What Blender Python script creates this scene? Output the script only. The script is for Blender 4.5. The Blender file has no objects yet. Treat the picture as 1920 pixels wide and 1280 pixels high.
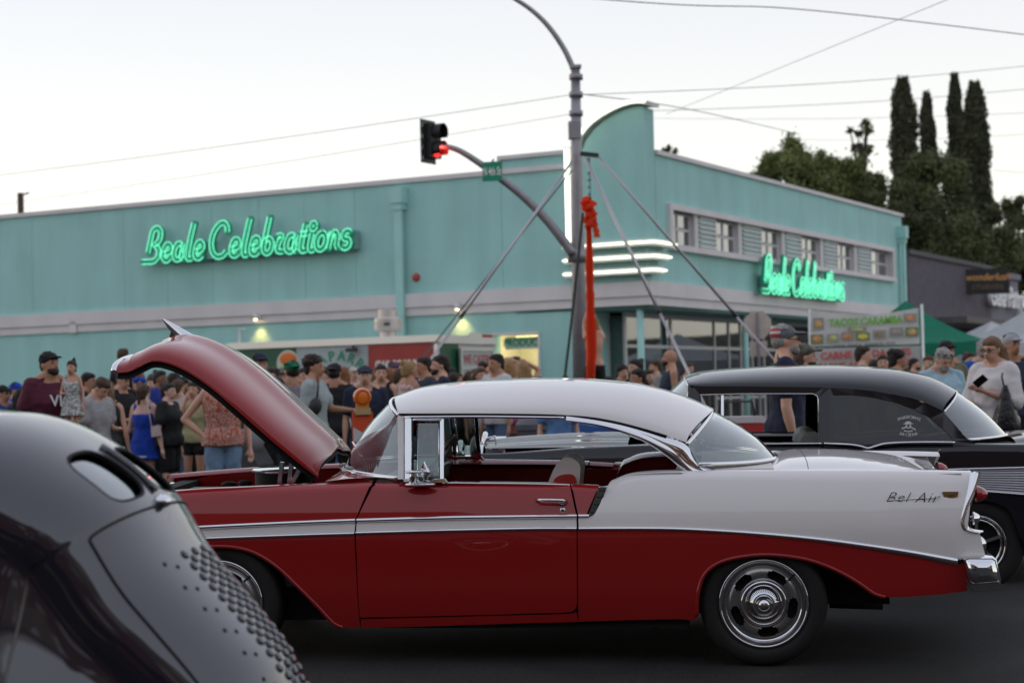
import bpy, bmesh, math, random
import numpy as np
from mathutils import Vector, Matrix
random.seed(7)
rad = math.radians
SC = bpy.context.scene
COL = SC.collection

# ---------------------------------------------------------------- camera
F = 3400.0; HC = 1.48; PITCH = rad(1.6); ROLL = rad(-1.35)
cam_data = bpy.data.cameras.new('camera'); cam = bpy.data.objects.new('camera', cam_data); COL.objects.link(cam)
cam_data.sensor_width = 36.0; cam_data.lens = 36.0 * F / 1920.0
cam_data.clip_start = 0.1; cam_data.clip_end = 1500
CAMR = Matrix.Rotation(rad(90) + PITCH, 3, 'X') @ Matrix.Rotation(ROLL, 3, 'Z')
cam.matrix_world = Matrix.Translation((0, 0, HC)) @ CAMR.to_4x4()
cam_data.dof.use_dof = True; cam_data.dof.focus_distance = 9.9; cam_data.dof.aperture_fstop = 2.9
SC.camera = cam

# ---------------------------------------------------------------- dusk sky
w = bpy.data.worlds.new('World'); SC.world = w; w.use_nodes = True
nt = w.node_tree; nt.nodes.clear(); N = nt.nodes.new; L = nt.links.new
out = N('ShaderNodeOutputWorld')
sky = N('ShaderNodeTexSky'); sky.sky_type = 'NISHITA'; sky.sun_disc = False
sky.sun_elevation = rad(4); sky.sun_rotation = rad(-60); sky.dust_density = 0.6; sky.altitude = 1000
bg1 = N('ShaderNodeBackground'); bg1.inputs[1].default_value = 0.05; L(sky.outputs[0], bg1.inputs[0])
tc = N('ShaderNodeTexCoord'); sx = N('ShaderNodeSeparateXYZ'); L(tc.outputs['Generated'], sx.inputs[0])
cr = N('ShaderNodeValToRGB'); L(sx.outputs[2], cr.inputs[0])
cr.color_ramp.interpolation = 'B_SPLINE'
E_ = cr.color_ramp.elements
E_[0].position = 0.0; E_[0].color = (1.0, 0.955, 0.86, 1)
E_[1].position = 1.0; E_[1].color = (0.54, 0.57, 0.70, 1)
for p, c in ((0.07, (0.985, 0.955, 0.885)), (0.14, (0.90, 0.885, 0.865)), (0.21, (0.77, 0.765, 0.79)), (0.32, (0.74, 0.78, 0.88)), (0.6, (0.64, 0.67, 0.76))):
    e = E_.new(p); e.color = (*c, 1)
bg2 = N('ShaderNodeBackground'); L(cr.outputs[0], bg2.inputs[0])
# the after-glow side (beyond the building) is brighter than the sky behind the viewer
az = N('ShaderNodeMapRange'); L(sx.outputs[1], az.inputs[0]); az.interpolation_type = 'SMOOTHSTEP'
az.inputs[1].default_value = -1.0; az.inputs[2].default_value = 0.9; az.inputs[3].default_value = 0.98; az.inputs[4].default_value = 1.03
L(az.outputs[0], bg2.inputs[1])
ad = N('ShaderNodeAddShader'); L(bg1.outputs[0], ad.inputs[0]); L(bg2.outputs[0], ad.inputs[1]); L(ad.outputs[0], out.inputs[0])

sd = bpy.data.lights.new('sun', 'SUN'); sd.energy = 0.25; sd.angle = rad(25); sd.color = (1.0, 0.86, 0.72)
so = bpy.data.objects.new('sun', sd); COL.objects.link(so)
so.rotation_euler = Vector((-math.sin(rad(60)), math.cos(rad(60)), 0.12)).to_track_quat('Z', 'Y').to_euler()
SC.view_settings.view_transform = 'Standard'; SC.view_settings.look = 'None'
SC.view_settings.gamma = 1; SC.view_settings.exposure = 0; SC.view_settings.use_curve_mapping = False

# ---------------------------------------------------------------- helpers: pixel rays of the reference camera
O = Vector((0, 0, HC))
def ray(px, py): return CAMR @ Vector(((px - 960) / F, (640 - py) / F, -1.0))
def at(px, py, Y):
    d = ray(px, py); return O + d * (Y / d.y)
def plane_pt(px, py, p0, n):
    d = ray(px, py); return O + d * ((Vector(p0) - O).dot(n) / d.dot(n))
def horizon(px): return 735 - 0.02357 * (px - 960)
def ground(x, y):
    if y > 9.45: z = 0.12 * (1 - math.exp(-(y - 9.45) * 0.0367 / 0.12))
    else: z = max(-0.1, 0.0367 * (y - 9.45))
    return z + 0.011 * max(-3.0, min(3.0, -x)) * math.exp(-max(0.0, y - 10) * 0.25) + 0.02

# ---------------------------------------------------------------- helpers: materials
MATS = {}
def mat(name, col, rough=0.5, metal=0.0, var=0.0, vscale=3.0, bump=0.0, bscale=60.0, coat=0.0, emit=None, estr=0.0,
        spec=0.5, trans=0.0, alpha=1.0, stretch=(1, 1, 1), ior=1.45, col2=None):
    if name in MATS: return MATS[name]
    m = bpy.data.materials.new(name); m.use_nodes = True; t = m.node_tree; b = t.nodes['Principled BSDF']
    c = (*col, 1) if len(col) == 3 else col
    b.inputs['Base Color'].default_value = c; b.inputs['Roughness'].default_value = rough
    b.inputs['Metallic'].default_value = metal; b.inputs['Specular IOR Level'].default_value = spec
    b.inputs['Coat Weight'].default_value = coat; b.inputs['Coat Roughness'].default_value = 0.03
    b.inputs['Transmission Weight'].default_value = trans; b.inputs['Alpha'].default_value = alpha; b.inputs['IOR'].default_value = ior
    if emit: b.inputs['Emission Color'].default_value = (*emit, 1); b.inputs['Emission Strength'].default_value = estr
    if var or bump or col2:
        co = t.nodes.new('ShaderNodeTexCoord'); mp = t.nodes.new('ShaderNodeMapping'); t.links.new(co.outputs['Object'], mp.inputs[0])
        mp.inputs['Scale'].default_value = stretch
    if var or col2:
        n = t.nodes.new('ShaderNodeTexNoise'); n.inputs['Scale'].default_value = vscale; n.inputs['Detail'].default_value = 6
        t.links.new(mp.outputs[0], n.inputs['Vector'])
        r = t.nodes.new('ShaderNodeValToRGB'); r.color_ramp.elements[0].position = 0.3; r.color_ramp.elements[1].position = 0.7
        k0 = tuple(x * (1 - var) for x in col[:3]); k1 = tuple(min(1, x * (1 + var)) for x in col[:3]) if col2 is None else col2
        r.color_ramp.elements[0].color = (*k0, 1); r.color_ramp.elements[1].color = (*k1, 1)
        t.links.new(n.outputs[0], r.inputs[0]); t.links.new(r.outputs[0], b.inputs['Base Color'])
    if bump:
        n2 = t.nodes.new('ShaderNodeTexNoise'); n2.inputs['Scale'].default_value = bscale; n2.inputs['Detail'].default_value = 4
        t.links.new(mp.outputs[0], n2.inputs['Vector'])
        bp = t.nodes.new('ShaderNodeBump'); bp.inputs['Strength'].default_value = bump; bp.inputs['Distance'].default_value = 0.02
        t.links.new(n2.outputs[0], bp.inputs['Height']); t.links.new(bp.outputs[0], b.inputs['Normal'])
    MATS[name] = m; return m
def emis(name, col, s, base=(0.5, 0.5, 0.5)): return mat(name, base, 0.4, emit=col, estr=s)
def thin_cloth(name, col, tl=0.5, var=0.1, vscale=8, stretch=(1, 1, 1)):
    '''cloth that lets the sky behind it shine through'''
    if name in MATS: return MATS[name]
    m = mat(name, col, .7, var=var, vscale=vscale, stretch=stretch); t = m.node_tree; b = t.nodes['Principled BSDF']; o = t.nodes['Material Output']
    tr = t.nodes.new('ShaderNodeBsdfTranslucent'); tr.inputs[0].default_value = (*col, 1); mx = t.nodes.new('ShaderNodeMixShader'); mx.inputs[0].default_value = tl
    t.links.new(b.outputs[0], mx.inputs[1]); t.links.new(tr.outputs[0], mx.inputs[2]); t.links.new(mx.outputs[0], o.inputs[0]); return m
def glass(name, tint=(0.8, 0.9, 0.88), refl=0.1, dark=0.25):
    """thin glazing: mostly see-through, with a mirror-like sheen that grows at grazing angles"""
    if name in MATS: return MATS[name]
    m = bpy.data.materials.new(name); m.use_nodes = True; t = m.node_tree; t.nodes.clear(); n = t.nodes.new
    o = n('ShaderNodeOutputMaterial'); tr = n('ShaderNodeBsdfTransparent'); tr.inputs[0].default_value = (*[x * (1 - dark) for x in tint], 1)
    gl = n('ShaderNodeBsdfGlossy'); gl.inputs['Roughness'].default_value = 0.02; gl.inputs[0].default_value = (0.95, 0.98, 1, 1)
    fr = n('ShaderNodeFresnel'); fr.inputs[0].default_value = 1.5
    ma = n('ShaderNodeMath'); ma.operation = 'MULTIPLY_ADD'; ma.inputs[1].default_value = 1.3; ma.inputs[2].default_value = refl; ma.use_clamp = True
    mx = n('ShaderNodeMixShader'); t.links.new(fr.outputs[0], ma.inputs[0]); t.links.new(ma.outputs[0], mx.inputs[0])
    t.links.new(tr.outputs[0], mx.inputs[1]); t.links.new(gl.outputs[0], mx.inputs[2]); t.links.new(mx.outputs[0], o.inputs[0])
    MATS[name] = m; return m

# ---------------------------------------------------------------- helpers: objects and meshes
def link(o, parent=None):
    COL.objects.link(o)
    if parent is not None: o.parent = parent
    return o
def tag(o, label=None, cat=None, group=None, kind=None):
    if label: o['label'] = label
    if cat: o['category'] = cat
    if group: o['group'] = group
    if kind: o['kind'] = kind
    return o
def empty(name, loc=(0, 0, 0), rz=0.0, label=None, cat=None, group=None):
    o = bpy.data.objects.new(name, None); link(o); o.location = loc; o.rotation_euler = (0, 0, rz); o.empty_display_size = 0.1
    return tag(o, label, cat, group)
def frame_of(d):
    d = Vector(d).normalized(); up = Vector((0, 0, 1)) if abs(d.z) < 0.95 else Vector((1, 0, 0))
    a = d.cross(up).normalized(); return a, a.cross(d).normalized()
class MB:
    def __init__(s): s.v = []; s.f = []; s.m = []; s.cur = 0
    def add(s, vs, fs):
        k = len(s.v); s.v += [tuple(x) for x in vs]; s.f += [tuple(i + k for i in f) for f in fs]; s.m += [s.cur] * len(fs); return s
    def box(s, a, b):
        x0, y0, z0 = a; x1, y1, z1 = b
        return s.add([(x0, y0, z0), (x1, y0, z0), (x1, y1, z0), (x0, y1, z0), (x0, y0, z1), (x1, y0, z1), (x1, y1, z1), (x0, y1, z1)],
                     [(3, 2, 1, 0), (4, 5, 6, 7), (0, 1, 5, 4), (1, 2, 6, 5), (2, 3, 7, 6), (3, 0, 4, 7)])
    def cbox(s, c, sz, rot=None):
        h = [x / 2 for x in sz]; vs = [Vector((i * h[0], j * h[1], k * h[2])) for k in (-1, 1) for i, j in ((-1, -1), (1, -1), (1, 1), (-1, 1))]
        if rot is not None: vs = [rot @ v for v in vs]
        return s.add([v + Vector(c) for v in vs], [(3, 2, 1, 0), (4, 5, 6, 7), (0, 1, 5, 4), (1, 2, 6, 5), (2, 3, 7, 6), (3, 0, 4, 7)])
    def beam(s, p, q, wd, hg):
        p = Vector(p); q = Vector(q); a, b = frame_of(q - p); vs = [e + a * i * wd / 2 + b * j * hg / 2 for e in (p, q) for i, j in ((-1, -1), (1, -1), (1, 1), (-1, 1))]
        return s.add(vs, [(0, 1, 2, 3), (7, 6, 5, 4), (0, 4, 5, 1), (1, 5, 6, 2), (2, 6, 7, 3), (3, 7, 4, 0)])
    def tube(s, pts, r, n=8, closed=False, flat=None):
        pts = [Vector(p) for p in pts]; m = len(pts); rs = r if isinstance(r, (list, tuple)) else [r] * m; rings = []
        pa = None
        for i in range(m):
            d = (pts[(i + 1) % m] - pts[i - 1]) if closed else (pts[min(i + 1, m - 1)] - pts[max(i - 1, 0)])
            if d.length < 1e-9: d = Vector((1, 0, 0))
            a, b = frame_of(d)
            if pa is not None:
                a = (pa - d.normalized() * pa.dot(d.normalized())); a = a.normalized() if a.length > 1e-6 else frame_of(d)[0]; b = a.cross(d.normalized()).normalized()
            pa = a
            rings.append([pts[i] + (a * math.cos(t) + b * math.sin(t) * (flat or 1)) * rs[i] for t in [2 * math.pi * k / n for k in range(n)]])
        vs = [v for rg in rings for v in rg]; fs = []
        for i in range(m if closed else m - 1):
            j = (i + 1) % m
            for k in range(n):
                l = (k + 1) % n; fs.append((i * n + k, i * n + l, j * n + l, j * n + k))
        if not closed: fs.append(tuple(range(n - 1, -1, -1))); fs.append(tuple((m - 1) * n + k for k in range(n)))
        return s.add(vs, fs)
    def grid(s, P, wrap=False):
        m = len(P); n = len(P[0]); vs = [p for r in P for p in r]; fs = []
        for i in range(m - 1):
            for j in range(n if wrap else n - 1):
                l = (j + 1) % n; fs.append((i * n + j, i * n + l, (i + 1) * n + l, (i + 1) * n + j))
        return s.add(vs, fs)
    def lathe(s, prof, n=24, c=(0, 0, 0), axis='Z', caps=False):
        P = []
        for r, h in prof:
            row = []
            for k in range(n):
                t = 2 * math.pi * k / n; a, b = r * math.cos(t), r * math.sin(t)
                q = {'Z': (a, b, h), 'Y': (a, h, b), 'X': (h, a, b)}[axis]; row.append((q[0] + c[0], q[1] + c[1], q[2] + c[2]))
            P.append(row)
        s.grid(P, True)
        if caps:
            k = len(s.v) - len(P) * n
            s.f.append(tuple(range(k, k + n))); s.m.append(s.cur); s.f.append(tuple(range(k + (len(P) - 1) * n, k + len(P) * n))); s.m.append(s.cur)
        return s
    def ell(s, c, r, n=12, m=8, rot=None):
        P = []
        for i in range(m + 1):
            a = math.pi * i / m - math.pi / 2; row = []
            for k in range(n):
                t = 2 * math.pi * k / n; q = Vector((r[0] * math.cos(a) * math.cos(t), r[1] * math.cos(a) * math.sin(t), r[2] * math.sin(a)))
                if rot is not None: q = rot @ q
                row.append(q + Vector(c))
            P.append(row)
        return s.grid(P, True)
    def prism(s, poly, d, mp=lambda u, v, w: (u, w, v)):
        """poly in (u,v), extruded from w=d[0] to w=d[1]"""
        n = len(poly); vs = [mp(u, v, d[0]) for u, v in poly] + [mp(u, v, d[1]) for u, v in poly]
        return s.add(vs, [tuple(range(n)), tuple(range(2 * n - 1, n - 1, -1))] + [(i, i + n, (i + 1) % n + n, (i + 1) % n) for i in range(n)])
    def build(s, name, mats, parent=None, smooth=False, angle=None, merge=False):
        me = bpy.data.meshes.new(name); me.from_pydata([tuple(v) for v in s.v], [], s.f)
        if not isinstance(mats, (list, tuple)): mats = [mats]
        for m_ in mats: me.materials.append(m_)
        if len(mats) > 1: me.polygons.foreach_set('material_index', s.m)
        bm = bmesh.new(); bm.from_mesh(me)
        if merge: bmesh.ops.remove_doubles(bm, verts=bm.verts, dist=1e-5)
        bmesh.ops.recalc_face_normals(bm, faces=bm.faces); bm.to_mesh(me); bm.free()
        if smooth or angle: me.shade_smooth()
        if angle: me.set_sharp_from_angle(angle=rad(angle))
        me.update(); o = bpy.data.objects.new(name, me); return link(o, parent)
def inst(src, parent, name=None, M=None):
    o = bpy.data.objects.new(name or src.name.split('.')[0], src.data if hasattr(src, 'data') else src); link(o, parent)
    if M is not None: o.matrix_local = M
    return o
def crom(pts, n=8, closed=False):
    """Catmull-Rom through the points"""
    P = [Vector(p) if len(p) == 3 else Vector((p[0], p[1], 0)) for p in pts]; m = len(P); o = []
    rng = range(m if closed else m - 1)
    for i in rng:
        g = (lambda k: P[k % m]) if closed else (lambda k: P[max(0, min(m - 1, k))])
        a, b, c, d = g(i - 1), g(i), g(i + 1), g(i + 2)
        for k in range(n):
            t = k / n
            o.append(0.5 * ((2 * b) + (c - a) * t + (2 * a - 5 * b + 4 * c - d) * t * t + (3 * b - a - 3 * c + d) * t ** 3))
    if not closed: o.append(P[-1])
    return o
def interp(tab, x):
    if x <= tab[0][0]: return tab[0][1]
    for (a, b), (c, d) in zip(tab, tab[1:]):
        if x <= c: return b + (d - b) * (x - a) / (c - a) if c > a else d
    return tab[-1][1]
def smooth_tab(pts, n=8): return [(p.x, p.y) for p in crom(pts, n)]
def text(name, s, m, parent, M, size, ext=0.004, align='CENTER', shear=0.0, offset=0.0, sx=1.0, spacing=1.0):
    cu = bpy.data.curves.new(name, 'FONT'); cu.body = s; cu.size = size; cu.extrude = ext; cu.align_x = align; cu.align_y = 'CENTER'
    cu.shear = shear; cu.offset = offset; cu.space_character = spacing; cu.resolution_u = 3
    t = bpy.data.objects.new('tmp', cu); COL.objects.link(t)
    me = bpy.data.meshes.new_from_object(t); bpy.data.objects.remove(t); bpy.data.curves.remove(cu); me.materials.clear(); me.materials.append(m)
    me.transform(Matrix.Diagonal((sx, 1, 1, 1))); o = bpy.data.objects.new(name, me); link(o, parent); o.matrix_local = M; return o
def basis(o, x, y):
    """matrix with text axes x (reading direction) and y (up) placed at o"""
    x = Vector(x).normalized(); y = Vector(y); z = x.cross(y).normalized(); y = z.cross(x).normalized(); M = Matrix((x, y, z)).transposed().to_4x4(); M.translation = Vector(o); return M
# ================================================================ ground
m_asph = mat('asphalt', (0.021, 0.0195, 0.019), 0.85, var=0.35, vscale=1.3, bump=0.6, bscale=220)
t_ = m_asph.node_tree; b_ = t_.nodes['Principled BSDF']; cr_ = b_.inputs['Base Color'].links[0].from_socket
c2 = t_.nodes.new('ShaderNodeTexCoord'); n2_ = t_.nodes.new('ShaderNodeTexVoronoi'); n2_.inputs['Scale'].default_value = 95; t_.links.new(c2.outputs['Object'], n2_.inputs['Vector'])
r2 = t_.nodes.new('ShaderNodeValToRGB'); r2.color_ramp.elements[0].position = .1; r2.color_ramp.elements[0].color = (2.8, 2.7, 2.6, 1); r2.color_ramp.elements[1].position = .45; r2.color_ramp.elements[1].color = (.75, .75, .75, 1); t_.links.new(n2_.outputs['Distance'], r2.inputs[0])
n3_ = t_.nodes.new('ShaderNodeTexNoise'); n3_.inputs['Scale'].default_value = .7; n3_.inputs['Detail'].default_value = 7; t_.links.new(c2.outputs['Object'], n3_.inputs['Vector']); r3 = t_.nodes.new('ShaderNodeValToRGB'); r3.color_ramp.elements[0].position = .42; r3.color_ramp.elements[0].color = (.55, .55, .55, 1); r3.color_ramp.elements[1].position = .55; r3.color_ramp.elements[1].color = (1.1, 1.1, 1.1, 1); t_.links.new(n3_.outputs[0], r3.inputs[0])
x1_ = t_.nodes.new('ShaderNodeMixRGB'); x1_.blend_type = 'MULTIPLY'; x1_.inputs[0].default_value = 1; t_.links.new(cr_, x1_.inputs[1]); t_.links.new(r2.outputs[0], x1_.inputs[2])
x2_ = t_.nodes.new('ShaderNodeMixRGB'); x2_.blend_type = 'MULTIPLY'; x2_.inputs[0].default_value = 1; t_.links.new(x1_.outputs[0], x2_.inputs[1]); t_.links.new(r3.outputs[0], x2_.inputs[2]); t_.links.new(x2_.outputs[0], b_.inputs['Base Color'])
m_conc = mat('concrete', (0.30, 0.29, 0.27), 0.85, var=0.18, vscale=1.2, bump=0.3, bscale=90)
xs = [-400, -120, -50, -25] + [-15 + i * 1.0 for i in range(31)] + [25, 50, 120, 400]
ys = [-60, -20, 0, 3] + [5 + i * 0.5 for i in range(40)] + [30, 40, 60, 100, 200, 700]
g = MB(); g.grid([[(x, y, ground(x, y)) for x in xs] for y in ys])
tag(g.build('road', m_asph, smooth=True), 'dark worn asphalt street under the parked cars', kind='structure')

# ================================================================ turquoise building
AB = rad(-28.5)
UX = Vector((math.cos(AB), math.sin(AB), 0)); UY = Vector((-math.sin(AB), math.cos(AB), 0)); BC = Vector((2.73, 36.0, 0))
def bl(px, py, off=0.0):
    p = plane_pt(px, py, BC + UY * off, UY) - BC; return p.dot(UX), p.z
def br(px, py, off=0.0):
    p = plane_pt(px, py, BC + UX * off, UX) - BC; return p.dot(UY), p.z
GZ = 0.14
sw = MB()   # pavement round the corner
sw.box((-32, -2.6, 0.0), (2.6, 30, 0.27))
for i in range(20): pass
swo = sw.build('pavement', m_conc); swo.location = BC; swo.rotation_euler = (0, 0, AB); tag(swo, 'pale concrete pavement round the corner building', kind='structure')
kb = MB(); kb.box((-32, -2.78, 0.0), (2.78, -2.6, 0.275)); kb.box((2.6, -2.6, 0.0), (2.78, 30, 0.275))
kbo = kb.build('kerb', mat('kerb_stone', (0.34, 0.33, 0.31), 0.8, var=0.15)); kbo.location = BC; kbo.rotation_euler = (0, 0, AB); tag(kbo, kind='structure')
FZ = 0.27
m_teal = mat('teal_stucco', (0.365, 0.64, 0.615), 0.8, var=0.05, vscale=.8, bump=0.6, bscale=26, stretch=(1, 1, 1))
t_ = m_teal.node_tree; b_ = t_.nodes['Principled BSDF']; cr_ = b_.inputs['Base Color'].links[0].from_socket
c2 = t_.nodes.new('ShaderNodeTexCoord'); m2 = t_.nodes.new('ShaderNodeMapping'); m2.inputs['Scale'].default_value = (1.1, 1.1, .22); t_.links.new(c2.outputs['Object'], m2.inputs[0])
n2_ = t_.nodes.new('ShaderNodeTexNoise'); n2_.inputs['Scale'].default_value = 1.6; n2_.inputs['Detail'].default_value = 8; t_.links.new(m2.outputs[0], n2_.inputs['Vector'])
r2 = t_.nodes.new('ShaderNodeValToRGB'); r2.color_ramp.elements[0].position = .38; r2.color_ramp.elements[0].color = (.91, .915, .91, 1); r2.color_ramp.elements[1].position = .60; r2.color_ramp.elements[1].color = (1, 1, 1, 1); t_.links.new(n2_.outputs[0], r2.inputs[0])
mx_ = t_.nodes.new('ShaderNodeMixRGB'); mx_.blend_type = 'MULTIPLY'; mx_.inputs[0].default_value = 1; t_.links.new(cr_, mx_.inputs[1]); t_.links.new(r2.outputs[0], mx_.inputs[2]); t_.links.new(mx_.outputs[0], b_.inputs['Base Color'])
m_teal2 = mat('teal_trim_paint', (0.365, 0.64, 0.61), 0.55, var=0.05)
m_wht = mat('white_trim_paint', (0.68, 0.64, 0.65), 0.6, var=0.06, vscale=1.5, bump=0.15, bscale=30, stretch=(1, 1, 0.5))
m_neonw = emis('white_neon', (0.95, 1.0, 0.80), 2.4)
m_dark = mat('dark_interior', (0.05, 0.045, 0.045), 0.8)
m_frame = mat('storefront_frame', (0.55, 0.54, 0.54), 0.4, metal=0.3)
m_sgl = glass('shop_glass', (0.75, 0.8, 0.85), 0.10, 0.35)
m_wgl = glass('window_glass', (0.6, 0.6, 0.62), 0.22, 0.5)
B = empty('commercial_building', (BC.x, BC.y, 0), AB, 'long turquoise stucco corner building with curved fin and white neon bands', 'building')

# upper left wall: panels with fine joints
px_j = [232, 313, 398, 487, 572, 667, 757]
js = sorted([bl(p, 480)[0] for p in px_j] + [-30 + i * 1.72 for i in range(9)]); js = [j for j in js if j > -30.5]
cl = [-30.0]
for j in js[1:]:
    if j - cl[-1] > 1.0: cl.append(j)
cl += [-3.28, -1.42]
for a, b in zip(cl, cl[1:]):
    top = 6.0 if b < -1.9 and a < -3.4 else 6.30
    MB().box((a + .004, 0, 3.6), (b - .004, .3, top)).build('wall_panel', m_teal, B)
MB().box((-30, .02, 3.3), (-1.4, .28, 5.98)).build('wall_core', mat('joint_grey', (0.12, 0.25, 0.24), 0.9), B)
# lower left wall with the produce doorway
dx0, dz1 = bl(925, 629); dx1 = bl(1009, 629)[0]
MB().box((-30, 0, FZ), (dx0, .3, 3.2)).box((dx1, 0, FZ), (-1.62, .3, 3.2)).box((dx0, 0, dz1), (dx1, .3, 3.2)).build('lower_wall', m_teal, B)
# white band, two steps
MB().box((-30, -.10, 3.33), (0.10, .0, 3.62)).box((0.0, 0, 3.33), (.10, 17.7, 3.62)).build('fascia_band', m_wht, B)
MB().box((-30, -.055, 3.15), (0.055, .0, 3.326)).box((0.0, 0, 3.15), (.055, 17.7, 3.326)).build('fascia_band', m_wht, B)
MB().box((-1.62, 0.001, 3.16), (-.001, .35, 3.6)).box((-.35, .35, 3.16), (-.001, 17.7, 3.6)).build('fascia_core', m_teal, B)
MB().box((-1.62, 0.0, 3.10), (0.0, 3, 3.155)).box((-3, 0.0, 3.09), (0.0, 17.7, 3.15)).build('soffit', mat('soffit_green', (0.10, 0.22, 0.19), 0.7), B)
# parapet caps
cap = lambda a, b: MB().box(a, b).build('parapet_cap', m_wht, B)
cap((-30, -.06, 6.0), (-1.42, .36, 6.10)); cap((-3.33, -.06, 6.30), (-1.42, .36, 6.38)); cap((-.36, .5, 6.20), (.06, 17.75, 6.29))
cap((-3.34, -.05, 6.1), (-3.26, .36, 6.3))
# right facade: window strip z 4.3..5.25
WY0, WY1 = 1.02, 16.65; WZ0, WZ1 = 4.30, 5.25
MB().box((-.3, .5, 3.6), (0, 17.7, WZ0)).build('wall_panel', m_teal, B)
for i in range(6):
    a = .5 + i * 17.2 / 6; MB().box((-.3, a + .003, WZ1), (0, a + 17.2 / 6 - .003, 6.2)).build('wall_panel', m_teal, B)
MB().box((-.3, .5, WZ0), (0, WY0, WZ1)).build('wall_panel', m_teal, B); MB().box((-.3, WY1, WZ0), (0, 17.7, WZ1)).build('wall_panel', m_teal, B)
MB().box((0, WY0, WZ1 - .12), (.09, WY1, WZ1)).box((0, WY0, WZ0), (.13, WY1, WZ0 + .12)).box((0, WY0, WZ0 + .12), (.09, WY0 + .14, WZ1 - .12)).box((0, WY1 - .14, WZ0 + .12), (.09, WY1, WZ1 - .12)).build('window_surround', m_wht, B)
wz0, wz1 = WZ0 + .12, WZ1 - .12
wpx = [(1255, 1303), (1343, 1385), (1428, 1466), (1503, 1538), (1570, 1601), (1633, 1663)]
wy = [(br(a, 430)[0], br(b, 430)[0]) for a, b in wpx]
wy[0] = (WY0 + .14, wy[0][1]); wy[-1] = (wy[-1][0], WY1 - .14)
m_wf = mat('window_frame_paint', (0.62, 0.58, 0.60), 0.5)
for i, (a, b) in enumerate(wy):
    fr_ = MB(); x0, x1 = -.16, -.11
    for q in (a, (a + b) / 2 - .03, b - .06): fr_.box((x0, q, wz0), (x1, q + .06, wz1))
    for z in (wz0, (wz0 + wz1) / 2 - .02, wz1 - .05): fr_.box((x0 + .002, a, z), (x1 - .002, b, z + .05))
    fo = fr_.build('window', m_wf, B)
    for k in range(2):
        ya = a + .05 + k * (b - a) / 2
        for l in range(2):
            za = wz0 + .05 + l * (wz1 - wz0) / 2
            MB().box((-.14, ya, za), (-.132, ya + (b - a) / 2 - .06, za + (wz1 - wz0) / 2 - .07)).build('pane', m_wgl, fo)
    MB().box((-.6, a, wz0), (-.55, b, wz1)).build('blind', mat('window_blind_%d' % (i % 3), [(0.22, 0.12, 0.08), (0.10, 0.07, 0.06), (0.16, 0.13, 0.12)][i % 3], 0.8, var=.3), fo)
    if i:  # deep reveal beside each window
        MB().box((-.3, a - .05, wz0), (-.005, a - .004, wz1)).build('reveal', m_wht, B)
    MB().box((-.3, b + .004, wz0), (-.005, b + .22, wz1)).build('reveal', m_wht, B)
for i in range(5):
    a = wy[i][1] + .22; b = wy[i + 1][0] - .05; n = 7; h = (wz1 - wz0) / n
    MB().box((-.06, a, wz0), (-.03, b, wz1)).build('rib_backing', m_teal2, B)
    for k in range(n):
        z = wz0 + k * h; s_ = MB()
        s_.grid([[(-.05 + .085 * math.sin(math.pi * t / 6) ** .7, y, z + .012 + (h - .024) * t / 6) for y in (a, b)] for t in range(7)]).build('rib_slat', m_wht, B, smooth=True)
MB().box((-.45, .3, 3.62), (-.43, 17, 6.1)).build('inner_wall', m_dark, B)
# the curved fin on the corner
fin = [(-1.42, 3.62), (0.0, 3.62), (0.0, 7.10), (-0.12, 7.12), (-.35, 7.10), (-.62, 7.02), (-.88, 6.90), (-1.10, 6.74), (-1.28, 6.54), (-1.38, 6.34), (-1.42, 6.1)]
MB().prism(fin, (-.012, .48)).build('curved_fin', m_teal, B)
cv = [(-1.52, 6.22), (-1.46, 6.46), (-1.34, 6.66), (-1.15, 6.86), (-.91, 7.01), (-.63, 7.13), (-.35, 7.21), (-.1, 7.23), (.12, 7.20)]
cm = MB(); th = .075
cs = crom([(a, b) for a, b in cv], 4)
for p, q in zip(cs, cs[1:]):
    cm.add([(p.x, -.14, p.y - th), (q.x, -.14, q.y - th), (q.x, -.14, q.y), (p.x, -.14, p.y), (p.x, .5, p.y - th), (q.x, .5, q.y - th), (q.x, .5, q.y), (p.x, .5, p.y)], [(0, 1, 2, 3), (7, 6, 5, 4), (3, 2, 6, 7), (0, 4, 5, 1)])
cm.add([(.12, -.14, 7.125), (.12, .5, 7.125), (.12, .5, 7.2), (.12, -.14, 7.2)], [(0, 1, 2, 3)])
cm.build('fin_cap', mat('bright_white_paint', (0.75, 0.75, 0.70), 0.5), B)
MB().tube([(p.x, -.19, p.y - .03) for p in cs], .034, 6).build('neon_tube', m_neonw, B, True)
# vertical neon pilaster
vx = bl(1070, 400)[0]
MB().box((vx - .075, -.10, 4.35), (vx + .075, 0.0, 6.42)).build('neon_pilaster', mat('bright_white_paint', (0.75, 0.75, 0.70), 0.5), B)
for dx in (-.03, .03): MB().tube([(vx + dx, -.13, 4.40), (vx + dx, -.13, 6.38)], .020, 8).build('neon_tube', m_neonw, B, True)
# three horizontal neon fins wrapping the corner
for py, pe in ((457, 1260), (483, 1250), (509, 1241)):
    z = bl(1160, py, -.25)[1]; yend = br(pe, py, .2)[0]; sl = MB(); x0 = vx - .06
    def path(o, e=0.0): return [(x0, -o, 0), (-.05, -o, 0), (o - .03, -o * .72, 0), (o, .05, 0), (o, yend + e, 0)]
    outl = [(p[0], p[1]) for p in path(.26)] + [(0.001, yend), (0.001, -.001), (x0, -.001)]
    sl.prism(outl, (z - .065, z + .065), lambda u, v, w_: (u, v, w_)); sl.build('neon_fin', mat('fin_white', (0.62, 0.62, 0.58), 0.5), B)
    MB().tube([(p[0], p[1], z) for p in path(.295, .02)], .019, 8).build('neon_tube', m_neonw, B, True)
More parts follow.
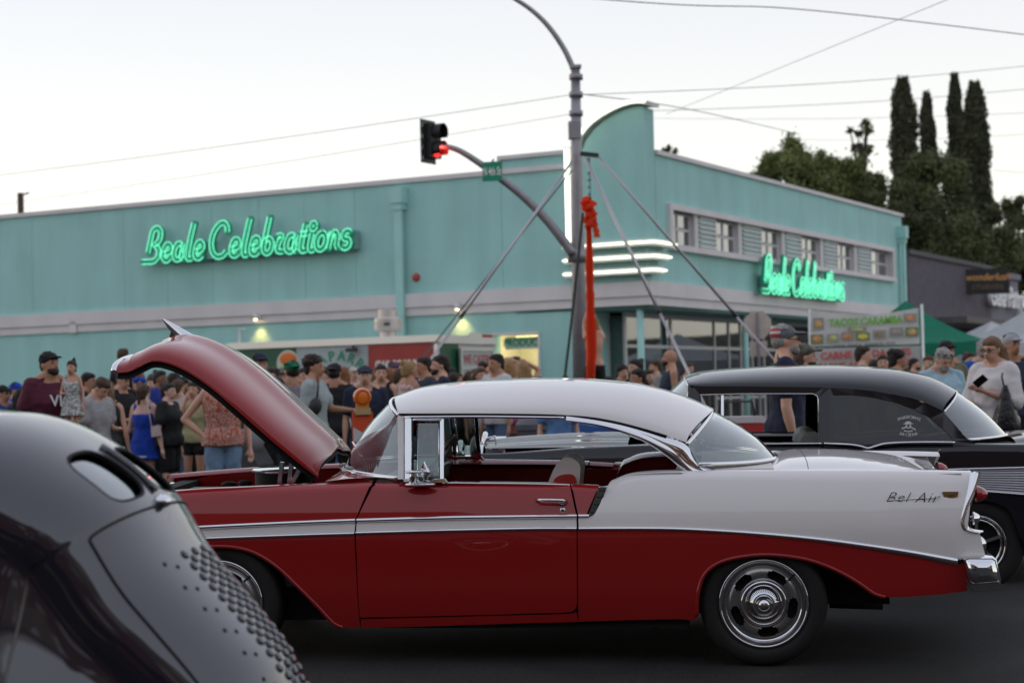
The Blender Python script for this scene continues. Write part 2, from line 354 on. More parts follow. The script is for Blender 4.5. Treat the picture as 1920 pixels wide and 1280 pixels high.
# downpipes
def downpipe(x, y, z0, z1, ax):
    r = MB(); wd = .09
    def bx(a0, a1, o0, o1, zz0, zz1):
        if ax == 0: r.box((x + a0, y - o1, zz0), (x + a1, y - o0, zz1))
        else: r.box((x + o0, y + a0, zz0), (x + o1, y + a1, zz1))
    bx(-wd * 1.7, wd * 1.7, .002, .26, z1 - .34, z1); bx(-wd * 1.25, wd * 1.25, .002, .22, z1 - .48, z1 - .34); bx(-wd, wd, .105, .19, z0, z1 - .48)
    return r.build('downpipe', m_teal2, B)
downpipe(bl(755, 450)[0], 0, FZ, 5.9, 0); downpipe(0, br(1684, 450)[0], FZ, 5.9, 1)
# alarm bell
ax_, az_ = bl(781, 520); MB().lathe([(0, -.09), (.04, -.085), (.075, -.06), (.09, -.02), (.09, 0)], 16, (ax_, 0, az_), 'Y').build('alarm_bell', mat('alarm_red', (0.45, 0.05, 0.04), 0.4), B, True)
# doorway interior
m_warm = mat('warm_plaster', (0.75, 0.70, 0.50), 0.8)
di = MB(); x0, x1, z1 = dx0, dx1, dz1
di.box((x0 - .3, 1.6, FZ), (x1 + .3, 1.65, z1 + .1)).box((x0 - .3, .3, FZ), (x0 - .25, 1.6, z1 + .1)).box((x1 + .25, .3, FZ), (x1 + .3, 1.6, z1 + .1)).box((x0 - .3, .3, z1 + .1), (x1 + .3, 1.65, z1 + .15)).build('doorway_wall', m_warm, B)
MB().box((x0 - .05, -.03, FZ), (x0, .05, z1 + .05)).box((x1, -.03, FZ), (x1 + .05, .05, z1 + .05)).box((x0, -.03, z1), (x1, .05, z1 + .05)).build('door_frame', m_wht, B)
MB().box((x1 + .02, .32, FZ), (x1 + .07, 1.2, z1 - .05)).build('open_door', mat('cream_door', (0.70, 0.66, 0.48), 0.6), B)
MB().tube([(x0 + .35, .35, z1 - .06), (x0 + .85, .35, z1 - .06)], .03, 8).build('light_tube', emis('warm_tube', (1.0, 0.85, 0.35), 6.0), B)
pl = bpy.data.lights.new('doorway_lamp', 'POINT'); pl.energy = 15; pl.color = (1.0, 0.9, 0.7); pl.shadow_soft_size = .15
po = bpy.data.objects.new('doorway_lamp', pl); link(po, B); po.location = ((x0 + x1) / 2, .8, z1 - .25)
sx0 = bl(937, 640)[0]; sx1 = bl(1003, 640)[0]; sz1 = bl(940, 632)[1]; sz0 = bl(940, 655)[1]
ps = tag(MB().box((0, 0, 0), (sx1 - sx0, .02, sz1 - sz0)).build('produce_sign', mat('sign_pale', (0.55, 0.68, 0.58), 0.5)), 'pale produce sign with green capitals hanging in the lit doorway', 'sign')
ps.location = B.location + UX * sx0 + UY * .24 + Vector((0, 0, sz0)); ps.rotation_euler = (0, 0, AB)
text('sign_lettering', 'PRODUCE', mat('sign_green', (0.02, 0.34, 0.17), 0.5), ps, basis(((sx1 - sx0) / 2, -.006, (sz1 - sz0) / 2), (1, 0, 0), (0, 0, 1)), (sz1 - sz0) * .86, .004, offset=.004, sx=.90)
# recessed shopfront under the canopy
gx = -1.1
MB().box((-1.62, .3, FZ), (-1.5, 1.3, 3.1)).box((-1.5, 1.2, FZ), (gx, 1.25, .6)).build('shop_side_wall', m_teal, B)
fr = MB(); gl = MB()
def bar(a, b): fr.box(a, b)
for x in (-1.5, gx - .04): bar((x, 1.2, FZ), (x + .05, 1.25, 3.1))
ypos = [1.25, 3.6, 6.1, 7.0, 7.75, 8.5, 9.3, 10.5, 13.0, 15.4, 17.4]
for y in ypos: bar((gx - .06, y, FZ), (gx, y + .07, 3.1))
bar((gx - .05, 1.25, FZ), (gx - .01, 17.4, FZ + .35)); bar((gx - .05, 1.25, 2.35), (gx - .01, 17.4, 2.42)); bar((gx - .05, 1.25, 3.0), (gx - .01, 17.4, 3.1))
bar((gx - .048, 6.1, 1.2), (gx - .012, 9.3, 1.26))
fr.build('shopfront_frame', m_frame, B)
for a, b in zip(ypos, ypos[1:]): MB().box((gx - .035, a + .07, FZ + .35), (gx - .025, b, 3.0)).build('shop_pane', m_sgl, B)
MB().box((-1.45, 1.22, .6), (gx - .05, 1.23, 3.0)).build('shop_pane', m_sgl, B)
MB().box((-6, 3.0, FZ), (-5.9, 17.5, 3.1)).box((-6, 17.5, FZ), (0, 17.7, 3.1)).build('shop_inner_wall', mat('shop_wall', (0.30, 0.27, 0.25), 0.9, var=.3, vscale=1), B)
MB().box((-6, .3, FZ - .2), (gx, 17.5, FZ + .01)).build('shop_floor', mat('shop_floor', (0.12, 0.10, 0.09), 0.6), B)
# bunting and columns of yellow paper inside
bu = MB(); flags = []
for k, (ya, yb, zz) in enumerate(((1.3, 3.6, 2.5), (1.4, 5.8, 2.3), (3.6, 6.0, 2.6))):
    pts = [(gx - .25 - .1 * k, ya + (yb - ya) * t / 14, zz - .5 * math.sin(math.pi * t / 14)) for t in range(15)]; bu.tube(pts, .006, 4)
    for i, p in enumerate(pts[:-1]): flags.append((p, i))
bu.build('bunting_line', m_wht, B)
fc = [mat('flag_%d' % i, c, .7) for i, c in enumerate([(0.6, 0.45, 0.1), (0.55, 0.2, 0.2), (0.2, 0.4, 0.35), (0.6, 0.58, 0.5)])]
for p, i in flags: MB().add([(p[0], p[1], p[2]), (p[0], p[1] + .12, p[2]), (p[0], p[1] + .06, p[2] - .16)], [(0, 1, 2)]).build('bunting_flag', fc[i % 4], B)
for y, c in ((2.0, (0.55, 0.33, 0.05)), (4.9, (0.55, 0.36, 0.06))): MB().tube([(gx - .5, y, 1.1), (gx - .5, y, 2.7)], .10, 8).build('paper_column', mat('paper_yellow', c, .7, var=.3, vscale=9), B)
# teal canopy columns
for (lx, ly) in ((bl(1197, 620, .02)[0], .12), (-.12, br(1399, 640, -.1)[0]), (-.12, 13.2)):
    MB().tube([(lx, ly, FZ), (lx, ly, 3.1)], .07, 12).build('canopy_column', m_teal2, B, True)
# body of the building behind the parapets
MB().box((-30, .4, 5.6), (-.4, 17.6, 5.7)).box((-30, 17.5, FZ), (-.3, 17.7, 6.2)).build('roof', mat('roof_felt', (0.2, 0.2, 0.2), .9), B)
# junction box on the band
jx, jz = bl(141, 612); MB().box((jx - .1, -.10, jz - .15), (jx + .1, -.055, jz + .12)).build('junction_box', m_wht, B)

# spot lamps on the wall
for i, (lx, lz, lab) in enumerate(((479, 597, 'small white spot lamp glowing on the turquoise wall above the trailer left end'), (857, 578, 'small white spot lamp glowing on the turquoise wall right of the metal exhaust'))):
    x, z = bl(lx, lz, -.2); r = empty('wall_lamp', B.location + UX * x + Vector((0, 0, z)), AB, lab, 'lamp', 'lit spot lamps on the turquoise wall')
    MB().box((-.05, -.10, -.02), (.05, 0.0, .12)).build('bracket', m_wht, r)
    MB().lathe([(.03, .10), (.055, .07), (.065, -.02), (.06, -.02), (.02, .03)], 14, (0, -.2, 0)).build('lamp_shade', m_wht, r, True)
    MB().ell((0, -.2, -.01), (.045, .045, .03), 10, 6).build('bulb', emis('warm_bulb', (1.0, 0.8, 0.35), 14), r, True)
    sp = bpy.data.lights.new('lamp_beam', 'SPOT'); sp.energy = 30; sp.color = (1.0, 0.55, 0.16); sp.spot_size = rad(84); sp.spot_blend = 1; sp.shadow_soft_size = .03
    s2 = bpy.data.objects.new('lamp_beam', sp); link(s2, r); s2.location = (0, -.22, -.06); s2.rotation_euler = (rad(18), 0, 0)

# ---------------------------------------------------------------- neon script signs
# letter strokes on a 1-unit x-height grid, slanted later
def arc(cx, cy, rx, ry, a0, a1, n=10): return [(cx + rx * math.cos(rad(a0 + (a1 - a0) * i / n)), cy + ry * math.sin(rad(a0 + (a1 - a0) * i / n))) for i in range(n + 1)]
def e_(): return [(.12, .42), (.62, .50)] + arc(.40, .62, .30, .38, 0, 190, 8) + arc(.42, .40, .34, .40, 175, 325, 8)
def a_(): return arc(.42, .50, .36, .50, 50, 340, 12) + [(.76, 1.0), (.74, .15), (.95, 0)]
def l_(): return [(.35, 2.15), (.22, 1.2), (.18, .3), (.3, 0), (.55, .05)]
GL = {
 'B': ([[(-.55, 0.02), (.35, 0.0)] + arc(.35, .48, .48, .48, -80, 70, 8) + [(.25, .98)] + arc(.38, 1.55, .42, .50, -60, 150, 9) + [(-.05, 1.2), (-.12, .55)]], 1.15),
 'e': ([e_()], .95), 'a': ([a_()], 1.08), 'l': ([l_()], .70),
 'C': ([arc(.70, 1.45, .50, .60, 0, 110, 6) + arc(.78, 1.02, .82, 1.02, 120, 300, 12) + [(1.35, .30)]], 1.62),
 'b': ([[(.30, 2.15), (.18, 1.0), (.14, .35)] + arc(.48, .45, .35, .44, 200, 500, 12)], 1.02),
 'r': ([[(.1, .95), (.5, 1.02), (.30, .55), (.32, .12), (.75, .06)], ], .88),
 't': ([[(.32, 1.55), (.22, .8), (.20, .2), (.36, 0), (.6, .06)], [(-.02, 1.0), (.58, 1.02)]], .72),
 'i': ([[(.22, 1.0), (.16, .25), (.30, 0), (.5, .06)], arc(.24, 1.42, .16, .18, 0, 360, 10)], .58),
 'o': ([arc(.44, .50, .38, .49, 90, 450, 14)], .98),
 'n': ([[(.18, 1.0), (.10, .02)], [(.13, .55)] + arc(.45, .62, .26, .36, 140, 0, 6) + [(.70, .2), (.85, .02)]], 1.0),
 's': ([arc(.42, .74, .28, .25, 30, 250, 7) + arc(.40, .27, .30, .27, 70, -150, 7)], .85), ' ': ([], .45)}
def neon_sign(M, width, height, lab):
    """M maps sign x (reading), y (up), z (out of the wall)"""
    r = bpy.data.objects.new('neon_sign', None); link(r); r.matrix_world = M
    tag(r, lab, 'sign', 'glowing green script signs on the turquoise building')
    s = 'Beale Celebrations'; tot = sum(GL[c][1] for c in s) + .4; kx = width / tot; ky = height / 2.2; x = .55
    MB().box((kx * 1.5, -.02, -.20), (width * 1.02, ky * 1.0, -.02)).build('sign_box', mat('sign_box_grey', (0.20, 0.36, 0.35), 0.5), r)
    mg = emis('glowing_sign_enamel', (0.0, 0.50, 0.27), .07, (0.005, 0.24, 0.14)); mn = emis('green_neon', (0.16, 1.0, 0.60), 1.25, (.3, .8, .5))  # enamel letter bodies glow faintly, standing in for tube light on them
    for c in s:
        st, adv = GL[c]
        if st:
            mb = MB(); tb = MB()
            for line in st:
                P = crom([(q[0], q[1]) for q in line], 3) if len(line) < 8 else [Vector((q[0], q[1], 0)) for q in line]
                P = [Vector(((p.x + x + .22 * p.y) * kx, p.y * ky, 0)) for p in P]; Q = [P[0]]
                for p in P[1:]:
                    if (p - Q[-1]).length > .012: Q.append(p)
                P = Q; bw = .105 * height / .8
                # solid channel letter body: ribbon with rounded ends
                nrm = []
                for i in range(len(P)):
                    d = P[min(i + 1, len(P) - 1)] - P[max(i - 1, 0)]; d.normalize(); nrm.append(Vector((-d.y, d.x, 0)))
                hw = bw * .60
                for i in range(len(P)):
                    n8 = [(P[i].x + hw * math.cos(t * math.pi / 4), P[i].y + hw * math.sin(t * math.pi / 4)) for t in range(8)]
                    if i in (0, len(P) - 1) or i % 2 == 0: mb.prism(n8, (-.02 - .0007 * (i % 5), .05 + .0004 * (i % 7)), lambda u, v, q: (u, v, q))
                L_ = [p + n * hw for p, n in zip(P, nrm)]; R_ = [p - n * hw for p, n in zip(P, nrm)]
                mb.grid([[(a.x, a.y, -.021), (a.x, a.y, .049), (b.x, b.y, .049), (b.x, b.y, -.021)] for a, b in zip(L_, R_)])
                for sgn in (-1, 1):
                    tb.tube([(p + n * sgn * hw * .80) + Vector((0, 0, .075)) for p, n in zip(P, nrm)], bw * .09, 6)
            mb.build('letter', mg, r); tb.build('neon_tube', mn, r, True)
        x += adv
    return r
x0, z0 = bl(266, 494, -.25); x1, z1 = bl(652, 468, -.25); xh, zh = bl(290, 437, -.25)
zb = z0
neon_sign(Matrix.Translation(B.location + UX * (x0 + .05) - UY * .24 + Vector((0, 0, zb + .02))) @ basis((0, 0, 0), UX, (0, 0, 1)), x1 - x0 + .02, .82, 'large green neon script sign on the left turquoise wall')
y0, z0 = br(1424, 548, .25); y1, z1 = br(1583, 565, .25)
neon_sign(Matrix.Translation(B.location + UY * (y0 + .05) + UX * .24 + Vector((0, 0, z0 + .03))) @ basis((0, 0, 0), UY, (0, 0, 1)), y1 - y0 - .3, .86, 'green neon script sign over the shopfront on the right facade')
# ================================================================ signal pole on the corner
PY = 30.0
m_galv = mat('galvanised_steel', (0.30, 0.29, 0.31), 0.45, metal=0.5, var=0.12, vscale=6)
m_blk = mat('black_metal', (0.03, 0.03, 0.032), 0.45)
p0 = at(1087, 735, PY); p0.z = FZ - .1
pole = empty('signal_pole', p0, 0, 'tall grey steel signal pole with curved mast arm and lamp arm at the corner', 'pole')
def PL(px, py, Y=PY): return at(px, py, Y) - p0
ptop = PL(1079, 128); MB().tube([(0, 0, 0), (PL(1084, 480)), (PL(1081, 300)), ptop], [.125, .115, .095, .075], 16).build('pole_shaft', m_galv, pole, True)
MB().lathe([(.2, 0), (.2, .04), (.15, .06), (.14, .12)], 16).build('pole_base', m_galv, pole, True)
arm = crom([PL(1076, 478, 29.9), PL(1030, 418, 29.9), PL(985, 372, 29.9), PL(940, 336, 29.9), PL(890, 300, 29.9), PL(855, 280, 29.9), PL(822, 273, 29.9)], 5)
MB().tube(arm, [.085 - .045 * i / (len(arm) - 1) for i in range(len(arm))], 10).build('mast_arm', m_galv, pole, True)
lam = crom([ptop - Vector((0.02, 0, .05)), PL(1058, 93), PL(1030, 52), PL(1000, 22), PL(965, -2), PL(915, -30), PL(850, -50)], 5)
MB().tube(lam, [.05 - .02 * i / (len(lam) - 1) for i in range(len(lam))], 8).build('lamp_arm', m_galv, pole, True)
MB().cbox(lam[-1] + Vector((-.3, 0, -.02)), (.7, .3, .14)).build('street_lamp_head', m_galv, pole)
for py in (145, 178, 213): MB().tube([PL(1080, py - 5), PL(1080, py + 5)], .115, 12).build('clamp', m_galv, pole, True)
MB().cbox(PL(1077, 245), (.2, .22, .28)).build('camera_box', m_galv, pole)
MB().tube([PL(1083, 468), PL(1083, 492)], .17, 14).build('arm_collar', m_galv, pole, True)
MB().cbox(ptop + Vector((0, 0, .02)), (.19, .19, .05)).build('pole_cap', m_galv, pole)
# traffic light
tl0 = at(803, 266, 29.9); tl = empty('traffic_light', tl0, rad(38), 'black traffic light with a lit red lens on the end of the mast arm', 'traffic light')
MB().box((-.26, .0, -.40), (.26, .02, .40)).build('backplate', m_blk, tl)
for i in range(4):
    MB().box((-.24 + .02 * (i % 2), -.008, -.35 + .2 * i), (-.20, -.002, -.28 + .2 * i)).build('backplate_slot', mat('slot_sky', (0.5, 0.5, 0.5), .6), tl)
hs = MB()
for z in (.17, -.15): hs.cbox((.06, -.10, z), (.36, .20, .31))
hs.build('housing', mat('signal_black', (0.012, 0.012, 0.014), 0.5), tl)
for k, z in enumerate((.17, -.15)):
    lens = MB().lathe([(0, -.245), (.08, -.24), (.14, -.205)], 20, (.06, 0, z), 'Y').build('lens', emis('red_lens', (1, .02, .02), 3.5, (.6, .02, .02)) if k else mat('dark_lens', (.05, .02, .02), .2), tl, True)
    P = []
    for q in range(13):
        t = rad(-40 + 260 * q / 12); P.append([(.06 + .155 * math.cos(t), y, z + .155 * math.sin(t)) for y in (-.2, -.45)])
    MB().grid(P).build('visor', mat('signal_black', (0.012, 0.012, 0.014), 0.5), tl, True)
lp = bpy.data.lights.new('red_glow', 'POINT'); lp.energy = 5; lp.color = (1, .05, .03); lp.shadow_soft_size = .05; lo = bpy.data.objects.new('red_glow', lp); link(lo, tl); lo.location = (.06, -.34, -.15)
tl.rotation_euler = (0, 0, rad(60)); tl.scale = (.86, .62, .90)
# street name sign
s0 = at(923, 321, 29.75); sg = empty('street_sign', s0, rad(-14), 'green street name sign on the mast arm reading 4th street', 'sign')
MB().box((-.165, -.012, -.165), (.165, .012, .155)).build('sign_panel', mat('sign_face_green', (0.0, 0.26, 0.15), 0.4), sg)
text('sign_lettering', 'N 4th St', mat('white_print', (.85, .85, .85), .5), sg, basis((0, -.016, -.01), (1, 0, 0), (0, 0, 1)), .19, .002, offset=.003, sx=.46)
MB().tube([(0, 0, .15), (0, .1, .2)], .02, 6).build('bracket', m_galv, sg)

# ================================================================ aerial rig
RY = 28.5
a0 = at(1102, 291, RY); rig = empty('aerial_rig', (a0.x, a0.y, 0), 0, 'tall silver aerial rig with slanting tube legs standing over the crowd', 'rig')
m_alu = mat('aluminium_tube', (0.45, 0.44, 0.46), 0.35, metal=0.6)
R0 = Vector((a0.x, a0.y, 0))
head = a0 - R0
MB().beam(at(1088, 288, RY) - R0, at(1122, 292, RY) - R0, .12, .06).build('head_plate', m_blk, rig)
def leg(pa, pb, ya, yb, r=.022):
    A = at(*pa, ya) - R0; Bp = at(*pb, yb) - R0; k = (FZ * .5 - A.z) / (Bp.z - A.z); C_ = A + (Bp - A) * k; nm = 'leg'
    o = MB().tube([A, A + (C_ - A) * .5], r, 10).build('leg', m_alu, rig, True)
    MB().tube([A + (C_ - A) * .49, C_], r * .82, 10).build('leg_extension', m_alu, rig, True)
    MB().tube([A + (C_ - A) * .485, A + (C_ - A) * .505], r * 1.3, 10).build('leg_collar', m_blk, rig, True)
leg((1076, 298), (828, 645), RY, 27.0)
leg((1098, 298), (1287, 690), RY - .1, 26.4, .027)
leg((1122, 294), (1430, 650), RY, 29.5)
MB().tube([at(1072, 320, RY) - R0, at(905, 530, 28) - R0, at(770, 700, 27.5) - R0], .012, 5).build('guy_rope', mat('grey_rope', (.12, .12, .13), .8), rig)
MB().tube([at(1093, 400, 28.3) - R0, at(1073, 590, 27.6) - R0, at(1058, 715, 27) - R0], .022, 6).build('dark_rope', mat('dark_rope', (.02, .03, .025), .8), rig)
ch = MB()
for k in range(12):
    z0_ = head.z - .08 - k * .055; ch.lathe([(.018 + .008 * math.cos(t), .008 * math.sin(t)) for t in [math.pi * 2 * i / 6 for i in range(7)]], 8, (0.01 + .01 * (k % 2), -.1, z0_), 'X' if k % 2 else 'Y')
ch.build('chain', m_blk, rig)
# orange silk
m_silk = thin_cloth('orange_silk', (1.0, .15, .05), .68, .1, 8, (8, 8, .6))
k0 = at(1102, 372, RY - .1); silk = empty('aerial_silk', k0, 0, 'bright orange aerial silk knotted at the top and hanging from the rig', 'fabric')
pts = [at(x, y, RY - .1) - k0 for x, y in ((1102, 368), (1103, 385), (1104, 420), (1105, 470), (1106, 520), (1107, 565), (1108, 600), (1109, 650), (1107, 715), (1106, 760))]
def strip(pts, wds, ph, n=14, fold=.025):
    P = []
    for i, p in enumerate(pts):
        P.append([p + Vector((wds[i] * (j / (n - 1) - .5), fold * math.sin(j * 1.9 + ph + i * .25), 0)) for j in range(n)])
    return P
pc = crom(pts, 6); n_ = len(pc)
wd = [.105 + .02 * math.sin(i * .35) + (.04 if i > n_ * .5 else 0) for i in range(n_)]
MB().grid(strip(pc, wd, 0)).grid(strip([p + Vector((.0, .05, 0)) for p in pc], wd, 2)).build('hanging_strip', m_silk, silk, True)
kn = MB(); rr = random.Random(3)
for i in range(16):
    c = Vector((rr.uniform(-.06, .06) + i * .003, rr.uniform(-.05, .05), -.02 - i * .028)); kn.ell(c, (rr.uniform(.05, .09), .05, rr.uniform(.03, .06)), 10, 6, Matrix.Rotation(rr.uniform(-.9, .9), 3, 'Y'))
kn.build('knot', m_silk, silk, True)
P = crom([(0.05, -.02, -.2), (.09, -.04, -.38), (.12, -.03, -.52), (.13, 0, -.62)], 4); MB().grid(strip(P, [.08 + .05 * (i % 3) / 3 for i in range(len(P))], 1)).build('loose_end', m_silk, silk, True)

# ================================================================ stop sign seen from behind
q0 = at(1422, 625, 38.0); ss = empty('stop_sign', (q0.x, q0.y, FZ), rad(8), 'back of an octagonal stop sign with a smaller plate below it', 'sign')
zc = at(1422, 609, 38.0).z - FZ; R8 = .315
MB().prism([(R8 * math.cos(rad(22.5 + 45 * i)), zc + R8 * math.sin(rad(22.5 + 45 * i))) for i in range(8)], (.03, .045)).build('octagon_plate', mat('sign_back', (.50, .42, .38), .5, metal=.15, var=.12, vscale=5), ss)
MB().box((-.19, .03, zc - .66), (.19, .04, zc - .34)).build('lower_plate', mat('sign_back', (.50, .42, .38), .5), ss)
MB().box((-.025, -.02, 0), (.025, .03, zc + .26)).build('post', m_galv, ss)

# ================================================================ food trailer
TD = 33.5
c0 = at(822, 735, TD); tr = empty('food_trailer', (c0.x, c0.y, .12), AB, 'long food trailer with green, silver and red panels parked against the turquoise wall', 'trailer')
T0 = Vector((c0.x, c0.y, 0))
def tp(px, py, off=0.0):
    p = plane_pt(px, py, T0 + UY * off, UY) - T0; return p.dot(UX), p.z - .12
tL = tp(428, 655)[0]; tz = tp(820, 630)[1]; tW = 2.15; zf = .45
m_tg = mat('trailer_green', (0.015, 0.10, 0.05), .35, var=.2); m_tr = mat('trailer_red', (0.36, 0.035, 0.03), .35, var=.12); m_ts = mat('trailer_silver', (0.40, 0.46, 0.47), .4, var=.1)
m_rail = mat('bright_rail', (0.72, 0.70, 0.68), .3, metal=.6)
MB().box((tL, .02, zf), (0, tW, tz)).build('trailer_body', mat('trailer_white', (.6, .6, .6), .4), tr)
xa = tp(556, 690)[0]; xb = tp(691, 690)[0]
MB().box((tL + .05, 0, zf), (xa - .004, .016, tz - .10)).build('panel', m_tg, tr)
MB().box((xa + .004, 0, zf), (xb - .004, .016, tz - .10)).build('panel', m_ts, tr)
MB().box((xb + .004, 0, zf), (-.07, .016, tz - .10)).build('panel', m_tr, tr)
MB().box((.0, .08, zf), (.016, .75, tz - .12)).build('panel', m_tg, tr)
MB().box((tL - .03, -.04, tz - .10), (.05, -.0, tz + .02)).box((.02, 0.005, tz - .13), (.055, tW, tz)).build('top_rail', m_rail, tr)
MB().box((tL - .02, -.02, zf), (tL + .045, .02, tz - .11)).box((-.065, -.02, zf), (.0, .02, tz - .11)).build('corner_post', m_rail, tr)
MB().box((tL, .02, tz), (0, tW, tz + .03)).build('trailer_roof', m_rail, tr)
mt = mat('green_print', (0.02, 0.28, 0.15), .5); xm = tp(668, 670)[0]
word = 'CHAPARRO'; cxx = tp(628, 690)[0] + .05
for i, ch_ in enumerate(word):
    a = rad(152 - 17.5 * i); r_ = .66; x = cxx + r_ * 1.15 * math.cos(a); z = tz - .93 + r_ * math.sin(a) * .95
    text('lettering', ch_, mt, tr, basis((x, -.006, z), (math.sin(a), 0, -math.cos(a)), (math.cos(a), 0, math.sin(a))), .27, .003, offset=.006)
text('lettering', '(944) SO-YUMMY', mat('white_print', (.85, .85, .85), .5), tr, basis((xb * .5 - .0, -.006, tz - .50), (1, 0, 0), (0, 0, 1)), .215, .003, offset=.005, sx=.76)
# generic fruit emblem on the green panel
ex, ez = tp(540, 682); em = MB(); em.lathe([(0, -.02), (.25, -.016), (.27, .0)], 20, (ex, 0, ez), 'Y'); em.build('emblem', mat('emblem_white', (.6, .6, .5), .5), tr)
MB().ell((ex + .02, -.03, ez + .10), (.20, .02, .12), 14, 6).build('emblem_orange', mat('emblem_orange', (.75, .16, .02), .5), tr)
MB().ell((ex - .03, -.035, ez - .10), (.14, .02, .09), 12, 6).ell((ex + .11, -.036, ez - .13), (.07, .02, .07), 10, 6).build('emblem_green', mat('emblem_green', (.25, .5, .06), .5), tr)
MB().ell((ex + .04, -.05, ez - .02), (.05, .02, .05), 10, 6).build('emblem_yellow', mat('emblem_yellow', (.8, .6, .05), .5), tr)
ex, ez = tp(462, 690); MB().ell((ex, -.01, ez), (.12, .012, .12), 12, 6).build('emblem_red', mat('emblem_red', (.45, .08, .06), .5), tr)
MB().tube([(tL + .2, .1, tz), (tL + .2, .1, tz + .30), (tL + .34, .1, tz + .30)], .025, 6).build('pipe', m_wht, tr)
vx_, vz_ = tp(728, 632, .9)
MB().lathe([(.16, 0), (.16, .16), (.25, .17), (.27, .20), (.27, .40), (.24, .43), (.19, .44), (.19, .58), (.0, .60)], 20, (vx_, .9, vz_ - .05)).build('exhaust_fan', mat('fan_steel', (.62, .56, .52), .4, metal=.4, var=.1), tr, True, 35)
MB().box((vx_ + .10, .60, vz_ + .22), (vx_ + .20, .66, vz_ + .27)).build('fan_slot', m_blk, tr)
MB().tube([(tL * .5 + .6, -.05, tz - .12), (tL * .5 + .6, -.14, tz - .2)], .03, 6).cbox((tL * .5 + .6, -.15, tz - .2), (.22, .08, .07)).build('camera', m_blk, tr)
for x in (tL + 1.4, tL + 2.3): MB().lathe([(0, -.1), (.22, -.1), (.33, -.08), (.33, .08), (0, .1)], 20, (x, .15, .33), 'Y').build('wheel', m_blk, tr, True)
# catering board on the end of the trailer
def te(px, py):
    p = plane_pt(px, py, T0 + UX * .1, UX) - T0; return p.dot(UY), p.z - .12
ya, zt = te(862, 652); yb, _ = te(924, 652)
cb = tag(MB().box((0, 0, 0), (.03, yb - ya, 1.5)).build('catering_board', mat('board_grey', (.42, .44, .43), .4, var=.05)), 'silver framed board with red catering lettering on the right end of the food trailer', 'sign')
cb.location = T0 + UX * .08 + UY * ya + Vector((0, 0, zt + .12 - 1.5)); cb.rotation_euler = (0, 0, AB)
MB().box((.03, 0, 0), (.05, .05, 1.5)).box((.03, yb - ya - .05, 0), (.05, yb - ya, 1.5)).box((.03, .05, 1.45), (.05, yb - ya - .05, 1.5)).box((.03, .05, 1.10), (.05, yb - ya - .05, 1.14)).build('board_frame', m_rail, cb)
text('lettering', 'WE CATER!', mat('faded_red_print', (.45, .08, .08), .5), cb, basis((.034, (yb - ya) / 2, 1.28), (0, 1, 0), (0, 0, 1)), .24, .003, offset=.004, sx=.85)
text('lettering', 'Chaparro', mt, cb, basis((.034, (yb - ya) / 2, .86), (0, 1, 0), (0, 0, 1)), .26, .003, shear=.2, sx=.8)
yy, zz = te(905, 636); MB().box((.02, yy - .4, zz - .1), (.035, yy + .5, zz + .12)).build('roof_strip', m_rail, tr); MB().box((.036, yy + .1, zz - .1), (.04, yy + .5, zz + .1)).build('red_marker', m_tr, tr)

# ================================================================ dark neighbours down the side street
m_purp = mat('dusky_purple_stucco', (.105, .09, .115), .8, var=.15, bump=.3, bscale=30); m_purp2 = mat('pale_purple_stucco', (.21, .20, .24), .8, var=.1)
y0 = 18.2; zt = br(1700, 476)[1]
nb = empty('dark_shop_building', B.location + UY * y0, AB, 'low dusky purple shop building beyond the turquoise corner building', 'building')
ye, ze = br(1856, 508)
MB().box((-9, 0, .1), (0, ye - y0, zt)).build('wall', m_purp, nb); MB().box((-9, -.05, zt), (.08, ye - y0, zt + .14)).build('parapet_cap', mat('dark_cap', (.08, .08, .09), .7), nb)
y2 = br(1856, 508)[0]; y3 = br(1908, 508)[0]
MB().box((-9, y2 - y0 + .01, .1), (-.0, y3 - y0, ze * .97)).build('pier_wall', m_purp2, nb); MB().box((-9.05, y2 - y0, ze * .97), (.1, y3 - y0 + .05, ze * .97 + .2)).build('parapet_cap', m_purp2, nb)
for a, b, zc_, dp in ((0.2, 12.5, 3.15, 1.6), (12.6, 26, 2.85, 1.9)):
    MB().box((.02, a, zc_), (dp, b, zc_ + .18)).build('canopy', mat('canopy_grey', (.10, .09, .09), .6, var=.2), nb)
for a in (1.2, 4.2, 7.6, 11):
    w_ = MB().box((.0, a, .9), (.04, a + 2.2, 2.9)).build('shop_window', m_wf, nb); MB().box((.04, a + .06, .96), (.05, a + 2.14, 2.84)).build('pane', m_wgl, w_)
MB().box((1.55, 7.2, 3.2), (1.66, 9.0, 3.42)).build('lamp_box', emis('dim_lamp', (1, .75, .5), .5, (.6, .5, .4)), nb)
MB().box((.2, 20.2, 2.62), (.3, 23.5, 2.72)).build('purple_light', emis('purple_tube', (.35, .08, .9), 1.6), nb)
MB().ell((.4, 16.6, 2.55), (.12, .12, .12), 10, 6).build('amber_light', emis('amber_bulb', (1, .35, .05), 2.5), nb, True)
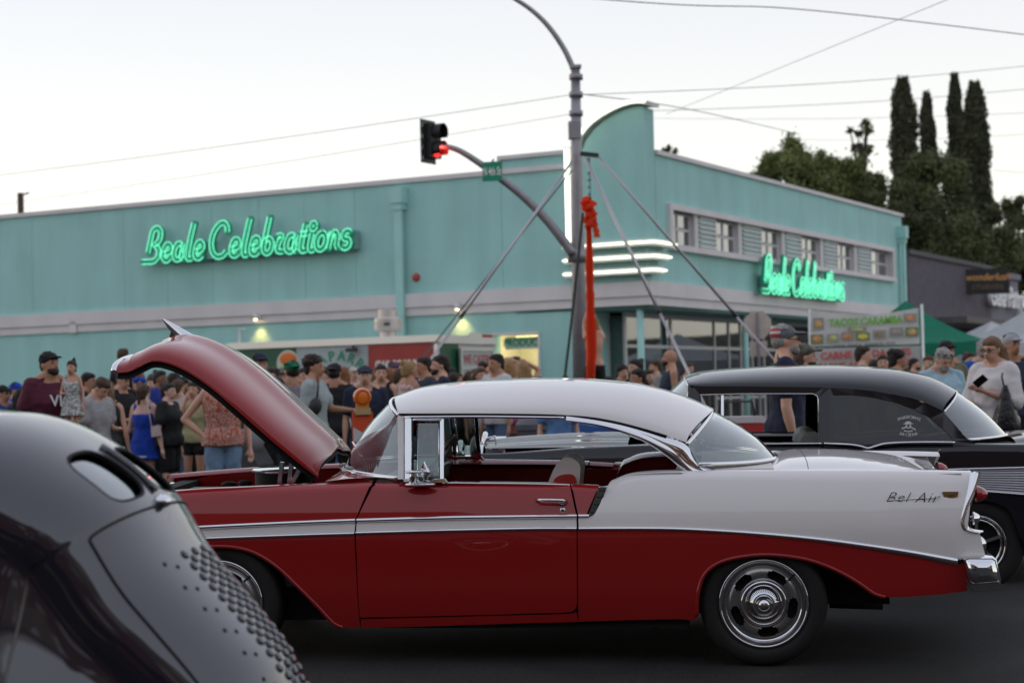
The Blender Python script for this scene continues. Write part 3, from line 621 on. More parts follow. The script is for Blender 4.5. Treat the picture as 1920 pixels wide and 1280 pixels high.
# projecting black sign
yS = br(1812, 525)[0]; pS = B.location + UY * yS
def pp(px, py): v = plane_pt(px, py, pS, Vector((0, 1, 0))) - pS; return v.x, v.z
sxA, szA = pp(1808, 505); sxB, szB = pp(1893, 550)
sb = empty('projecting_sign', pS, 0, 'black projecting shop sign with gold script on a bracket over the side street', 'sign')
MB().box((sxA, -.06, szB), (sxB, .06, szA)).build('sign_panel', mat('sign_black', (.010, .010, .013), .5), sb)
xL = pp(1768, 520)[0]
bk = MB(); m_ = .04
for a, b in (((xL, szA), (sxA, szA)), ((xL, szB), (sxA, szB)), ((xL, szA), (xL, szB)), ((xL, szA), (sxA, szB))): bk.tube([(a[0], 0, a[1]), (b[0], 0, b[1])], .05, 5)
bk.build('bracket', m_blk, sb)
gd = mat('gold_print', (.62, .30, .10), .5)
text('lettering', 'wonderlush', gd, sb, basis(((sxA + sxB) / 2, -.07, (szA + szB) / 2 + .13), (1, 0, 0), (0, 0, 1)), (sxB - sxA) * .22, .003, shear=.35, offset=.006, sx=.95)
text('lettering', 'STUDIOS', mat('dull_gold', (.22, .12, .06), .5), sb, basis(((sxA + sxB) / 2, -.07, (szA + szB) / 2 - .18), (1, 0, 0), (0, 0, 1)), (sxB - sxA) * .14, .003, offset=.003, spacing=1.3)
ty, tz_ = br(1884, 559, .15); tx = B.location + UY * ty + UX * .2 + Vector((0, 0, tz_))
t_ = text('shop_lettering', 'Gaia Patry', mat('white_print', (.85, .85, .85), .5), None, basis(tx, UY, (0, 0, 1)), 1.0, .06, shear=.3, offset=.012, sx=1.15); tag(t_, 'white script shop lettering on the pale purple wall below the black sign', 'sign')

# ================================================================ tents and banner
m_tent = thin_cloth('tent_green', (.01, .24, .14), .35); m_tw = thin_cloth('tent_white', (.66, .66, .68), .35)
def tent(px, Y, wd, eave, peak, m, lab, grp, rz=.4, val=.28, scal=True):
    c = at(px, 700, Y); r = empty('market_tent', (c.x, Y, .12), rz, lab, 'tent', grp); h = wd / 2; n = 10; P = []
    rf = MB()
    for k in range(4):
        a = k * math.pi / 2; R_ = Matrix.Rotation(a, 3, 'Z'); G = []
        for i in range(n + 1):
            t = i / n; z = eave + (peak - eave) * (t ** 1.35); hw = h * (1 - t); G.append([R_ @ Vector((hw * (2 * j / 8 - 1), -hw, z - .05 * math.sin(math.pi * j / 8) * (1 - t))) for j in range(9)])
        rf.grid(G); G = []
        for j in range(17):
            sc = .05 * abs(math.sin(j * math.pi / 4)) if scal else 0; G.append([R_ @ Vector((h * (2 * j / 16 - 1), -h - .01, eave - .05 * math.sin(math.pi * j / 16))), R_ @ Vector((h * (2 * j / 16 - 1), -h - .01, eave - val - sc))])
        rf.grid(G)
    rf.build('canopy', m, r, True, 40, True)
    for sx_ in (-1, 1):
        for sy_ in (-1, 1): MB().box((sx_ * h * .97 - .02, sy_ * h * .97 - .02, 0), (sx_ * h * .97 + .02, sy_ * h * .97 + .02, eave)).build('leg', m_rail, r)
tent(1702, 38.5, 2.45, 2.22, 3.1, m_tent, 'green market tent whose peak rises behind the taco banner', None, .25)
tent(1862, 47, 3.2, 2.15, 2.9, m_tw, 'white market tent to the right behind the green tent', None, .3)
tent(1965, 42, 3.4, 2.2, 3.25, m_tw, 'white market tent cut by the right frame edge', None, .2)
bY = 36.5
def bp(px, py): return at(px, py, bY)
bn = empty('taco_banner', bp(1620, 700), 0, 'white taco banner with green lettering and food pictures strung on posts', 'banner')
b0 = bp(1620, 700)
TLp, TRp, BLp, BRp = [(bp(*q) - b0) for q in ((1519, 585), (1722, 577), (1520, 650), (1724, 645))]
def quad(a, b, c, d, n=16, sag=.0, up=0.0):
    P = []
    for j in range(6):
        v = j / 5; P.append([(a.lerp(b, i / n)).lerp(c.lerp(d, i / n), v) + Vector((0, .03 * math.sin(i * .8 + j), -sag * math.sin(math.pi * i / n) * (1 - v))) for i in range(n + 1)])
    return MB().grid(P)
quad(TLp, TRp, BLp, BRp, sag=.10).build('banner_cloth', thin_cloth('banner_white', (.72, .68, .67), .4, .05), bn, True)
C1, C2, D1, D2 = [(bp(*q) - b0) for q in ((1519, 653), (1727, 648), (1519, 705), (1727, 705))]
quad(C1, C2, D1, D2).build('lower_cloth', thin_cloth('banner_grey', (.58, .56, .55), .4, .05), bn, True)
def bt(s, px, py, size, m, sx_=1.0, sh=0.0, off=.008, tilt=.03):
    return text('lettering', s, m, bn, basis(bp(px, py) - b0 + Vector((0, -.06, 0)), (1, 0, tilt), (0, 0, 1)), size, .003, shear=sh, offset=off, sx=sx_)
bt('TACOS CARAMBA', 1621, 603, .21, mat('lime_print', (.20, .50, .06), .5), .86, .15)
mr = mat('red_print', (.55, .10, .09), .5)
bt('CARNE ASADA FRIES', 1622, 664, .20, mr, .98); bt('CARNE ASADA NACHOS', 1624, 684, .19, mr, .95)
bt('TORTAS   BURRITOS   QUESADILLAS   TACOS', 1620, 646, .058, m_blk, 1.05, off=.001)
fcol = [(.40, .22, .08), (.45, .16, .06), (.30, .32, .08), (.42, .14, .05), (.55, .38, .05), (.16, .14, .06), (.26, .2, .2)]
for i, (x, y, w_, h_) in enumerate(((1534, 607, 20, 22), (1531, 636, 24, 18), (1561, 634, 22, 16), (1588, 631, 22, 16), (1617, 631, 26, 16), (1648, 627, 24, 17), (1680, 622, 24, 16), (1709, 622, 24, 18), (1706, 596, 24, 16), (1606, 618, 34, 9))):
    c = bp(x, y) - b0; s_ = bY / F; ph = MB(); ph.ell(c + Vector((0, -.056, 0)), (w_ * s_ / 2 * .72, .006, h_ * s_ / 2 * .62), 12, 6); col = fcol[i % 7]
    ph.build('food_picture', mat('food_%d' % (i % 7), col, .6, col2=tuple(min(1, v * 2.2 + .1) for v in col), vscale=22), bn, True)
    MB().box((c.x - w_ * s_ / 2, -.052 + c.y, c.z - h_ * s_ / 2), (c.x + w_ * s_ / 2, -.045 + c.y, c.z + h_ * s_ / 2)).build('picture_frame', mat('plate_%d' % (i % 3), [(.30, .30, .24), (.2, .26, .12), (.36, .33, .3)][i % 3], .6), bn)
for x, yt in ((1517, 580), (1728, 570)):
    a = bp(x, yt) - b0; MB().tube([a, (a.x, a.y, .12 - b0.z)], .03, 8).build('post', m_rail, bn, True)

# ================================================================ wires and a stub on the roof
m_wire = mat('wire_black', (.03, .03, .035), .6)
def wire(pts, r=.011, lab='', sag=0.1, n=14):
    P = crom([at(*p) for p in pts], n) if len(pts) > 2 else [at(*pts[0]).lerp(at(*pts[1]), t / n) - Vector((0, 0, sag * math.sin(math.pi * t / n))) for t in range(n + 1)]
    tag(MB().tube(P, r * .62, 5).build('overhead_wire', m_wire, None, True), lab, 'wire', 'overhead wires against the dusk sky')
wire([(-400, -150, 24), (1090, -4, 26), (1500, 18, 27), (1960, 70, 28)], .013, 'dark wire crossing the top right corner of the sky')
wire([(1800, -10, 24), (1560, 88, 28), (1250, 214, 36)], .007, 'thin wire slanting down from the top right to the fin of the building')
wire([(-60, 336, 40), (1072, 178, 30)], .008, 'upper of the two long wires running left from the signal pole', .05)
wire([(-60, 392, 40), (1072, 214, 30)], .006, 'lower of the two long wires running left from the signal pole', .05)
wire([(1085, 178, 30), (1980, 118, 40)], .009, 'thin wire running right from the pole well above the fin', .1)
wire([(1085, 176, 30), (1290, 205, 34), (1500, 252, 44)], .013, 'thicker cable sloping from the pole down towards the leafy tree', 0)
wire([(1225, 208, 40), (1980, 162, 46)], .010, 'wire passing just behind the cypress tips', .1)
wire([(1225, 222, 60), (1980, 210, 52)], .009, 'second wire behind the cypresses, below the one at their tips', .1)
wire([(1500, 262, 60), (1980, 248, 52)], .008, 'third faint wire behind the cypresses', .1)
wire([(1680, 378, 62), (1980, 372, 55)], .012, 'upper wire in front of the dark trees above the purple shop', .1)
wire([(1680, 405, 62), (1980, 398, 55)], .014, 'lower wire in front of the dark trees above the purple shop', .1)
wire([(1850, 318, 60), (1980, 326, 52)], .010, 'short length of wire right of the tallest cypress base', .02)
st = at(39, 400, 62); ut = empty('utility_stub', (st.x, st.y, 5.4), 0, 'short brown utility pole top poking over the left end of the turquoise building', 'pole')
zt_ = at(39, 362, 62).z - 5.4; MB().tube([(0, 0, -5.3), (0, 0, zt_)], .11, 8).build('post', mat('wood_brown', (.07, .04, .03), .8), ut, True); MB().beam((-.1, 0, zt_ - .1), (.3, 0, zt_), .05, .05).build('arm', m_blk, ut)

# ================================================================ trees
def leaf_mesh(name, pts, sz, seed, m, parent):
    """many small leaf quads as one mesh; pts is an (n,3) array"""
    R = np.random.default_rng(seed); n = len(pts); a = R.normal(size=(n, 3)); a /= np.linalg.norm(a, axis=1)[:, None]; h = R.normal(size=(n, 3)); b = np.cross(a, h); b /= np.linalg.norm(b, axis=1)[:, None]; c = np.cross(a, b)
    s_ = (sz * R.uniform(.55, 1.5, n))[:, None]; V = np.stack([pts - b * s_ - c * s_ * .5, pts + b * s_ * .9 - c * s_ * .4, pts + b * s_ * .6 + c * s_ * .8, pts - b * s_ * .8 + c * s_ * .6], 1).reshape(-1, 3)
    me = bpy.data.meshes.new(name); me.vertices.add(4 * n); me.vertices.foreach_set('co', V.astype(np.float32).ravel()); me.loops.add(4 * n); me.loops.foreach_set('vertex_index', np.arange(4 * n, dtype=np.int32))
    me.polygons.add(n); me.polygons.foreach_set('loop_start', np.arange(0, 4 * n, 4, dtype=np.int32)); me.materials.append(m); me.update(calc_edges=True)
    return link(bpy.data.objects.new(name, me), parent)
m_bark = mat('bark', (.05, .038, .03), .9, var=.3); m_cyp = mat('cypress_leaf', (.045, .052, .028), .85, col2=(.085, .090, .050), vscale=.9)
m_lf = mat('broad_leaf', (.105, .135, .045), .8, col2=(.22, .26, .09), vscale=.45); m_lf2 = mat('dark_broad_leaf', (.070, .083, .036), .8, col2=(.14, .16, .065), vscale=.5)
def cypress(px, ytop, wpx, Y, lab, seed):
    rnd = random.Random(seed); top = at(px, ytop, Y); r = wpx / 2 * Y / F; zb = 1.0; H = top.z - zb; t = empty('cypress_tree', (top.x, Y, zb), 0, lab, 'tree', 'tall columnar cypresses behind the shops')
    R = np.random.default_rng(seed); n = int(26000 * H / 14 * (wpx / 40) ** .5); h = R.random(n) ** .85; prof = np.minimum(1, (1 - h) * 7 + .16) ** .5; a = R.uniform(0, 6.283, n)
    rr_ = r * prof * (.80 + .09 * np.sin(h * 37 + seed + a) + .09 * np.sin(h * 83 + 2 * seed + 3 * a) + .06 * np.sin(h * 190 + 5 * a)) * (1 + .4 * (1 - h)); q = rr_ * R.uniform(.6, 1.1, n)
    leaf_mesh('crown', np.stack([q * np.cos(a), q * np.sin(a), h * H + R.normal(0, .1, n)], 1), .055, seed, m_cyp, t)
    MB().tube([(0, 0, -1), (0, 0, H * .9)], [r * .75, r * .2], 8).build('trunk', m_bark, t)
cypress(1692, 150, 54, 88, 'leftmost tall cypress with a ragged flat top', 1)
cypress(1737, 178, 33, 92, 'shortest slim cypress, second from the left', 2)
cypress(1789, 142, 33, 92, 'tallest slim cypress, third from the left', 3)
cypress(1826, 158, 54, 86, 'broad rounded cypress, rightmost of the tall four', 4)
def tree(px, ytop, wpx, Y, ybot, lab, seed, m, dens=1.0, open_=.5, n_cl=26):
    rnd = random.Random(seed); top = at(px, ytop, Y); bot = at(px, ybot, Y); Rr = wpx / 2 * Y / F; Hc = (top.z - bot.z)
    t = empty('leafy_tree', (top.x, Y, 0.5), 0, lab, 'tree'); cz = bot.z + Hc / 2 - .5; br_ = MB(); tot = int(9000 * dens)
    br_.tube([(0, 0, -.5), (.1, 0, cz * .5), (0, .1, cz)], [.35, .25, .12], 8)
    cl = []
    for i in range(n_cl):
        a = rnd.uniform(0, 6.283); u = rnd.uniform(-1, 1); q = rnd.uniform(.45, .92); c = Vector((Rr * q * math.cos(a) * math.sqrt(1 - u * u), Rr * .7 * q * math.sin(a) * math.sqrt(1 - u * u), cz + Hc / 2 * q * u)); cl.append((c, rnd.uniform(.15, .30) * Rr)); br_.tube([(0, 0, cz * .7), c * .5 + Vector((0, 0, cz * .4)), c], [.1, .06, .02], 5)
    R = np.random.default_rng(seed); cc = []; cr2 = []
    for c, r_ in cl:
        cc.append(tuple(c)); cr2.append(r_)
        for q in range(5): v = Vector((rnd.gauss(0, 1), rnd.gauss(0, 1), rnd.gauss(0, 1))).normalized(); cc.append(tuple(c + v * r_ * rnd.uniform(.7, 1.25))); cr2.append(r_ * rnd.uniform(.22, .45))
    cc = np.array(cc); cr2 = np.array(cr2); tot *= 5; pr_ = cr2 ** 1.6; ix = R.choice(len(cc), tot, p=pr_ / pr_.sum()); v = R.normal(size=(tot, 3)) * [1, 1, .8]; v /= np.linalg.norm(v, axis=1)[:, None]
    leaf_mesh('crown', cc[ix] + v * (cr2[ix] * np.abs(R.normal(0, .62, tot)) ** (open_ + .35) * 1.05)[:, None], .046 * Y / 70, seed, m, t); br_.build('trunk', m_bark, t)
tree(1475, 258, 130, 72, 420, 'broad dark tree directly above the left of the right parapet', 11, m_lf, 1.5, .6, 44)
tree(1560, 268, 150, 74, 470, 'dense bushy tree in the middle above the right parapet', 12, m_lf, 1.6, .6, 48)
tree(1612, 205, 60, 78, 330, 'thin feathery tree top rising between the bushy tree and the cypresses', 13, m_lf2, .05, .9, 10)
tree(1650, 300, 120, 73, 480, 'dark leafy tree left of the first cypress', 14, m_lf2, 1.4, .6, 40)
tree(1745, 260, 190, 80, 560, 'large dark tree filling the gap below the cypresses', 15, m_lf2, 2.2, .5, 40)
tree(1820, 380, 190, 76, 600, 'dark tree mass above the black shop sign', 16, m_lf2, 2.2, .5, 40)
tree(1900, 345, 110, 82, 560, 'tree at the right frame edge with twiggy top', 17, m_lf2, 1.1, .6)
tree(1960, 390, 120, 78, 600, 'low dark tree cut by the right frame edge', 18, m_lf2, 1.0)
tree(1255, 262, 40, 60, 330, 'wispy bush top peeping over the roof right of the fin', 19, m_lf2, .03, .9, 8)
# wooded slope
hl = MB(); G = []
for i in range(30):
    y = 84 + i * 5; G.append([(x, y, -1 + 9.5 * (1 - math.exp(-(y - 84) * .03)) * (1 / (1 + math.exp(-(x - 18) * .35))) + .5 * math.sin(x * .3 + i)) for x in range(-20, 200, 5)])
hl.grid(G); tag(hl.build('hillside', mat('dry_slope', (.05, .045, .028), .95, var=.4, vscale=.3), smooth=True), 'dark wooded slope behind the shops', kind='structure')

# ================================================================ unseen shop row added behind the viewer, tall and coloured for the paint reflections
fb = empty('added_shop_row', (0, -16, 0), 0, 'unseen row of tall shops added behind the viewer to darken the car reflections', 'building'); fb.location.y = -12
m_br = mat('brick_brown', (.16, .075, .05), .85, var=.25, vscale=2)

for i, (xa__, xb__, hh_, c_) in enumerate(((-34, -24, 11.2, (.20, .11, .07)), (-24, -15, 9.8, (.30, .22, .14)), (-15, -6, 11.8, (.15, .07, .045)), (-6, 2, 10.6, (.34, .27, .18)), (2, 12, 11.6, (.17, .085, .055)), (12, 22, 10.2, (.26, .20, .14)), (22, 34, 11.4, (.14, .09, .07)))):
    MB().box((xa__ + .01, -8, -.2), (xb__ - .01, -.02 * (i % 2), hh_)).build('shop_wall', mat('shop_front_%d' % i, c_, .85, var=.2, vscale=2), fb); MB().box((xa__ + .02, -.3, hh_), (xb__ - .02, .25, hh_ + .35)).build('cornice', m_wht, fb)
for i in range(14):
    x = -32 + i * 4.7; w_ = MB().box((x, .001, .5), (x + 3.2, .05, 2.6)).build('shop_window', m_dark, fb); MB().box((x + .6, .001, 4.6), (x + 1.6, .05, 6.4)).build('window', m_wf, fb); MB().box((x + .6, .001, 8.0), (x + 1.6, .05, 9.8)).build('window', m_wf, fb)
MB().box((-34, .01, 2.8), (34, 1.8, 2.95)).build('awning', m_dark, fb)
# ================================================================ shared car pieces
m_red = mat('red_paint', (0.30, 0.010, 0.010), 0.5, coat=1.0, spec=.12); m_white = mat('white_paint', (0.80, 0.755, 0.74), 0.5, coat=1.0, spec=.2)
m_black = mat('black_paint', (0.010, 0.010, 0.014), 0.6, coat=1.0, spec=.05)
m_chr = mat('chrome', (0.78, 0.78, 0.80), 0.07, metal=1.0); m_chd = mat('worn_chrome', (0.55, 0.53, 0.52), 0.18, metal=1.0)
m_rub = mat('tyre_rubber', (0.014, 0.013, 0.013), 0.7, var=.2, bump=.2, bscale=150); m_gap = mat('gap_black', (0.006, 0.005, 0.006), 0.8)
m_cgl = glass('car_glass', (0.82, 0.92, 0.88), 0.06, 0.22); m_cgw = glass('wind_glass', (0.70, 0.86, 0.80), 0.16, 0.3)
m_inred = mat('red_vinyl', (0.40, 0.030, 0.025), 0.5, var=.1); m_inwh = mat('cream_vinyl', (0.66, 0.60, 0.57), 0.5, var=.06); m_hub = mat('wheel_steel', (0.42, 0.42, 0.43), 0.25, metal=.9)
def make_wheel(parent, c, side=-1, R=.335, rr=.234, style=0, steer=0.0):
    """c = centre on the tyre's outer plane; side -1 faces the viewer"""
    w_ = empty('wheel', c); w_.parent = parent; w_.rotation_euler = (0, 0, steer + (math.pi if side > 0 else 0))
    d = .21
    T = MB().lathe([(rr - .004, .02), (rr + .006, .004), (rr + .03, -.004), (R - .03, -.002), (R - .008, .018), (R, .045), (R, d - .045), (R - .01, d - .015), (rr + .02, d), (rr, d - .02)], 64, axis='Y').build('tyre', m_rub, w_, True)
    tb = MB()
    for k in range(0): pass
    a = rr
    MB().lathe([(a, .012), (a + .003, .002), (a - .004, -.006), (a - .012, -.003), (a - .018, .012), (a - .030, .030), (a - .038, .034)], 64, axis='Y').build('trim_ring', m_chr, w_, True)
    if style == 0:
        n = 120; rads = [a - .038, .190 * a / .234, .178, .172, .165, .158, .151, .144, .137, .130, .124]; ys_ = [.034, .030, .022, .019, .017, .016, .016, .016, .017, .019, .022]
        rads[1] = min(rads[1], a - .043); mb_ = MB(); P = [[(r_ * math.cos(2 * math.pi * k / n), y, r_ * math.sin(2 * math.pi * k / n)) for k in range(n)] for r_, y in zip(rads, ys_)]
        vs = [p for r_ in P for p in r_]; fs = []
        for i in range(len(rads) - 1):
            rm = (rads[i] + rads[i + 1]) / 2
            for k in range(n):
                th = 2 * math.pi * (k + .5) / n; hole = False
                for q in range(5):
                    dth = (th - rad(62 + 72 * q) + math.pi) % (2 * math.pi) - math.pi; tx_ = dth * .153; u = max(0, abs(tx_) - .034)
                    if math.hypot(u, rm - .154) < .021: hole = True
                if not hole: fs.append((i * n + k, i * n + (k + 1) % n, (i + 1) * n + (k + 1) % n, (i + 1) * n + k))
        mb_.add(vs, fs); mb_.build('wheel_disc', m_hub, w_, True)
        MB().lathe([(a - .03, .06), (.0, .06)], 32, axis='Y').build('brake_drum', m_gap, w_)
        MB().lathe([(.124, .022), (.122, .005), (.114, -.006), (.106, -.004), (.100, .004), (.096, .004), (.094, -.008), (.062, -.018), (.058, -.028), (.054, -.030), (.050, -.024), (.046, -.03), (.034, -.045), (.030, -.058), (.018, -.068), (.0, -.070)], 48, axis='Y').build('hub_cap', m_chr, w_, True)
        fn = MB()
        for k in range(48):
            t = 2 * math.pi * k / 48; u = Vector((math.cos(t), 0, math.sin(t))); v = Vector((-math.sin(t), 0, math.cos(t)))
            fn.add([u * .064 - v * .0016 + Vector((0, -.0185, 0)), u * .064 + v * .0016 + Vector((0, -.0185, 0)), u * .092 + v * .0026 + Vector((0, -.010, 0)), u * .092 - v * .0026 + Vector((0, -.010, 0))], [(0, 1, 2, 3)])
        tag(fn.build('cap_ribs', m_gap, w_), kind='stuff')
        t = rad(42); MB().tube([(.198 * math.cos(t), .03, .198 * math.sin(t)), (.185 * math.cos(t), -.012, .185 * math.sin(t))], .005, 6).build('valve', m_gap, w_)
    else:
        MB().lathe([(a - .03, .07), (.0, .07)], 32, axis='Y').build('brake_drum', m_gap, w_)
        MB().lathe([(.07, .06), (.07, .01), (.06, -.01), (.0, -.02)], 24, axis='Y').build('hub_cap', m_chr, w_, True)
        for k in range(5):
            t = rad(90 + 72 * k); u = Vector((math.cos(t), 0, math.sin(t))); MB().beam(u * .05 + Vector((0, .03, 0)), u * (a - .02) + Vector((0, .035, 0)), .05, .02).build('spoke', m_hub, w_)
    return w_
def car_matrix(hub_px, Y, yaw, tilt, pitch, hubz, inset=.05):
    Rm = Matrix.Rotation(rad(yaw), 3, 'Z') @ Matrix.Rotation(rad(tilt), 3, 'X') @ Matrix.Rotation(rad(pitch), 3, 'Y')
    p = at(*hub_px, Y) - Rm @ Vector((0, inset, hubz)); M = Rm.to_4x4(); M.translation = p; return M
class Side:
    def __init__(s, M, W, ys): s.M = M; s.W = W; s.ys = ys; s.near = []
    def S(s, px, py, lat=0.0):
        n = s.M.to_3x3() @ Vector((0, 1, 0)); p0 = s.M @ Vector((0, lat, 0)); q = s.M.inverted() @ plane_pt(px, py, p0, n); return (q.x, q.z)
    def L(s, pts, lat=0.0): return [s.S(p[0], p[1], lat) for p in pts]
    def panel(s, name, pairs, m, parent, rows=8, n=5, shoulder=None, thick=True, off=0.0):
        """pairs of (bottom, top) pixels on the near side plane; the shell follows the body side surface"""
        B_ = crom([s.S(*b) for b, t in pairs], n); T_ = crom([s.S(*t) for b, t in pairs], n); P = []
        for b, t in zip(B_, T_):
            row = []
            for j in range(rows + 1):
                u = j / rows; x = b.x + (t.x - b.x) * u; z = b.y + (t.y - b.y) * u; row.append(Vector((x, s.ys(x, z) + off, z)))
            if shoulder:
                x, y, z = row[-1]; row[-1] = Vector((x, y, z - .018))
                for dy, dz in shoulder: row.append(Vector((x, y + dy, z + dz)))
            P.append(row)
        if thick:
            P2 = []
            for r_ in P: P2.append([r_[0] + Vector((0, .03, 0))] + r_ + [r_[-1] + Vector((0, .03, -.02))])
            P = P2
            P = [[p + Vector((0, .03, 0)) for p in P[0]]] + P + [[p + Vector((0, .03, 0)) for p in P[-1]]]
        o = MB().grid(P).build(name, m, parent, True, 50); s.near.append(o); return o
    def trim(s, name, pts, r, m, parent, off=-.006, flat=.5, lat=None, n=5, mirror=True):
        if lat is None:
            P = crom([s.S(*p) for p in pts], n); P = [Vector((p.x, s.ys(p.x, p.y) + off, p.y)) for p in P]
        else:
            P = crom([(*s.S(*p, lat),) for p in pts], n); P = [Vector((p.x, lat + off, p.y)) for p in P]
        o = MB().tube(P, r, 8, flat=None).build(name, m, parent, True)
        if mirror: s.near.append(o)
        return o
    def mirror(s):
        for o in s.near:
            me = o.data.copy(); me.transform(Matrix.Translation((0, s.W, 0)) @ Matrix.Diagonal((1, -1, 1, 1))); me.flip_normals()
            q = bpy.data.objects.new(o.name.split('.')[0], me); link(q, o.parent)
            for k in o.keys():
                if k in ('kind',): q[k] = o[k]

# ================================================================ the red and white two-tone hardtop
CW = 1.80
def ys_red(x, z):
    y = 0.0
    if z > .66: y += .085 * ((z - .66) / .30) ** 2
    if z < .42: y += .30 * (.42 - z) ** 1.5
    if x < -3.3: y += .20 * ((-3.3 - x) / .6) ** 2
    if x > .75: y += .05 * ((x - .75) / .5) ** 2
    return y
MR = car_matrix((1432, 1131), 9.55, -6.2, 2.1, .63, .335, .03)
red = empty('red_white_hardtop', (0, 0, 0), 0, 'red and white two-tone classic hardtop with its bonnet raised, in the middle of the street', 'car'); red.matrix_world = MR
K = Side(MR, CW, ys_red); S = K.S
SH = [(.012, -.006), (.035, .0), (.075, .002), (.13, .0)]
# --- front wing
K.panel('front_wing', [((150, 1003), (160, 935)), ((350, 989), (350, 921)), ((440, 985), (440, 917)), ((560, 979), (560, 912)), ((640, 976), (640, 909)), ((665, 975), (690, 906))], m_red, red, shoulder=SH)
K.panel('wing_stripe', [((150, 1023), (150, 1005)), ((350, 1010), (350, 991)), ((560, 1002), (560, 981)), ((664, 999), (665, 977))], m_white, red, rows=2, off=.004)
K.panel('wing_lower', [((150, 1120), (150, 1025)), ((285, 1135), (240, 1018)), ((300, 1095), (290, 1014)), ((330, 1052), (325, 1012)), ((375, 1027), (375, 1010)), ((420, 1022), (430, 1008)), ((470, 1032), (475, 1006)), ((515, 1058), (520, 1004)), ((555, 1095), (560, 1002)), ((592, 1133), (600, 1001)), ((622, 1168), (632, 1000)), ((648, 1178), (652, 999)), ((673, 1177), (664, 999))], m_red, red, rows=12)
# --- door
K.panel('door', [((667, 975), (697, 907)), ((676, 975), (715, 908)), ((760, 972), (770, 908)), ((900, 970), (900, 908)), ((1000, 968), (1000, 909)), ((1060, 967), (1056, 910)), ((1080, 967), (1066, 911))], m_red, red, shoulder=SH[:3])
K.panel('door_stripe', [((667, 998), (668, 977)), ((800, 994), (800, 973)), ((950, 991), (950, 970)), ((1081, 989), (1080, 969))], m_white, red, rows=2, off=.004)
K.panel('door_lower', [((673, 1158), (667, 1000)), ((780, 1156), (780, 996)), ((900, 1153), (900, 993)), ((1000, 1150), (1000, 991)), ((1062, 1148), (1060, 990)), ((1078, 1142), (1076, 990)), ((1082, 1128), (1081, 990))], m_red, red, rows=12)
K.panel('rocker', [((675, 1178), (675, 1161)), ((800, 1175), (800, 1158)), ((950, 1170), (950, 1154)), ((1060, 1167), (1060, 1151)), ((1084, 1166), (1080, 1147))], m_red, red, rows=2)
# --- rear quarter
K.panel('quarter_infill', [((1084, 967), (1070, 911)), ((1098, 967), (1120, 914))], m_red, red, rows=5, shoulder=SH[:3])
K.panel('quarter_white', [((1085, 989), (1084, 970)), ((1108, 989), (1112, 966)), ((1125, 989), (1137, 914)), ((1150, 989), (1152, 903)), ((1180, 989), (1180, 893)), ((1215, 989), (1215, 889)), ((1260, 990), (1260, 887)), ((1340, 992), (1340, 886)), ((1440, 998), (1440, 886)), ((1540, 1008), (1540, 886)), ((1640, 1021), (1640, 886)), ((1720, 1034), (1730, 887)), ((1780, 1046), (1795, 888)), ((1807, 1050), (1830, 889))], m_white, red, rows=12, shoulder=SH)
K.panel('fin_base', [((1803, 1046), (1804, 990)), ((1825, 1046), (1830, 998)), ((1850, 1046), (1838, 999))], m_white, red, rows=4)
K.panel('quarter_lower', [((1084, 1166), (1083, 992)), ((1180, 1163), (1180, 991)), ((1270, 1161), (1262, 992)), ((1306, 1160), (1285, 992)), ((1309, 1110), (1296, 993)), ((1322, 1074), (1320, 995)), ((1352, 1052), (1352, 998)), ((1400, 1041), (1400, 1002)), ((1450, 1039), (1450, 1006)), ((1510, 1047), (1510, 1013)), ((1560, 1064), (1560, 1019)), ((1605, 1088), (1605, 1025)), ((1638, 1111), (1640, 1030)), ((1660, 1119), (1662, 1033)), ((1740, 1116), (1738, 1046)), ((1815, 1108), (1806, 1058))], m_red, red, rows=12)
# dark backing so the shut lines read as gaps

for bx_ in (((S(655, 1170)[0], .05, .26), (S(700, 900)[0], .065, S(690, 965)[1])), ((S(1060, 1000)[0], .05, .26), (S(1100, 1000)[0], .065, S(1070, 965)[1])), ((S(672, 900)[0], .105, S(690, 970)[1]), (S(705, 900)[0], .12, S(690, 915)[1])), ((S(1058, 1000)[0], .105, S(1070, 975)[1]), (S(1095, 1000)[0], .12, S(1070, 920)[1]))):
    K.near.append(MB().box(*bx_).build('shut_line_backing', m_gap, red))
bk2 = MB().box((S(660, 1170)[0], .055, S(700, 1170)[1]), (S(1090, 1000)[0], .07, S(700, 1150)[1])).build('shut_line_backing', m_gap, red); K.near.append(bk2)
# arch lips
K.trim('arch_lip', [(300, 1097), (330, 1054), (375, 1029), (420, 1024), (470, 1033), (515, 1059), (555, 1096), (592, 1134), (622, 1168), (640, 1177)], .011, m_red, red, off=.004)
K.trim('arch_lip', [(1306, 1155), (1309, 1110), (1322, 1075), (1352, 1053), (1400, 1042), (1450, 1040), (1510, 1048), (1560, 1065), (1605, 1089), (1638, 1112), (1660, 1119)], .011, m_red, red, off=.004)
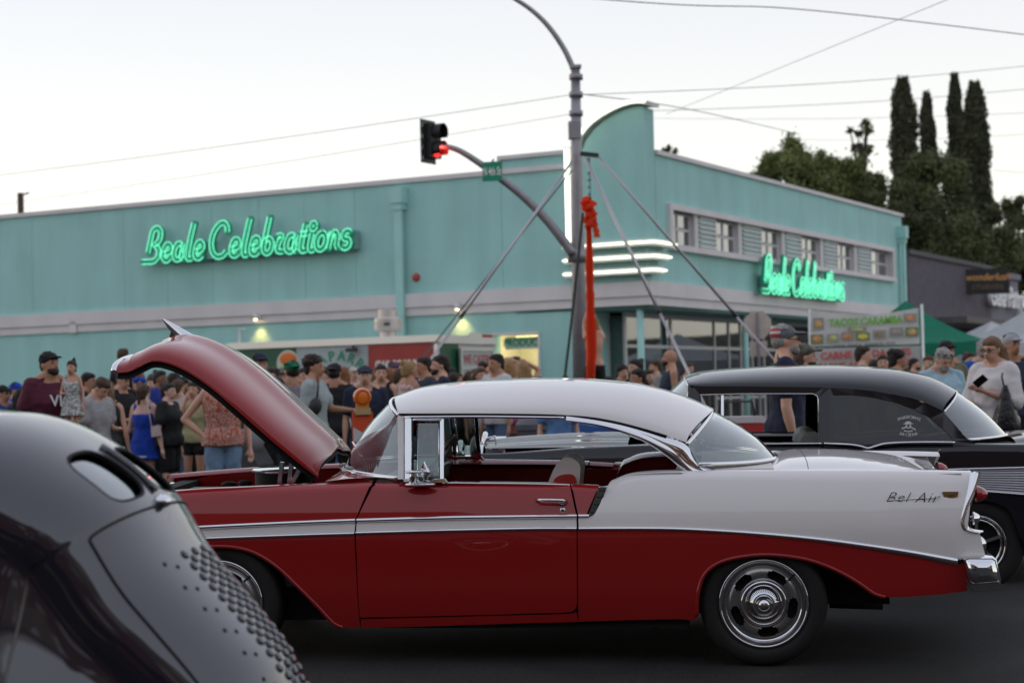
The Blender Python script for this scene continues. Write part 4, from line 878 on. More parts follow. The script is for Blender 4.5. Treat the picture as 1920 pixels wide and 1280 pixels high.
# bright trims
def strip_trim(name, pts, h, m, lo=None, n=6):
    P = crom([S(p[0], p[1]) for p in pts], n); G = []; c_ = len(P)
    for i, p in enumerate(P):
        hh = h if lo is None else h + (lo - h) * (i / (c_ - 1)) ** 2
        y = ys_red(p.x, p.y); G.append([Vector((p.x, y + .004, p.y - hh / 2)), Vector((p.x, y - .006, p.y - hh * .42)), Vector((p.x, y - .011, p.y)), Vector((p.x, y - .006, p.y + hh * .42)), Vector((p.x, y + .004, p.y + hh / 2))])
    o = MB().grid(G).build(name, m, red, True); K.near.append(o); return o
strip_trim('upper_trim', [(150, 1003), (350, 990), (560, 980), (665, 976)], .022, m_chr); strip_trim('upper_trim', [(668, 976), (850, 971), (1000, 969), (1081, 968)], .022, m_chr)
strip_trim('lower_trim', [(150, 1024), (350, 1011), (560, 1003), (664, 1000)], .020, m_chr); strip_trim('lower_trim', [(667, 999), (850, 994), (1000, 991), (1081, 991)], .020, m_chr)
strip_trim('lower_trim', [(1085, 991), (1240, 991), (1340, 995), (1440, 1002), (1540, 1012), (1640, 1026), (1720, 1039), (1796, 1054)], .020, m_chr, .042)
strip_trim('upper_trim', [(1084, 968), (1104, 968)], .022, m_chr)
# slanted sash with its notches
sp_ = [S(1100, 972), S(1118, 970), S(1137, 914), S(1122, 914)]
o = MB().prism([(a, b) for a, b in sp_], (.052, .070)).build('sash', m_chr, red); K.near.append(o)
for t in (.16, .42, .66, .88):
    a = Vector(sp_[0]).lerp(Vector(sp_[3]), t); b = Vector(sp_[1]).lerp(Vector(sp_[2]), t); d = (Vector(sp_[3]) - Vector(sp_[0])).normalized() * .014; q = a.lerp(b, .15); r_ = a.lerp(b, .88)
    o = MB().prism([tuple(q - d * .1), tuple(r_ - d * .5), tuple(r_ + d * .9), tuple(r_ * .85 + q * .15 + d * .9), tuple(r_ * .85 + q * .15), tuple(q + d * .3)], (.048, .053)).build('sash_notch', m_gap, red); K.near.append(o)
K.mirror_sash = True
# belt mouldings on the sill
K.trim('belt_moulding', [(830, 905), (1000, 907), (1068, 909)], .006, m_chr, red, lat=.10, off=0); K.trim('belt_moulding', [(1070, 909), (1110, 912), (1137, 912), (1155, 901), (1180, 891), (1215, 887), (1280, 885)], .005, m_chr, red, lat=.13, off=0)
# --- handle, lock, mirror, script
MB().tube([(*(lambda q: (q[0], .035, q[1]))(S(1003, 937)),), (*(lambda q: (q[0], .005, q[1]))(S(1012, 937)),), (*(lambda q: (q[0], .002, q[1]))(S(1055, 938)),), (*(lambda q: (q[0], .03, q[1]))(S(1062, 940)),)], [.006, .009, .010, .008], 8).build('door_handle', m_chr, red, True)
q = S(1053, 942); MB().ell((q[0], .03, q[1]), (.026, .018, .013), 14, 8).build('handle_button', m_chr, red, True)
q = S(1054, 957); MB().lathe([(0, -.008), (.010, -.010), (.015, -.004), (.016, .0)], 18, (q[0], .032, q[1]), 'Y').build('door_lock', m_chr, red, True)
q = S(785, 909); mr_ = MB().ell((q[0], .045, q[1]), (.085, .04, .012), 20, 8).build('mirror', m_chr, red, True)
a = S(772, 908); b = S(770, 884); MB().tube([(a[0], .04, a[1]), (b[0] + .01, .0, b[1])], [.026, .014], 10).build('mirror_stem', m_chr, mr_, True); MB().ell((b[0] + .015, -.005, b[1]), (.05, .035, .010), 14, 6).build('mirror_bracket', m_chr, mr_, True)
MB().lathe([(.0, -.008), (.055, -.004), (.062, .01), (.045, .035), (.0, .05)], 4, (0, 0, 0), 'X').build('mirror_head', m_chr, mr_, False).matrix_local = Matrix.Translation((S(780, 0)[0], .0, S(781, 884)[1])) @ Matrix.Rotation(rad(35), 4, 'Z') @ Matrix.Diagonal((.5, .8, .9, 1))
x0_, z0_ = S(1710, 934); yy = ys_red(x0_, z0_)
text('model_script', 'Bel Air', m_chr, red, basis((x0_, yy - .006, z0_), (1, 0, -.02), (0, 0, 1)), .075, .003, shear=.45, offset=-.001, sx=1.15, spacing=1.1)
xa_, za_ = S(1676, 938); xb_, zb_ = S(1757, 934); MB().tube([(xa_, ys_red(xa_, za_) - .005, za_), (xb_, ys_red(xb_, zb_) - .005, zb_)], .0025, 6).build('script_underline', m_chr, red)
xb_, zb_ = S(1785, 929); yb_ = ys_red(xb_, zb_)
MB().prism([(xb_ - .042, zb_ + .016), (xb_ + .042, zb_ + .016), (xb_ + .036, zb_ - .010), (xb_, zb_ - .018), (xb_ - .036, zb_ - .010)], (yb_ - .008, yb_)).build('badge', mat('gold_badge', (.62, .36, .12), .3, metal=.8), red)
MB().prism([(xb_ - .018, zb_ + .004), (xb_ + .018, zb_ + .004), (xb_ + .018, zb_ - .004), (xb_ - .018, zb_ - .004)], (yb_ - .012, yb_ - .008)).build('badge_bar', m_chr, red)
# --- tail: housing, lens, bumper
th_ = crom([S(*p) for p in ((1830, 889), (1824, 915), (1815, 945), (1807, 972), (1807, 986), (1814, 996), (1836, 1000))], 5); G = []
for p in th_: G.append([Vector((p.x - .012, ys_red(p.x, p.y) + .0, p.y)), Vector((p.x + .004, ys_red(p.x, p.y) - .008, p.y)), Vector((p.x + .030, .06, p.y + .004)), Vector((p.x + .034, .10, p.y + .006)), Vector((p.x + .01, .17, p.y))])
o = MB().grid(G).build('tail_light_housing', m_chr, red, True); K.near.append(o)
c = S(1834, 926, .1); o = MB().lathe([(.0, .062), (.022, .050), (.038, .025), (.043, .0)], 20, (c[0] - .01, .115, c[1]), 'X').build('tail_lens', mat('lens_red', (.35, .01, .015), .2, coat=1), red, True); K.near.append(o)
c = S(1826, 972, .1); o = MB().lathe([(.0, .03), (.02, .03), (.035, .0)], 20, (c[0], .12, c[1]), 'X').build('reverse_lamp', m_chr, red, True); K.near.append(o)
# bumper wing: rounded chrome guard turning the corner
gp = [(1804, 1046), (1811, 1043), (1861, 1043), (1867, 1047), (1876, 1085), (1873, 1091), (1822, 1095), (1815, 1091)]
gv = [S(p[0], p[1], -.02) for p in gp]; cx_ = sum(p[0] for p in gv) / 8; cz_ = sum(p[1] for p in gv) / 8
G = []
for k, y in ((.30, -.085), (.55, -.078), (.80, -.062), (.90, -.048), (.93, -.052), (1.0, -.036), (1.03, .0), (1.03, .06)): G.append([Vector((cx_ + (a - cx_) * k, y, cz_ + (b - cz_) * k)) for a, b in gv])
bo = MB().grid(G, True); bo.add([g_ for g_ in G[0]], [tuple(range(8))]); o = bo.build('bumper_guard', m_chr, red, True, 50); K.near.append(o)
q = S(1859, 1073, -.05); MB().lathe([(0, -.008), (.007, -.006), (.012, 0)], 14, (q[0], -.062, q[1]), 'Y').build('bumper_bolt', m_chd, red, True)
xr = max(a for a, b in gv); zl = min(b for a, b in gv); zh_ = max(b for a, b in gv)
MB().grid([[Vector((x, y, z)) for y in [.0 + CW * i / 20 for i in range(21)]] for x, z in ((xr - .14, zh_), (xr - .02, zh_ - .01), (xr, (zl + zh_) / 2), (xr - .01, zl), (xr - .12, zl - .02))]).build('rear_bumper', m_chr, red, True)
o = MB().prism([S(1816, 1092), S(1875, 1090), S(1876, 1105), S(1825, 1109)], (-.02, .12)).build('bumper_lower', m_chd, red); K.near.append(o)
zt0 = S(1700, 887)[1]; xq = S(1815, 900)[0]
MB().grid([[Vector((xq - .02 + .05 * math.sin(math.pi * u), .10 + (CW - .2) * v / 12, .42 + (zt0 - .50) * u)) for v in range(13)] for u in [i / 6 for i in range(7)]]).build('rear_panel', m_white, red, True)
# --- boot deck
dk = crom([S(*p, .9) for p in ((1425, 868), (1470, 852), (1540, 848), (1610, 851), (1680, 861), (1730, 873), (1768, 890))], 6); G = []
for p in dk:
    ze_ = zt0 - .012; row = []
    for j in range(25):
        s_ = -1 + 2 * j / 24; y = CW / 2 + s_ * (CW / 2 - .13); dome = (1 - abs(s_) ** 3.5) ** 1.1; val = -.012 * math.exp(-((abs(s_) - .86) / .1) ** 2); row.append(Vector((p.x, y, ze_ + (p.y - ze_) * dome + val)))
    G.append(row)
ng = 10; MB().grid(G[:ng]).build('rear_deck', m_white, red, True); MB().grid([[v + Vector((.004, 0, 0)) for v in G[ng - 1]]] + G[ng:]).build('boot_lid', m_white, red, True)
MB().tube([v + Vector((.002, 0, -.004)) for v in G[ng - 1]], .004, 5).build('shut_line', m_gap, red)
# --- roof
rl = .20
edge = [(746, 776, .25), (800, 776, .22), (900, 776, .20), (1000, 777, .20), (1060, 779, .20), (1110, 783, .20), (1160, 792, .20), (1210, 805, .20), (1250, 817, .21), (1287, 829, .22)]
ctr = [(752, 738), (800, 723), (880, 714), (980, 709), (1060, 708), (1125, 711), (1190, 718), (1245, 730), (1295, 747), (1338, 766)]
EP = crom([(*S(a, b, c),) for a, b, c in edge], 5); CP = crom([S(a, b, CW / 2) for a, b in ctr], 5); LT = crom([(i, e[2]) for i, e in enumerate(edge)], 5)
n_ = len(EP); G = []
for i in range(n_):
    e, c, l = EP[i], CP[i], LT[i].y; row = []
    for j in range(33):
        s_ = -1 + 2 * j / 32; a = abs(s_); f = (1 - a ** 2.3) ** .62 if a < 1 else 0; fx = (1 - a ** 2.6) ** .8 if a < 1 else 0
        sv = math.copysign(1 - (1 - a) ** 1.5, s_) if a else 0
        y = CW / 2 + sv * (CW / 2 - l); fa = (1 - abs(sv) ** 2.4) ** .62 if abs(sv) < 1 else 0; fxa = (1 - abs(sv) ** 2.2) if abs(sv) < 1 else 0
        row.append(Vector((e.x + (c.x - e.x) * fxa, y, e.y + (c.y - e.y) * fa)))
    G.append(row)
MB().grid(G).build('roof', m_white, red, True); MB().grid([[v * 1.0 + Vector((0, 0, -.03)) for v in r_[2:-2]] for r_ in G[1:-1]]).build('headlining', mat('headlining', (.10, .09, .09), .9), red, True)
ROOF = G
# drip rail and bright window surround
def T3(pts, n=5): return [Vector((p.x, p.y, p.z)) for p in crom([(*(lambda q: (q[0], c, q[1]))(S(a, b, c)),) for a, b, c in pts], n)]
def near_tube(name, pts, r, m, n=5):
    o = MB().tube(T3(pts, n), r, 8).build(name, m, red, True); K.near.append(o); return o
near_tube('drip_rail', [(748, 777, .235), (800, 777, .205), (900, 777, .185), (1000, 778, .185), (1060, 780, .185), (1110, 784, .185), (1160, 793, .185), (1210, 806, .185), (1250, 818, .195)], .007, m_gap)
near_tube('window_trim', [(757, 782, .21), (900, 781, .18), (1058, 783, .18)], .008, m_chr)
# stainless rear pillar: widening blade from the roof rail to the quarter
up = [(1062, 778), (1110, 784), (1160, 793), (1210, 806), (1250, 820), (1284, 832), (1306, 858), (1335, 878), (1385, 886)]
lo = [(1062, 790), (1110, 796), (1155, 807), (1195, 822), (1228, 840), (1256, 860), (1272, 874), (1284, 884), (1287, 888)]
U_ = crom([S(*p, .19) for p in up], 5); L__ = crom([S(*p, .17) for p in lo], 5); G2 = []
for a, b in zip(U_, L__):
    G2.append([Vector((b.x + (a.x - b.x) * t, .165 + .03 * t - .022 * math.sin(math.pi * t) - .006 * math.sin(3 * math.pi * t), b.y + (a.y - b.y) * t)) for t in [k / 8 for k in range(9)]])
o = MB().grid(G2).build('rear_pillar_trim', m_chr, red, True); K.near.append(o)
# --- rear window glass (wraps round)
top_ = [S(1286, 831, .22), S(1338, 767, CW / 2)]
def wrap(E0, E1, C0, C1, l0, l1, p=2.2, rows=8, cols=28, bulge=.0):
    """glass from lower curve (near end E0, centre C0) to upper curve (near end E1, centre C1)"""
    G = []
    for i in range(rows + 1):
        t = i / rows; row = []
        e = Vector(E0).lerp(Vector(E1), t); c = Vector(C0).lerp(Vector(C1), t); l = l0 + (l1 - l0) * t; b = bulge * math.sin(math.pi * t)
        for j in range(cols + 1):
            sv = math.sin(math.pi / 2 * (-1 + 2 * j / cols)); f = (1 - abs(sv) ** p) if abs(sv) < 1 else 0; f = max(f, 0) ** .8
            row.append(Vector((e.x + (c.x - e.x + b) * f, CW / 2 + sv * (CW / 2 - l), e.y + (c.y - e.y + abs(b) * .4) * f)))
        G.append(row)
    return G
GR = wrap(S(1310, 870, .16), S(1288, 833, .205), S(1455, 855, CW / 2), S(1336, 770, CW / 2), .16, .205, bulge=.03)
MB().grid(GR).build('rear_window', m_cgw, red, True)
MB().tube(GR[0], .012, 8).build('rear_window_trim', m_chr, red, True); MB().tube(GR[-1], .011, 8).build('rear_window_trim', m_chr, red, True)
# --- windscreen, pillars, vent window
GW = wrap(S(747, 896, .13), S(748, 779, .25), S(655, 870, CW / 2), S(746, 745, CW / 2), .13, .25, p=2.6, bulge=-.03)
MB().grid(GW).build('windscreen', m_cgw, red, True)
MB().tube(GW[0], .015, 8).build('windscreen_trim', m_chr, red, True); MB().tube(GW[-1], .012, 8).build('windscreen_trim', m_chr, red, True)
def near_quad(name, a, b, c, d, m, th=.02):
    """four (px, py, lat) corners"""
    v = [Vector((S(*q)[0], q[2], S(*q)[1])) for q in (a, b, c, d)]; w2 = [p + Vector((0, th, 0)) for p in v]
    o = MB().add(v + w2, [(0, 1, 2, 3), (7, 6, 5, 4), (0, 4, 5, 1), (1, 5, 6, 2), (2, 6, 7, 3), (3, 7, 4, 0)]).build(name, m, red); K.near.append(o); return o
near_quad('front_pillar', (746, 898, .10), (757, 898, .10), (757, 780, .23), (746, 778, .23), m_white, .03)
near_quad('pillar_trim', (759, 899, .085), (771, 899, .085), (771, 784, .20), (759, 784, .20), m_chr, .03)
near_tube('vent_frame', [(774, 787, .19), (828, 787, .19)], .006, m_chr); near_quad('vent_post', (825, 899, .085), (832, 899, .085), (832, 785, .19), (825, 785, .19), m_chr, .02)
near_tube('vent_frame', [(774, 787, .19), (774, 898, .085)], .005, m_gap); near_tube('vent_seal', [(783, 794, .185), (783, 892, .09), (823, 892, .09), (823, 794, .185)], .004, m_chr, 1)
near_quad('vent_glass', (783, 894, .092), (824, 894, .092), (824, 793, .187), (783, 793, .187), m_cgl, .003)
near_quad('vent_sill', (757, 903, .08), (838, 904, .08), (833, 897, .085), (757, 897, .085), m_chr, .03)
# --- cowl
zc0 = S(640, 905)[1]; xc0 = S(600, 900)[0]; G = []
xw = lambda j: GW[0][j]
for t in (0, .35, .7, 1):
    row = []
    for j in range(29):
        w0 = GW[0][j]; front = Vector((xc0 + .0, w0.y, zc0 - .01 + .03 * (1 - (2 * (w0.y - .9) / CW) ** 2))); row.append(w0.lerp(front, t) + Vector((0, 0, .012 * math.sin(math.pi * t))))
    G.append(row)
MB().grid(G).build('cowl', m_red, red, True)
MB().tube([g_ + Vector((-.02, 0, .01)) for g_ in G[1][4:13]], .008, 6).build('wiper', m_chr, red, True); MB().tube([Vector((xc0 + .13, .62, zc0 + .05)), GW[3][10] + Vector((-.03, 0, 0))], .007, 6).build('wiper', m_chr, red, True)
for j in range(7): MB().box((xc0 + .05, .42 + j * .07, zc0 + .02), (xc0 + .16, .46 + j * .07, zc0 + .055)).build('cowl_vent', m_chd, red)
# --- raised bonnet
he = [(597, 896, .36), (560, 868, .33), (500, 818, .30), (440, 765, .28), (395, 727, .28), (350, 697, .28), (315, 682, .28), (285, 678, .28), (258, 690, .28), (238, 698, .27), (214, 698, .26)]
HE = crom([(*S(a, b, c),) for a, b, c in he], 5); HL = crom([(i, e[2]) for i, e in enumerate(he)], 5); m_ = len(HE); G = []; GI = []
for i in range(m_):
    d = HE[min(i + 1, m_ - 1)] - HE[max(i - 1, 0)]; d.normalize(); nn = Vector((-d.y, d.x)) * (1 if -d.y > 0 or d.x > 0 else -1)
    nn = Vector((d.y, -d.x)); nn = nn if nn.y > 0 else -nn
    t = i / (m_ - 1)
    if t < .10: nn = nn.lerp(Vector((0, 1)), 1 - t / .10)
    if t > .86: nn = nn.lerp(Vector((-.15, 1)), (t - .86) / .14 * .8)
    cr_ = .125 + .035 * t - (.06 * max(0, (t - .88) / .12)); l = HL[i].y; row = []; ri = []
    for j in range(41):
        s_ = -1 + 2 * j / 40; a = abs(s_); sv = math.copysign(1 - (1 - a) ** 1.8, s_) if a else 0; q = abs(sv)
        f = ((1 - q ** 3.0) ** .45 if q < 1 else 0) * .80 + .20 * math.exp(-(sv / .22) ** 2) * (1 if t < .93 else .5)
        row.append(Vector((HE[i].x + nn.x * cr_ * f, CW / 2 + sv * (CW / 2 - l), HE[i].y + nn.y * cr_ * f)))
        ri.append(Vector((HE[i].x + nn.x * (cr_ * f - .035), CW / 2 + sv * (CW / 2 - l - .02), HE[i].y + nn.y * (cr_ * f - .035))))
    G.append(row); GI.append(ri)
bon = MB().grid(G).build('bonnet', m_red, red, True)
MB().grid(GI[1:-1]).build('bonnet_liner', m_gap, bon, True)
tips = MB().tube([g_ for g_ in G[-1]], .018, 8).build('bonnet_lip', m_chr, bon, True)
for y in (.78, 1.02): MB().tube([Vector((GI[k][20].x, y, GI[k][20].z)) - Vector((-.02, 0, .05)) for k in range(6, m_ - 10, 3)], .025, 6).build('brace', m_gap, bon, True)
# bonnet ornament: swept chrome dart
k_ = int(m_ * .60); base = G[k_][20]
tipv = S(305, 597, CW / 2); bas = S(396, 662, CW / 2); und = S(326, 634, CW / 2)
or_ = MB(); A_ = Vector((tipv[0], CW / 2, tipv[1])); B_ = Vector((bas[0], CW / 2, bas[1])); D_ = Vector((und[0], CW / 2, und[1]))
ax = (B_ - A_).normalized(); pn = Vector((ax.z, 0, -ax.x)); pn = pn if pn.z > 0 else -pn; G3 = []
for t, wd_, hh in ((0, .004, .004), (.15, .012, .02), (.4, .03, .035), (.65, .05, .05), (.85, .09, .045), (1, .05, .03)):
    c = A_.lerp(B_, t) - pn * hh * .4; G3.append([c + Vector((0, wd_ * math.cos(2 * math.pi * k / 12), 0)) + pn * hh * math.sin(2 * math.pi * k / 12) for k in range(12)])
or_.grid(G3, True); orn = or_.build('bonnet_ornament', m_chr, bon, True)
MB().beam(A_.lerp(B_, .30) - pn * .01, D_ + pn * -.01, .015, .05).build('ornament_foot', m_chr, orn)
for s_ in (-1, 1): MB().ell(B_ + Vector((0, s_ * .07, .0)) + pn * .004, (.045, .04, .03), 12, 8).build('ornament_wing', m_chr, orn, True)
# hinges and props
for px in (523, 541):
    a = S(px, 912, .42); b = S(px + 3, 866, .42); MB().beam((a[0], .42, a[1] - .02), (b[0] + .01, .42, b[1]), .03, .022).build('bonnet_hinge', m_chd, red)
a = S(556, 915, .42); b = S(568, 868, .42); MB().beam((a[0] - .04, .42, a[1]), (b[0], .42, b[1]), .04, .02).build('bonnet_hinge', m_chd, red)
# --- engine bay
xf = S(150, 935)[0]; xb_ = S(640, 900)[0]; zt1 = S(440, 917)[1]
K.near.append(MB().prism([(xf + .02, .45), (xb_, .45), S(640, 911), S(560, 915), S(440, 922), S(350, 927), S(260, 934), S(190, 950), S(160, 975)], (.215, .235)).build('inner_wing', m_red, red))
MB().box((xf + .1, .2, .22), (xb_, CW - .2, .40)).build('engine_floor', m_gap, red); MB().box((xb_ - .02, .2, .3), (xb_ + .02, CW - .2, zt1 - .02)).build('bulkhead', m_gap, red)
MB().box((xb_ - 1.15, .62, .4), (xb_ - .30, 1.18, zt1 - .09)).build('engine_block', mat('engine_dark', (.03, .03, .03), .5, var=.4, vscale=20), red)
ac = S(532, 893, CW / 2); MB().lathe([(.0, .07), (.17, .068), (.185, .06), (.185, .05), (.165, .045), (.165, -.035), (.185, -.04), (.185, -.05), (.0, -.05)], 32, (ac[0], CW / 2, ac[1] - .015)).build('air_cleaner', m_chr, red, True, 30)
MB().lathe([(.168, .044), (.168, -.034)], 40, (ac[0], CW / 2, ac[1] - .015)).build('air_filter', m_gap, red, True)
MB().box((xf + .12, .25, .4), (xf + .22, CW - .25, zt1 - .08)).build('radiator', m_gap, red)
for (px, py, lt, r_) in ((460, 905, .7, .03), (430, 908, 1.2, .035), (575, 903, 1.3, .04)):
    c = S(px, py, lt); MB().ell((c[0], lt, c[1]), (r_ * 1.5, r_, r_ * .6), 10, 8).build('engine_part', m_gap, red, True)
# front end: headlamps and nose
K.near.append(MB().lathe([(.0, -.02), (.09, -.01), (.10, .02), (.12, .03), (.12, .12)], 24, (xf - .0, .22, .74), 'X').build('headlamp', m_chr, red, True))
MB().box((xf + .02, .2, .45), (xf + .10, CW - .2, zt1 - .12)).build('grille', m_chr, red); MB().box((xf - .1, .0, .36), (xf + .02, CW, .50)).build('front_bumper', m_chr, red)
# --- underside, inner arches, wheels
MB().box((S(690, 0)[0], .06, .20), (S(1290, 1100)[0], CW - .06, .27)).build('floor_pan', m_gap, red)
MB().box((S(1310, 0)[0], .35, .36), (S(1770, 0)[0], CW - .35, .60)).build('boot_floor', m_gap, red); MB().box((S(1300, 0)[0], .10, .27), (S(1312, 0)[0], CW - .1, .8)).build('arch_wall', m_gap, red)
K.near.append(MB().box((S(1300, 0)[0], .24, .3), (S(1660, 0)[0], .28, .8)).build('inner_arch', m_gap, red))
K.near.append(MB().tube([(S(1550, 0)[0], .5, .26), (S(1655, 0)[0], .5, .25)], .022, 10).build('exhaust_pipe', m_gap, red, True))
MB().tube([(S(1150, 0)[0], .25, .20), (S(1215, 0)[0], .2, .19)], .02, 8).build('side_pipe', m_chd, red, True)
MB().tube([(0, .2, .335), (0, CW - .2, .335)], .05, 8).build('axle', m_gap, red)
for x in (0.0, -2.92):
    make_wheel(red, (x, .03, .335), -1); make_wheel(red, (x, CW - .03, .335), 1)
# --- interior
st_ = [S(1022, 920, .35), S(1032, 893, .35), S(1042, 872, .35), S(1052, 862, .35), S(1066, 858, .35), S(1080, 864, .35), S(1088, 878, .35), S(1084, 920, .35)]
o = MB().prism([(p.x, p.y) for p in crom(st_, 3)], (.36, .74)).build('seat_back', m_inwh, red, True, 40)
st2 = [S(1034, 920, .34), S(1040, 897, .34), S(1060, 889, .34), S(1078, 893, .34), S(1082, 920, .34)]; MB().prism([(p.x, p.y) for p in crom(st2, 3)], (.335, .365)).build('seat_side', m_inred, red)
MB().box((S(930, 0)[0], .34, .45), (S(1060, 0)[0], CW - .34, .68)).build('seat_cushion', m_inred, red)
MB().prism([S(1255, 925, .3), S(1272, 880, .3), S(1285, 866, .3), S(1298, 866, .3), S(1310, 925, .3)], (.32, CW - .32)).build('rear_seat', m_inwh, red, True)
MB().prism([S(700, 912, .2), S(715, 893, .2), (S(765, 893, .2)), S(778, 902, .2), S(775, 930, .2)], (.15, CW - .15)).build('dashboard', mat('dash_green_grey', (.10, .16, .15), .3, coat=.6), red, True, 40)
cs_ = S(820, 872, .48); Rw = Matrix.Rotation(rad(-62), 3, 'Y'); ring = [Vector((cs_[0], .50, cs_[1])) + Rw @ Vector((.19 * math.cos(t), .19 * math.sin(t), 0)) for t in [2 * math.pi * k / 36 for k in range(36)]]
sw_ = MB().tube(ring, .010, 8, closed=True).build('steering_wheel', mat('wheel_grey', (.30, .27, .27), .3), red, True)
for k in (3, 18, 33): MB().tube([ring[k], Vector((cs_[0] - .03, .50, cs_[1] - .01))], .008, 6).build('spoke', m_chr, sw_)
MB().tube([(cs_[0] - .03, .5, cs_[1] - .02), (cs_[0] - .35, .5, cs_[1] - .22)], .02, 8).build('steering_column', m_gap, red)
K.near.append(MB().prism([S(680, 916, .16), S(1135, 920, .16), S(1158, 906, .16), S(1185, 897, .16), S(1220, 893, .16), S(1330, 891, .16), S(1330, 1150, .16), S(680, 1150, .16)], (.17, .20)).build('door_card', m_inred, red))
MB().prism([(S(1300, 0)[0], S(1400, 884)[1]), (S(1440, 0)[0], S(1400, 884)[1]), (S(1440, 0)[0], S(1400, 890)[1]), (S(1300, 0)[0], S(1400, 890)[1])], (.2, CW - .2)).build('parcel_shelf', m_inwh, red)
c = S(770, 762, CW / 2); MB().ell((c[0] + .0, CW / 2, c[1]), (.02, .12, .03), 12, 6).build('inside_mirror', m_chd, red, True)
K.mirror()
# far-side upright frames and round-backed mirror on the far door
c = S(890, 843, 1.70); mm = MB().ell((c[0], 1.72, c[1]), (.035, .02, .085), 20, 12).build('far_mirror', m_inwh, red, True); MB().tube([(c[0], 1.72, c[1] - .06), (c[0], 1.68, c[1] - .14)], .01, 6).build('far_mirror_stem', m_chr, red)
# ================================================================ black sedan parked beyond the red car
def ys_blk(x, z):
    y = 0.0
    if z > .72: y += .03 * ((z - .72) / .28) ** 2
    if z < .42: y += .30 * (.42 - z) ** 1.5
    if x < -3.2: y += .15 * ((-3.2 - x) / .6) ** 2
    return y
BW = 1.86
MK = car_matrix((1832, 1020), 12.6, -6.2, 1.0, .3, .33, .04)
blk = empty('black_sedan', (0, 0, 0), 0, 'glossy black classic sedan with a club decal on its tinted rear side window', 'car'); blk.matrix_world = MK
KB = Side(MK, BW, ys_blk); SB = KB.S
SHB = [(.012, -.005), (.04, .0), (.09, .002), (.16, .0)]
KB.panel('front_wing', [((868, 960), (868, 862)), ((905, 1000), (890, 852)), ((925, 960), (935, 850)), ((975, 940), (985, 847)), ((1040, 960), (1040, 843)), ((1075, 1040), (1080, 840)), ((1200, 1078), (1200, 835)), ((1240, 1078), (1240, 834))], m_black, blk, shoulder=SHB, rows=10)
KB.panel('door', [((1244, 1078), (1244, 834)), ((1400, 1078), (1400, 833)), ((1541, 1078), (1541, 832))], m_black, blk, shoulder=SHB[:3], rows=10)
KB.panel('rear_quarter', [((1545, 1078), (1545, 832)), ((1627, 1078), (1627, 838)), ((1700, 1078), (1700, 833)), ((1748, 1040), (1750, 832)), ((1775, 960), (1775, 832)), ((1832, 938), (1832, 832)), ((1890, 955), (1890, 833)), ((1918, 1015), (1920, 833)), ((1960, 1040), (1960, 833)), ((2030, 1030), (2060, 828))], m_black, blk, shoulder=SHB, rows=12)
m_alum = mat('ribbed_aluminium', (.42, .41, .43), .28, metal=.85)
# silver side insert with beads
xa = crom([SB(1640, 900), SB(1700, 888), SB(1760, 882), SB(1900, 878), SB(2050, 874)], 4); xb = crom([SB(1640, 902), SB(1700, 908), SB(1760, 913), SB(1900, 924), SB(2050, 936)], 4); G = []
for a, b in zip(xa, xb): G.append([Vector((b.x + (a.x - b.x) * t, ys_blk(0, b.y + (a.y - b.y) * t) - .004 - .006 * (.5 + .5 * math.sin(t * 10 * 6.283)), b.y + (a.y - b.y) * t)) for t in [k / 60 for k in range(61)]])
KB.near.append(MB().grid(G).build('side_insert', m_alum, blk, True))
KB.trim('side_trim', [(900, 905), (1300, 890), (1560, 898), (1640, 900), (1700, 888), (1760, 881), (1900, 877), (2050, 873)], .008, m_chr, blk); KB.trim('side_trim', [(1640, 901), (1700, 909), (1760, 914), (1900, 925), (2050, 937)], .008, m_chr, blk)
KB.trim('belt_moulding', [(1250, 833), (1400, 832), (1541, 831)], .006, m_chr, blk, lat=.03); KB.trim('belt_moulding', [(1545, 831), (1590, 833), (1612, 836), (1627, 840), (1642, 836), (1665, 831), (1720, 829), (1790, 829)], .008, m_chr, blk, lat=.02)
# roof
edge = [(1290, 722, .20), (1340, 725, .16), (1400, 725, .135), (1480, 726, .13), (1560, 727, .13), (1620, 731, .13), (1680, 740, .13), (1725, 751, .13), (1768, 770, .14)]
ctr = [(1283, 704), (1320, 695), (1390, 689), (1470, 685), (1550, 684), (1620, 686), (1690, 693), (1745, 707), (1788, 729)]
EP = crom([(*SB(a, b, c),) for a, b, c in edge], 5); CP = crom([SB(a, b, BW / 2) for a, b in ctr], 5); LT = crom([(i, e[2]) for i, e in enumerate(edge)], 5)
def roof_grid(EP, CP, LT, W_):
    G = []
    for e, c, lv in zip(EP, CP, LT):
        l = lv.y; row = []
        for j in range(33):
            s_ = -1 + 2 * j / 32; a = abs(s_); sv = math.copysign(1 - (1 - a) ** 1.5, s_) if a else 0; q = abs(sv)
            fa = (1 - q ** 2.4) ** .62 if q < 1 else 0; fx = (1 - q ** 2.2) if q < 1 else 0
            row.append(Vector((e.x + (c.x - e.x) * fx, W_ / 2 + sv * (W_ / 2 - l), e.y + (c.y - e.y) * fa)))
        G.append(row)
    return G
RG = roof_grid(EP, CP, LT, BW); MB().grid(RG).build('roof', m_black, blk, True); MB().grid([[v + Vector((0, 0, -.03)) for v in r_[2:-2]] for r_ in RG[1:-1]]).build('headlining', mat('headlining', (.10, .09, .09), .9), blk, True)
def bq(name, pts, m, th=.02, closed=None):
    v = [Vector((SB(*q)[0], q[2], SB(*q)[1])) for q in pts]; n = len(v); w2 = [p + Vector((0, th, 0)) for p in v]
    o = MB().add(v + w2, [tuple(range(n)), tuple(range(2 * n - 1, n - 1, -1))] + [(i, i + n, (i + 1) % n + n, (i + 1) % n) for i in range(n)]).build(name, m, blk); KB.near.append(o); return o
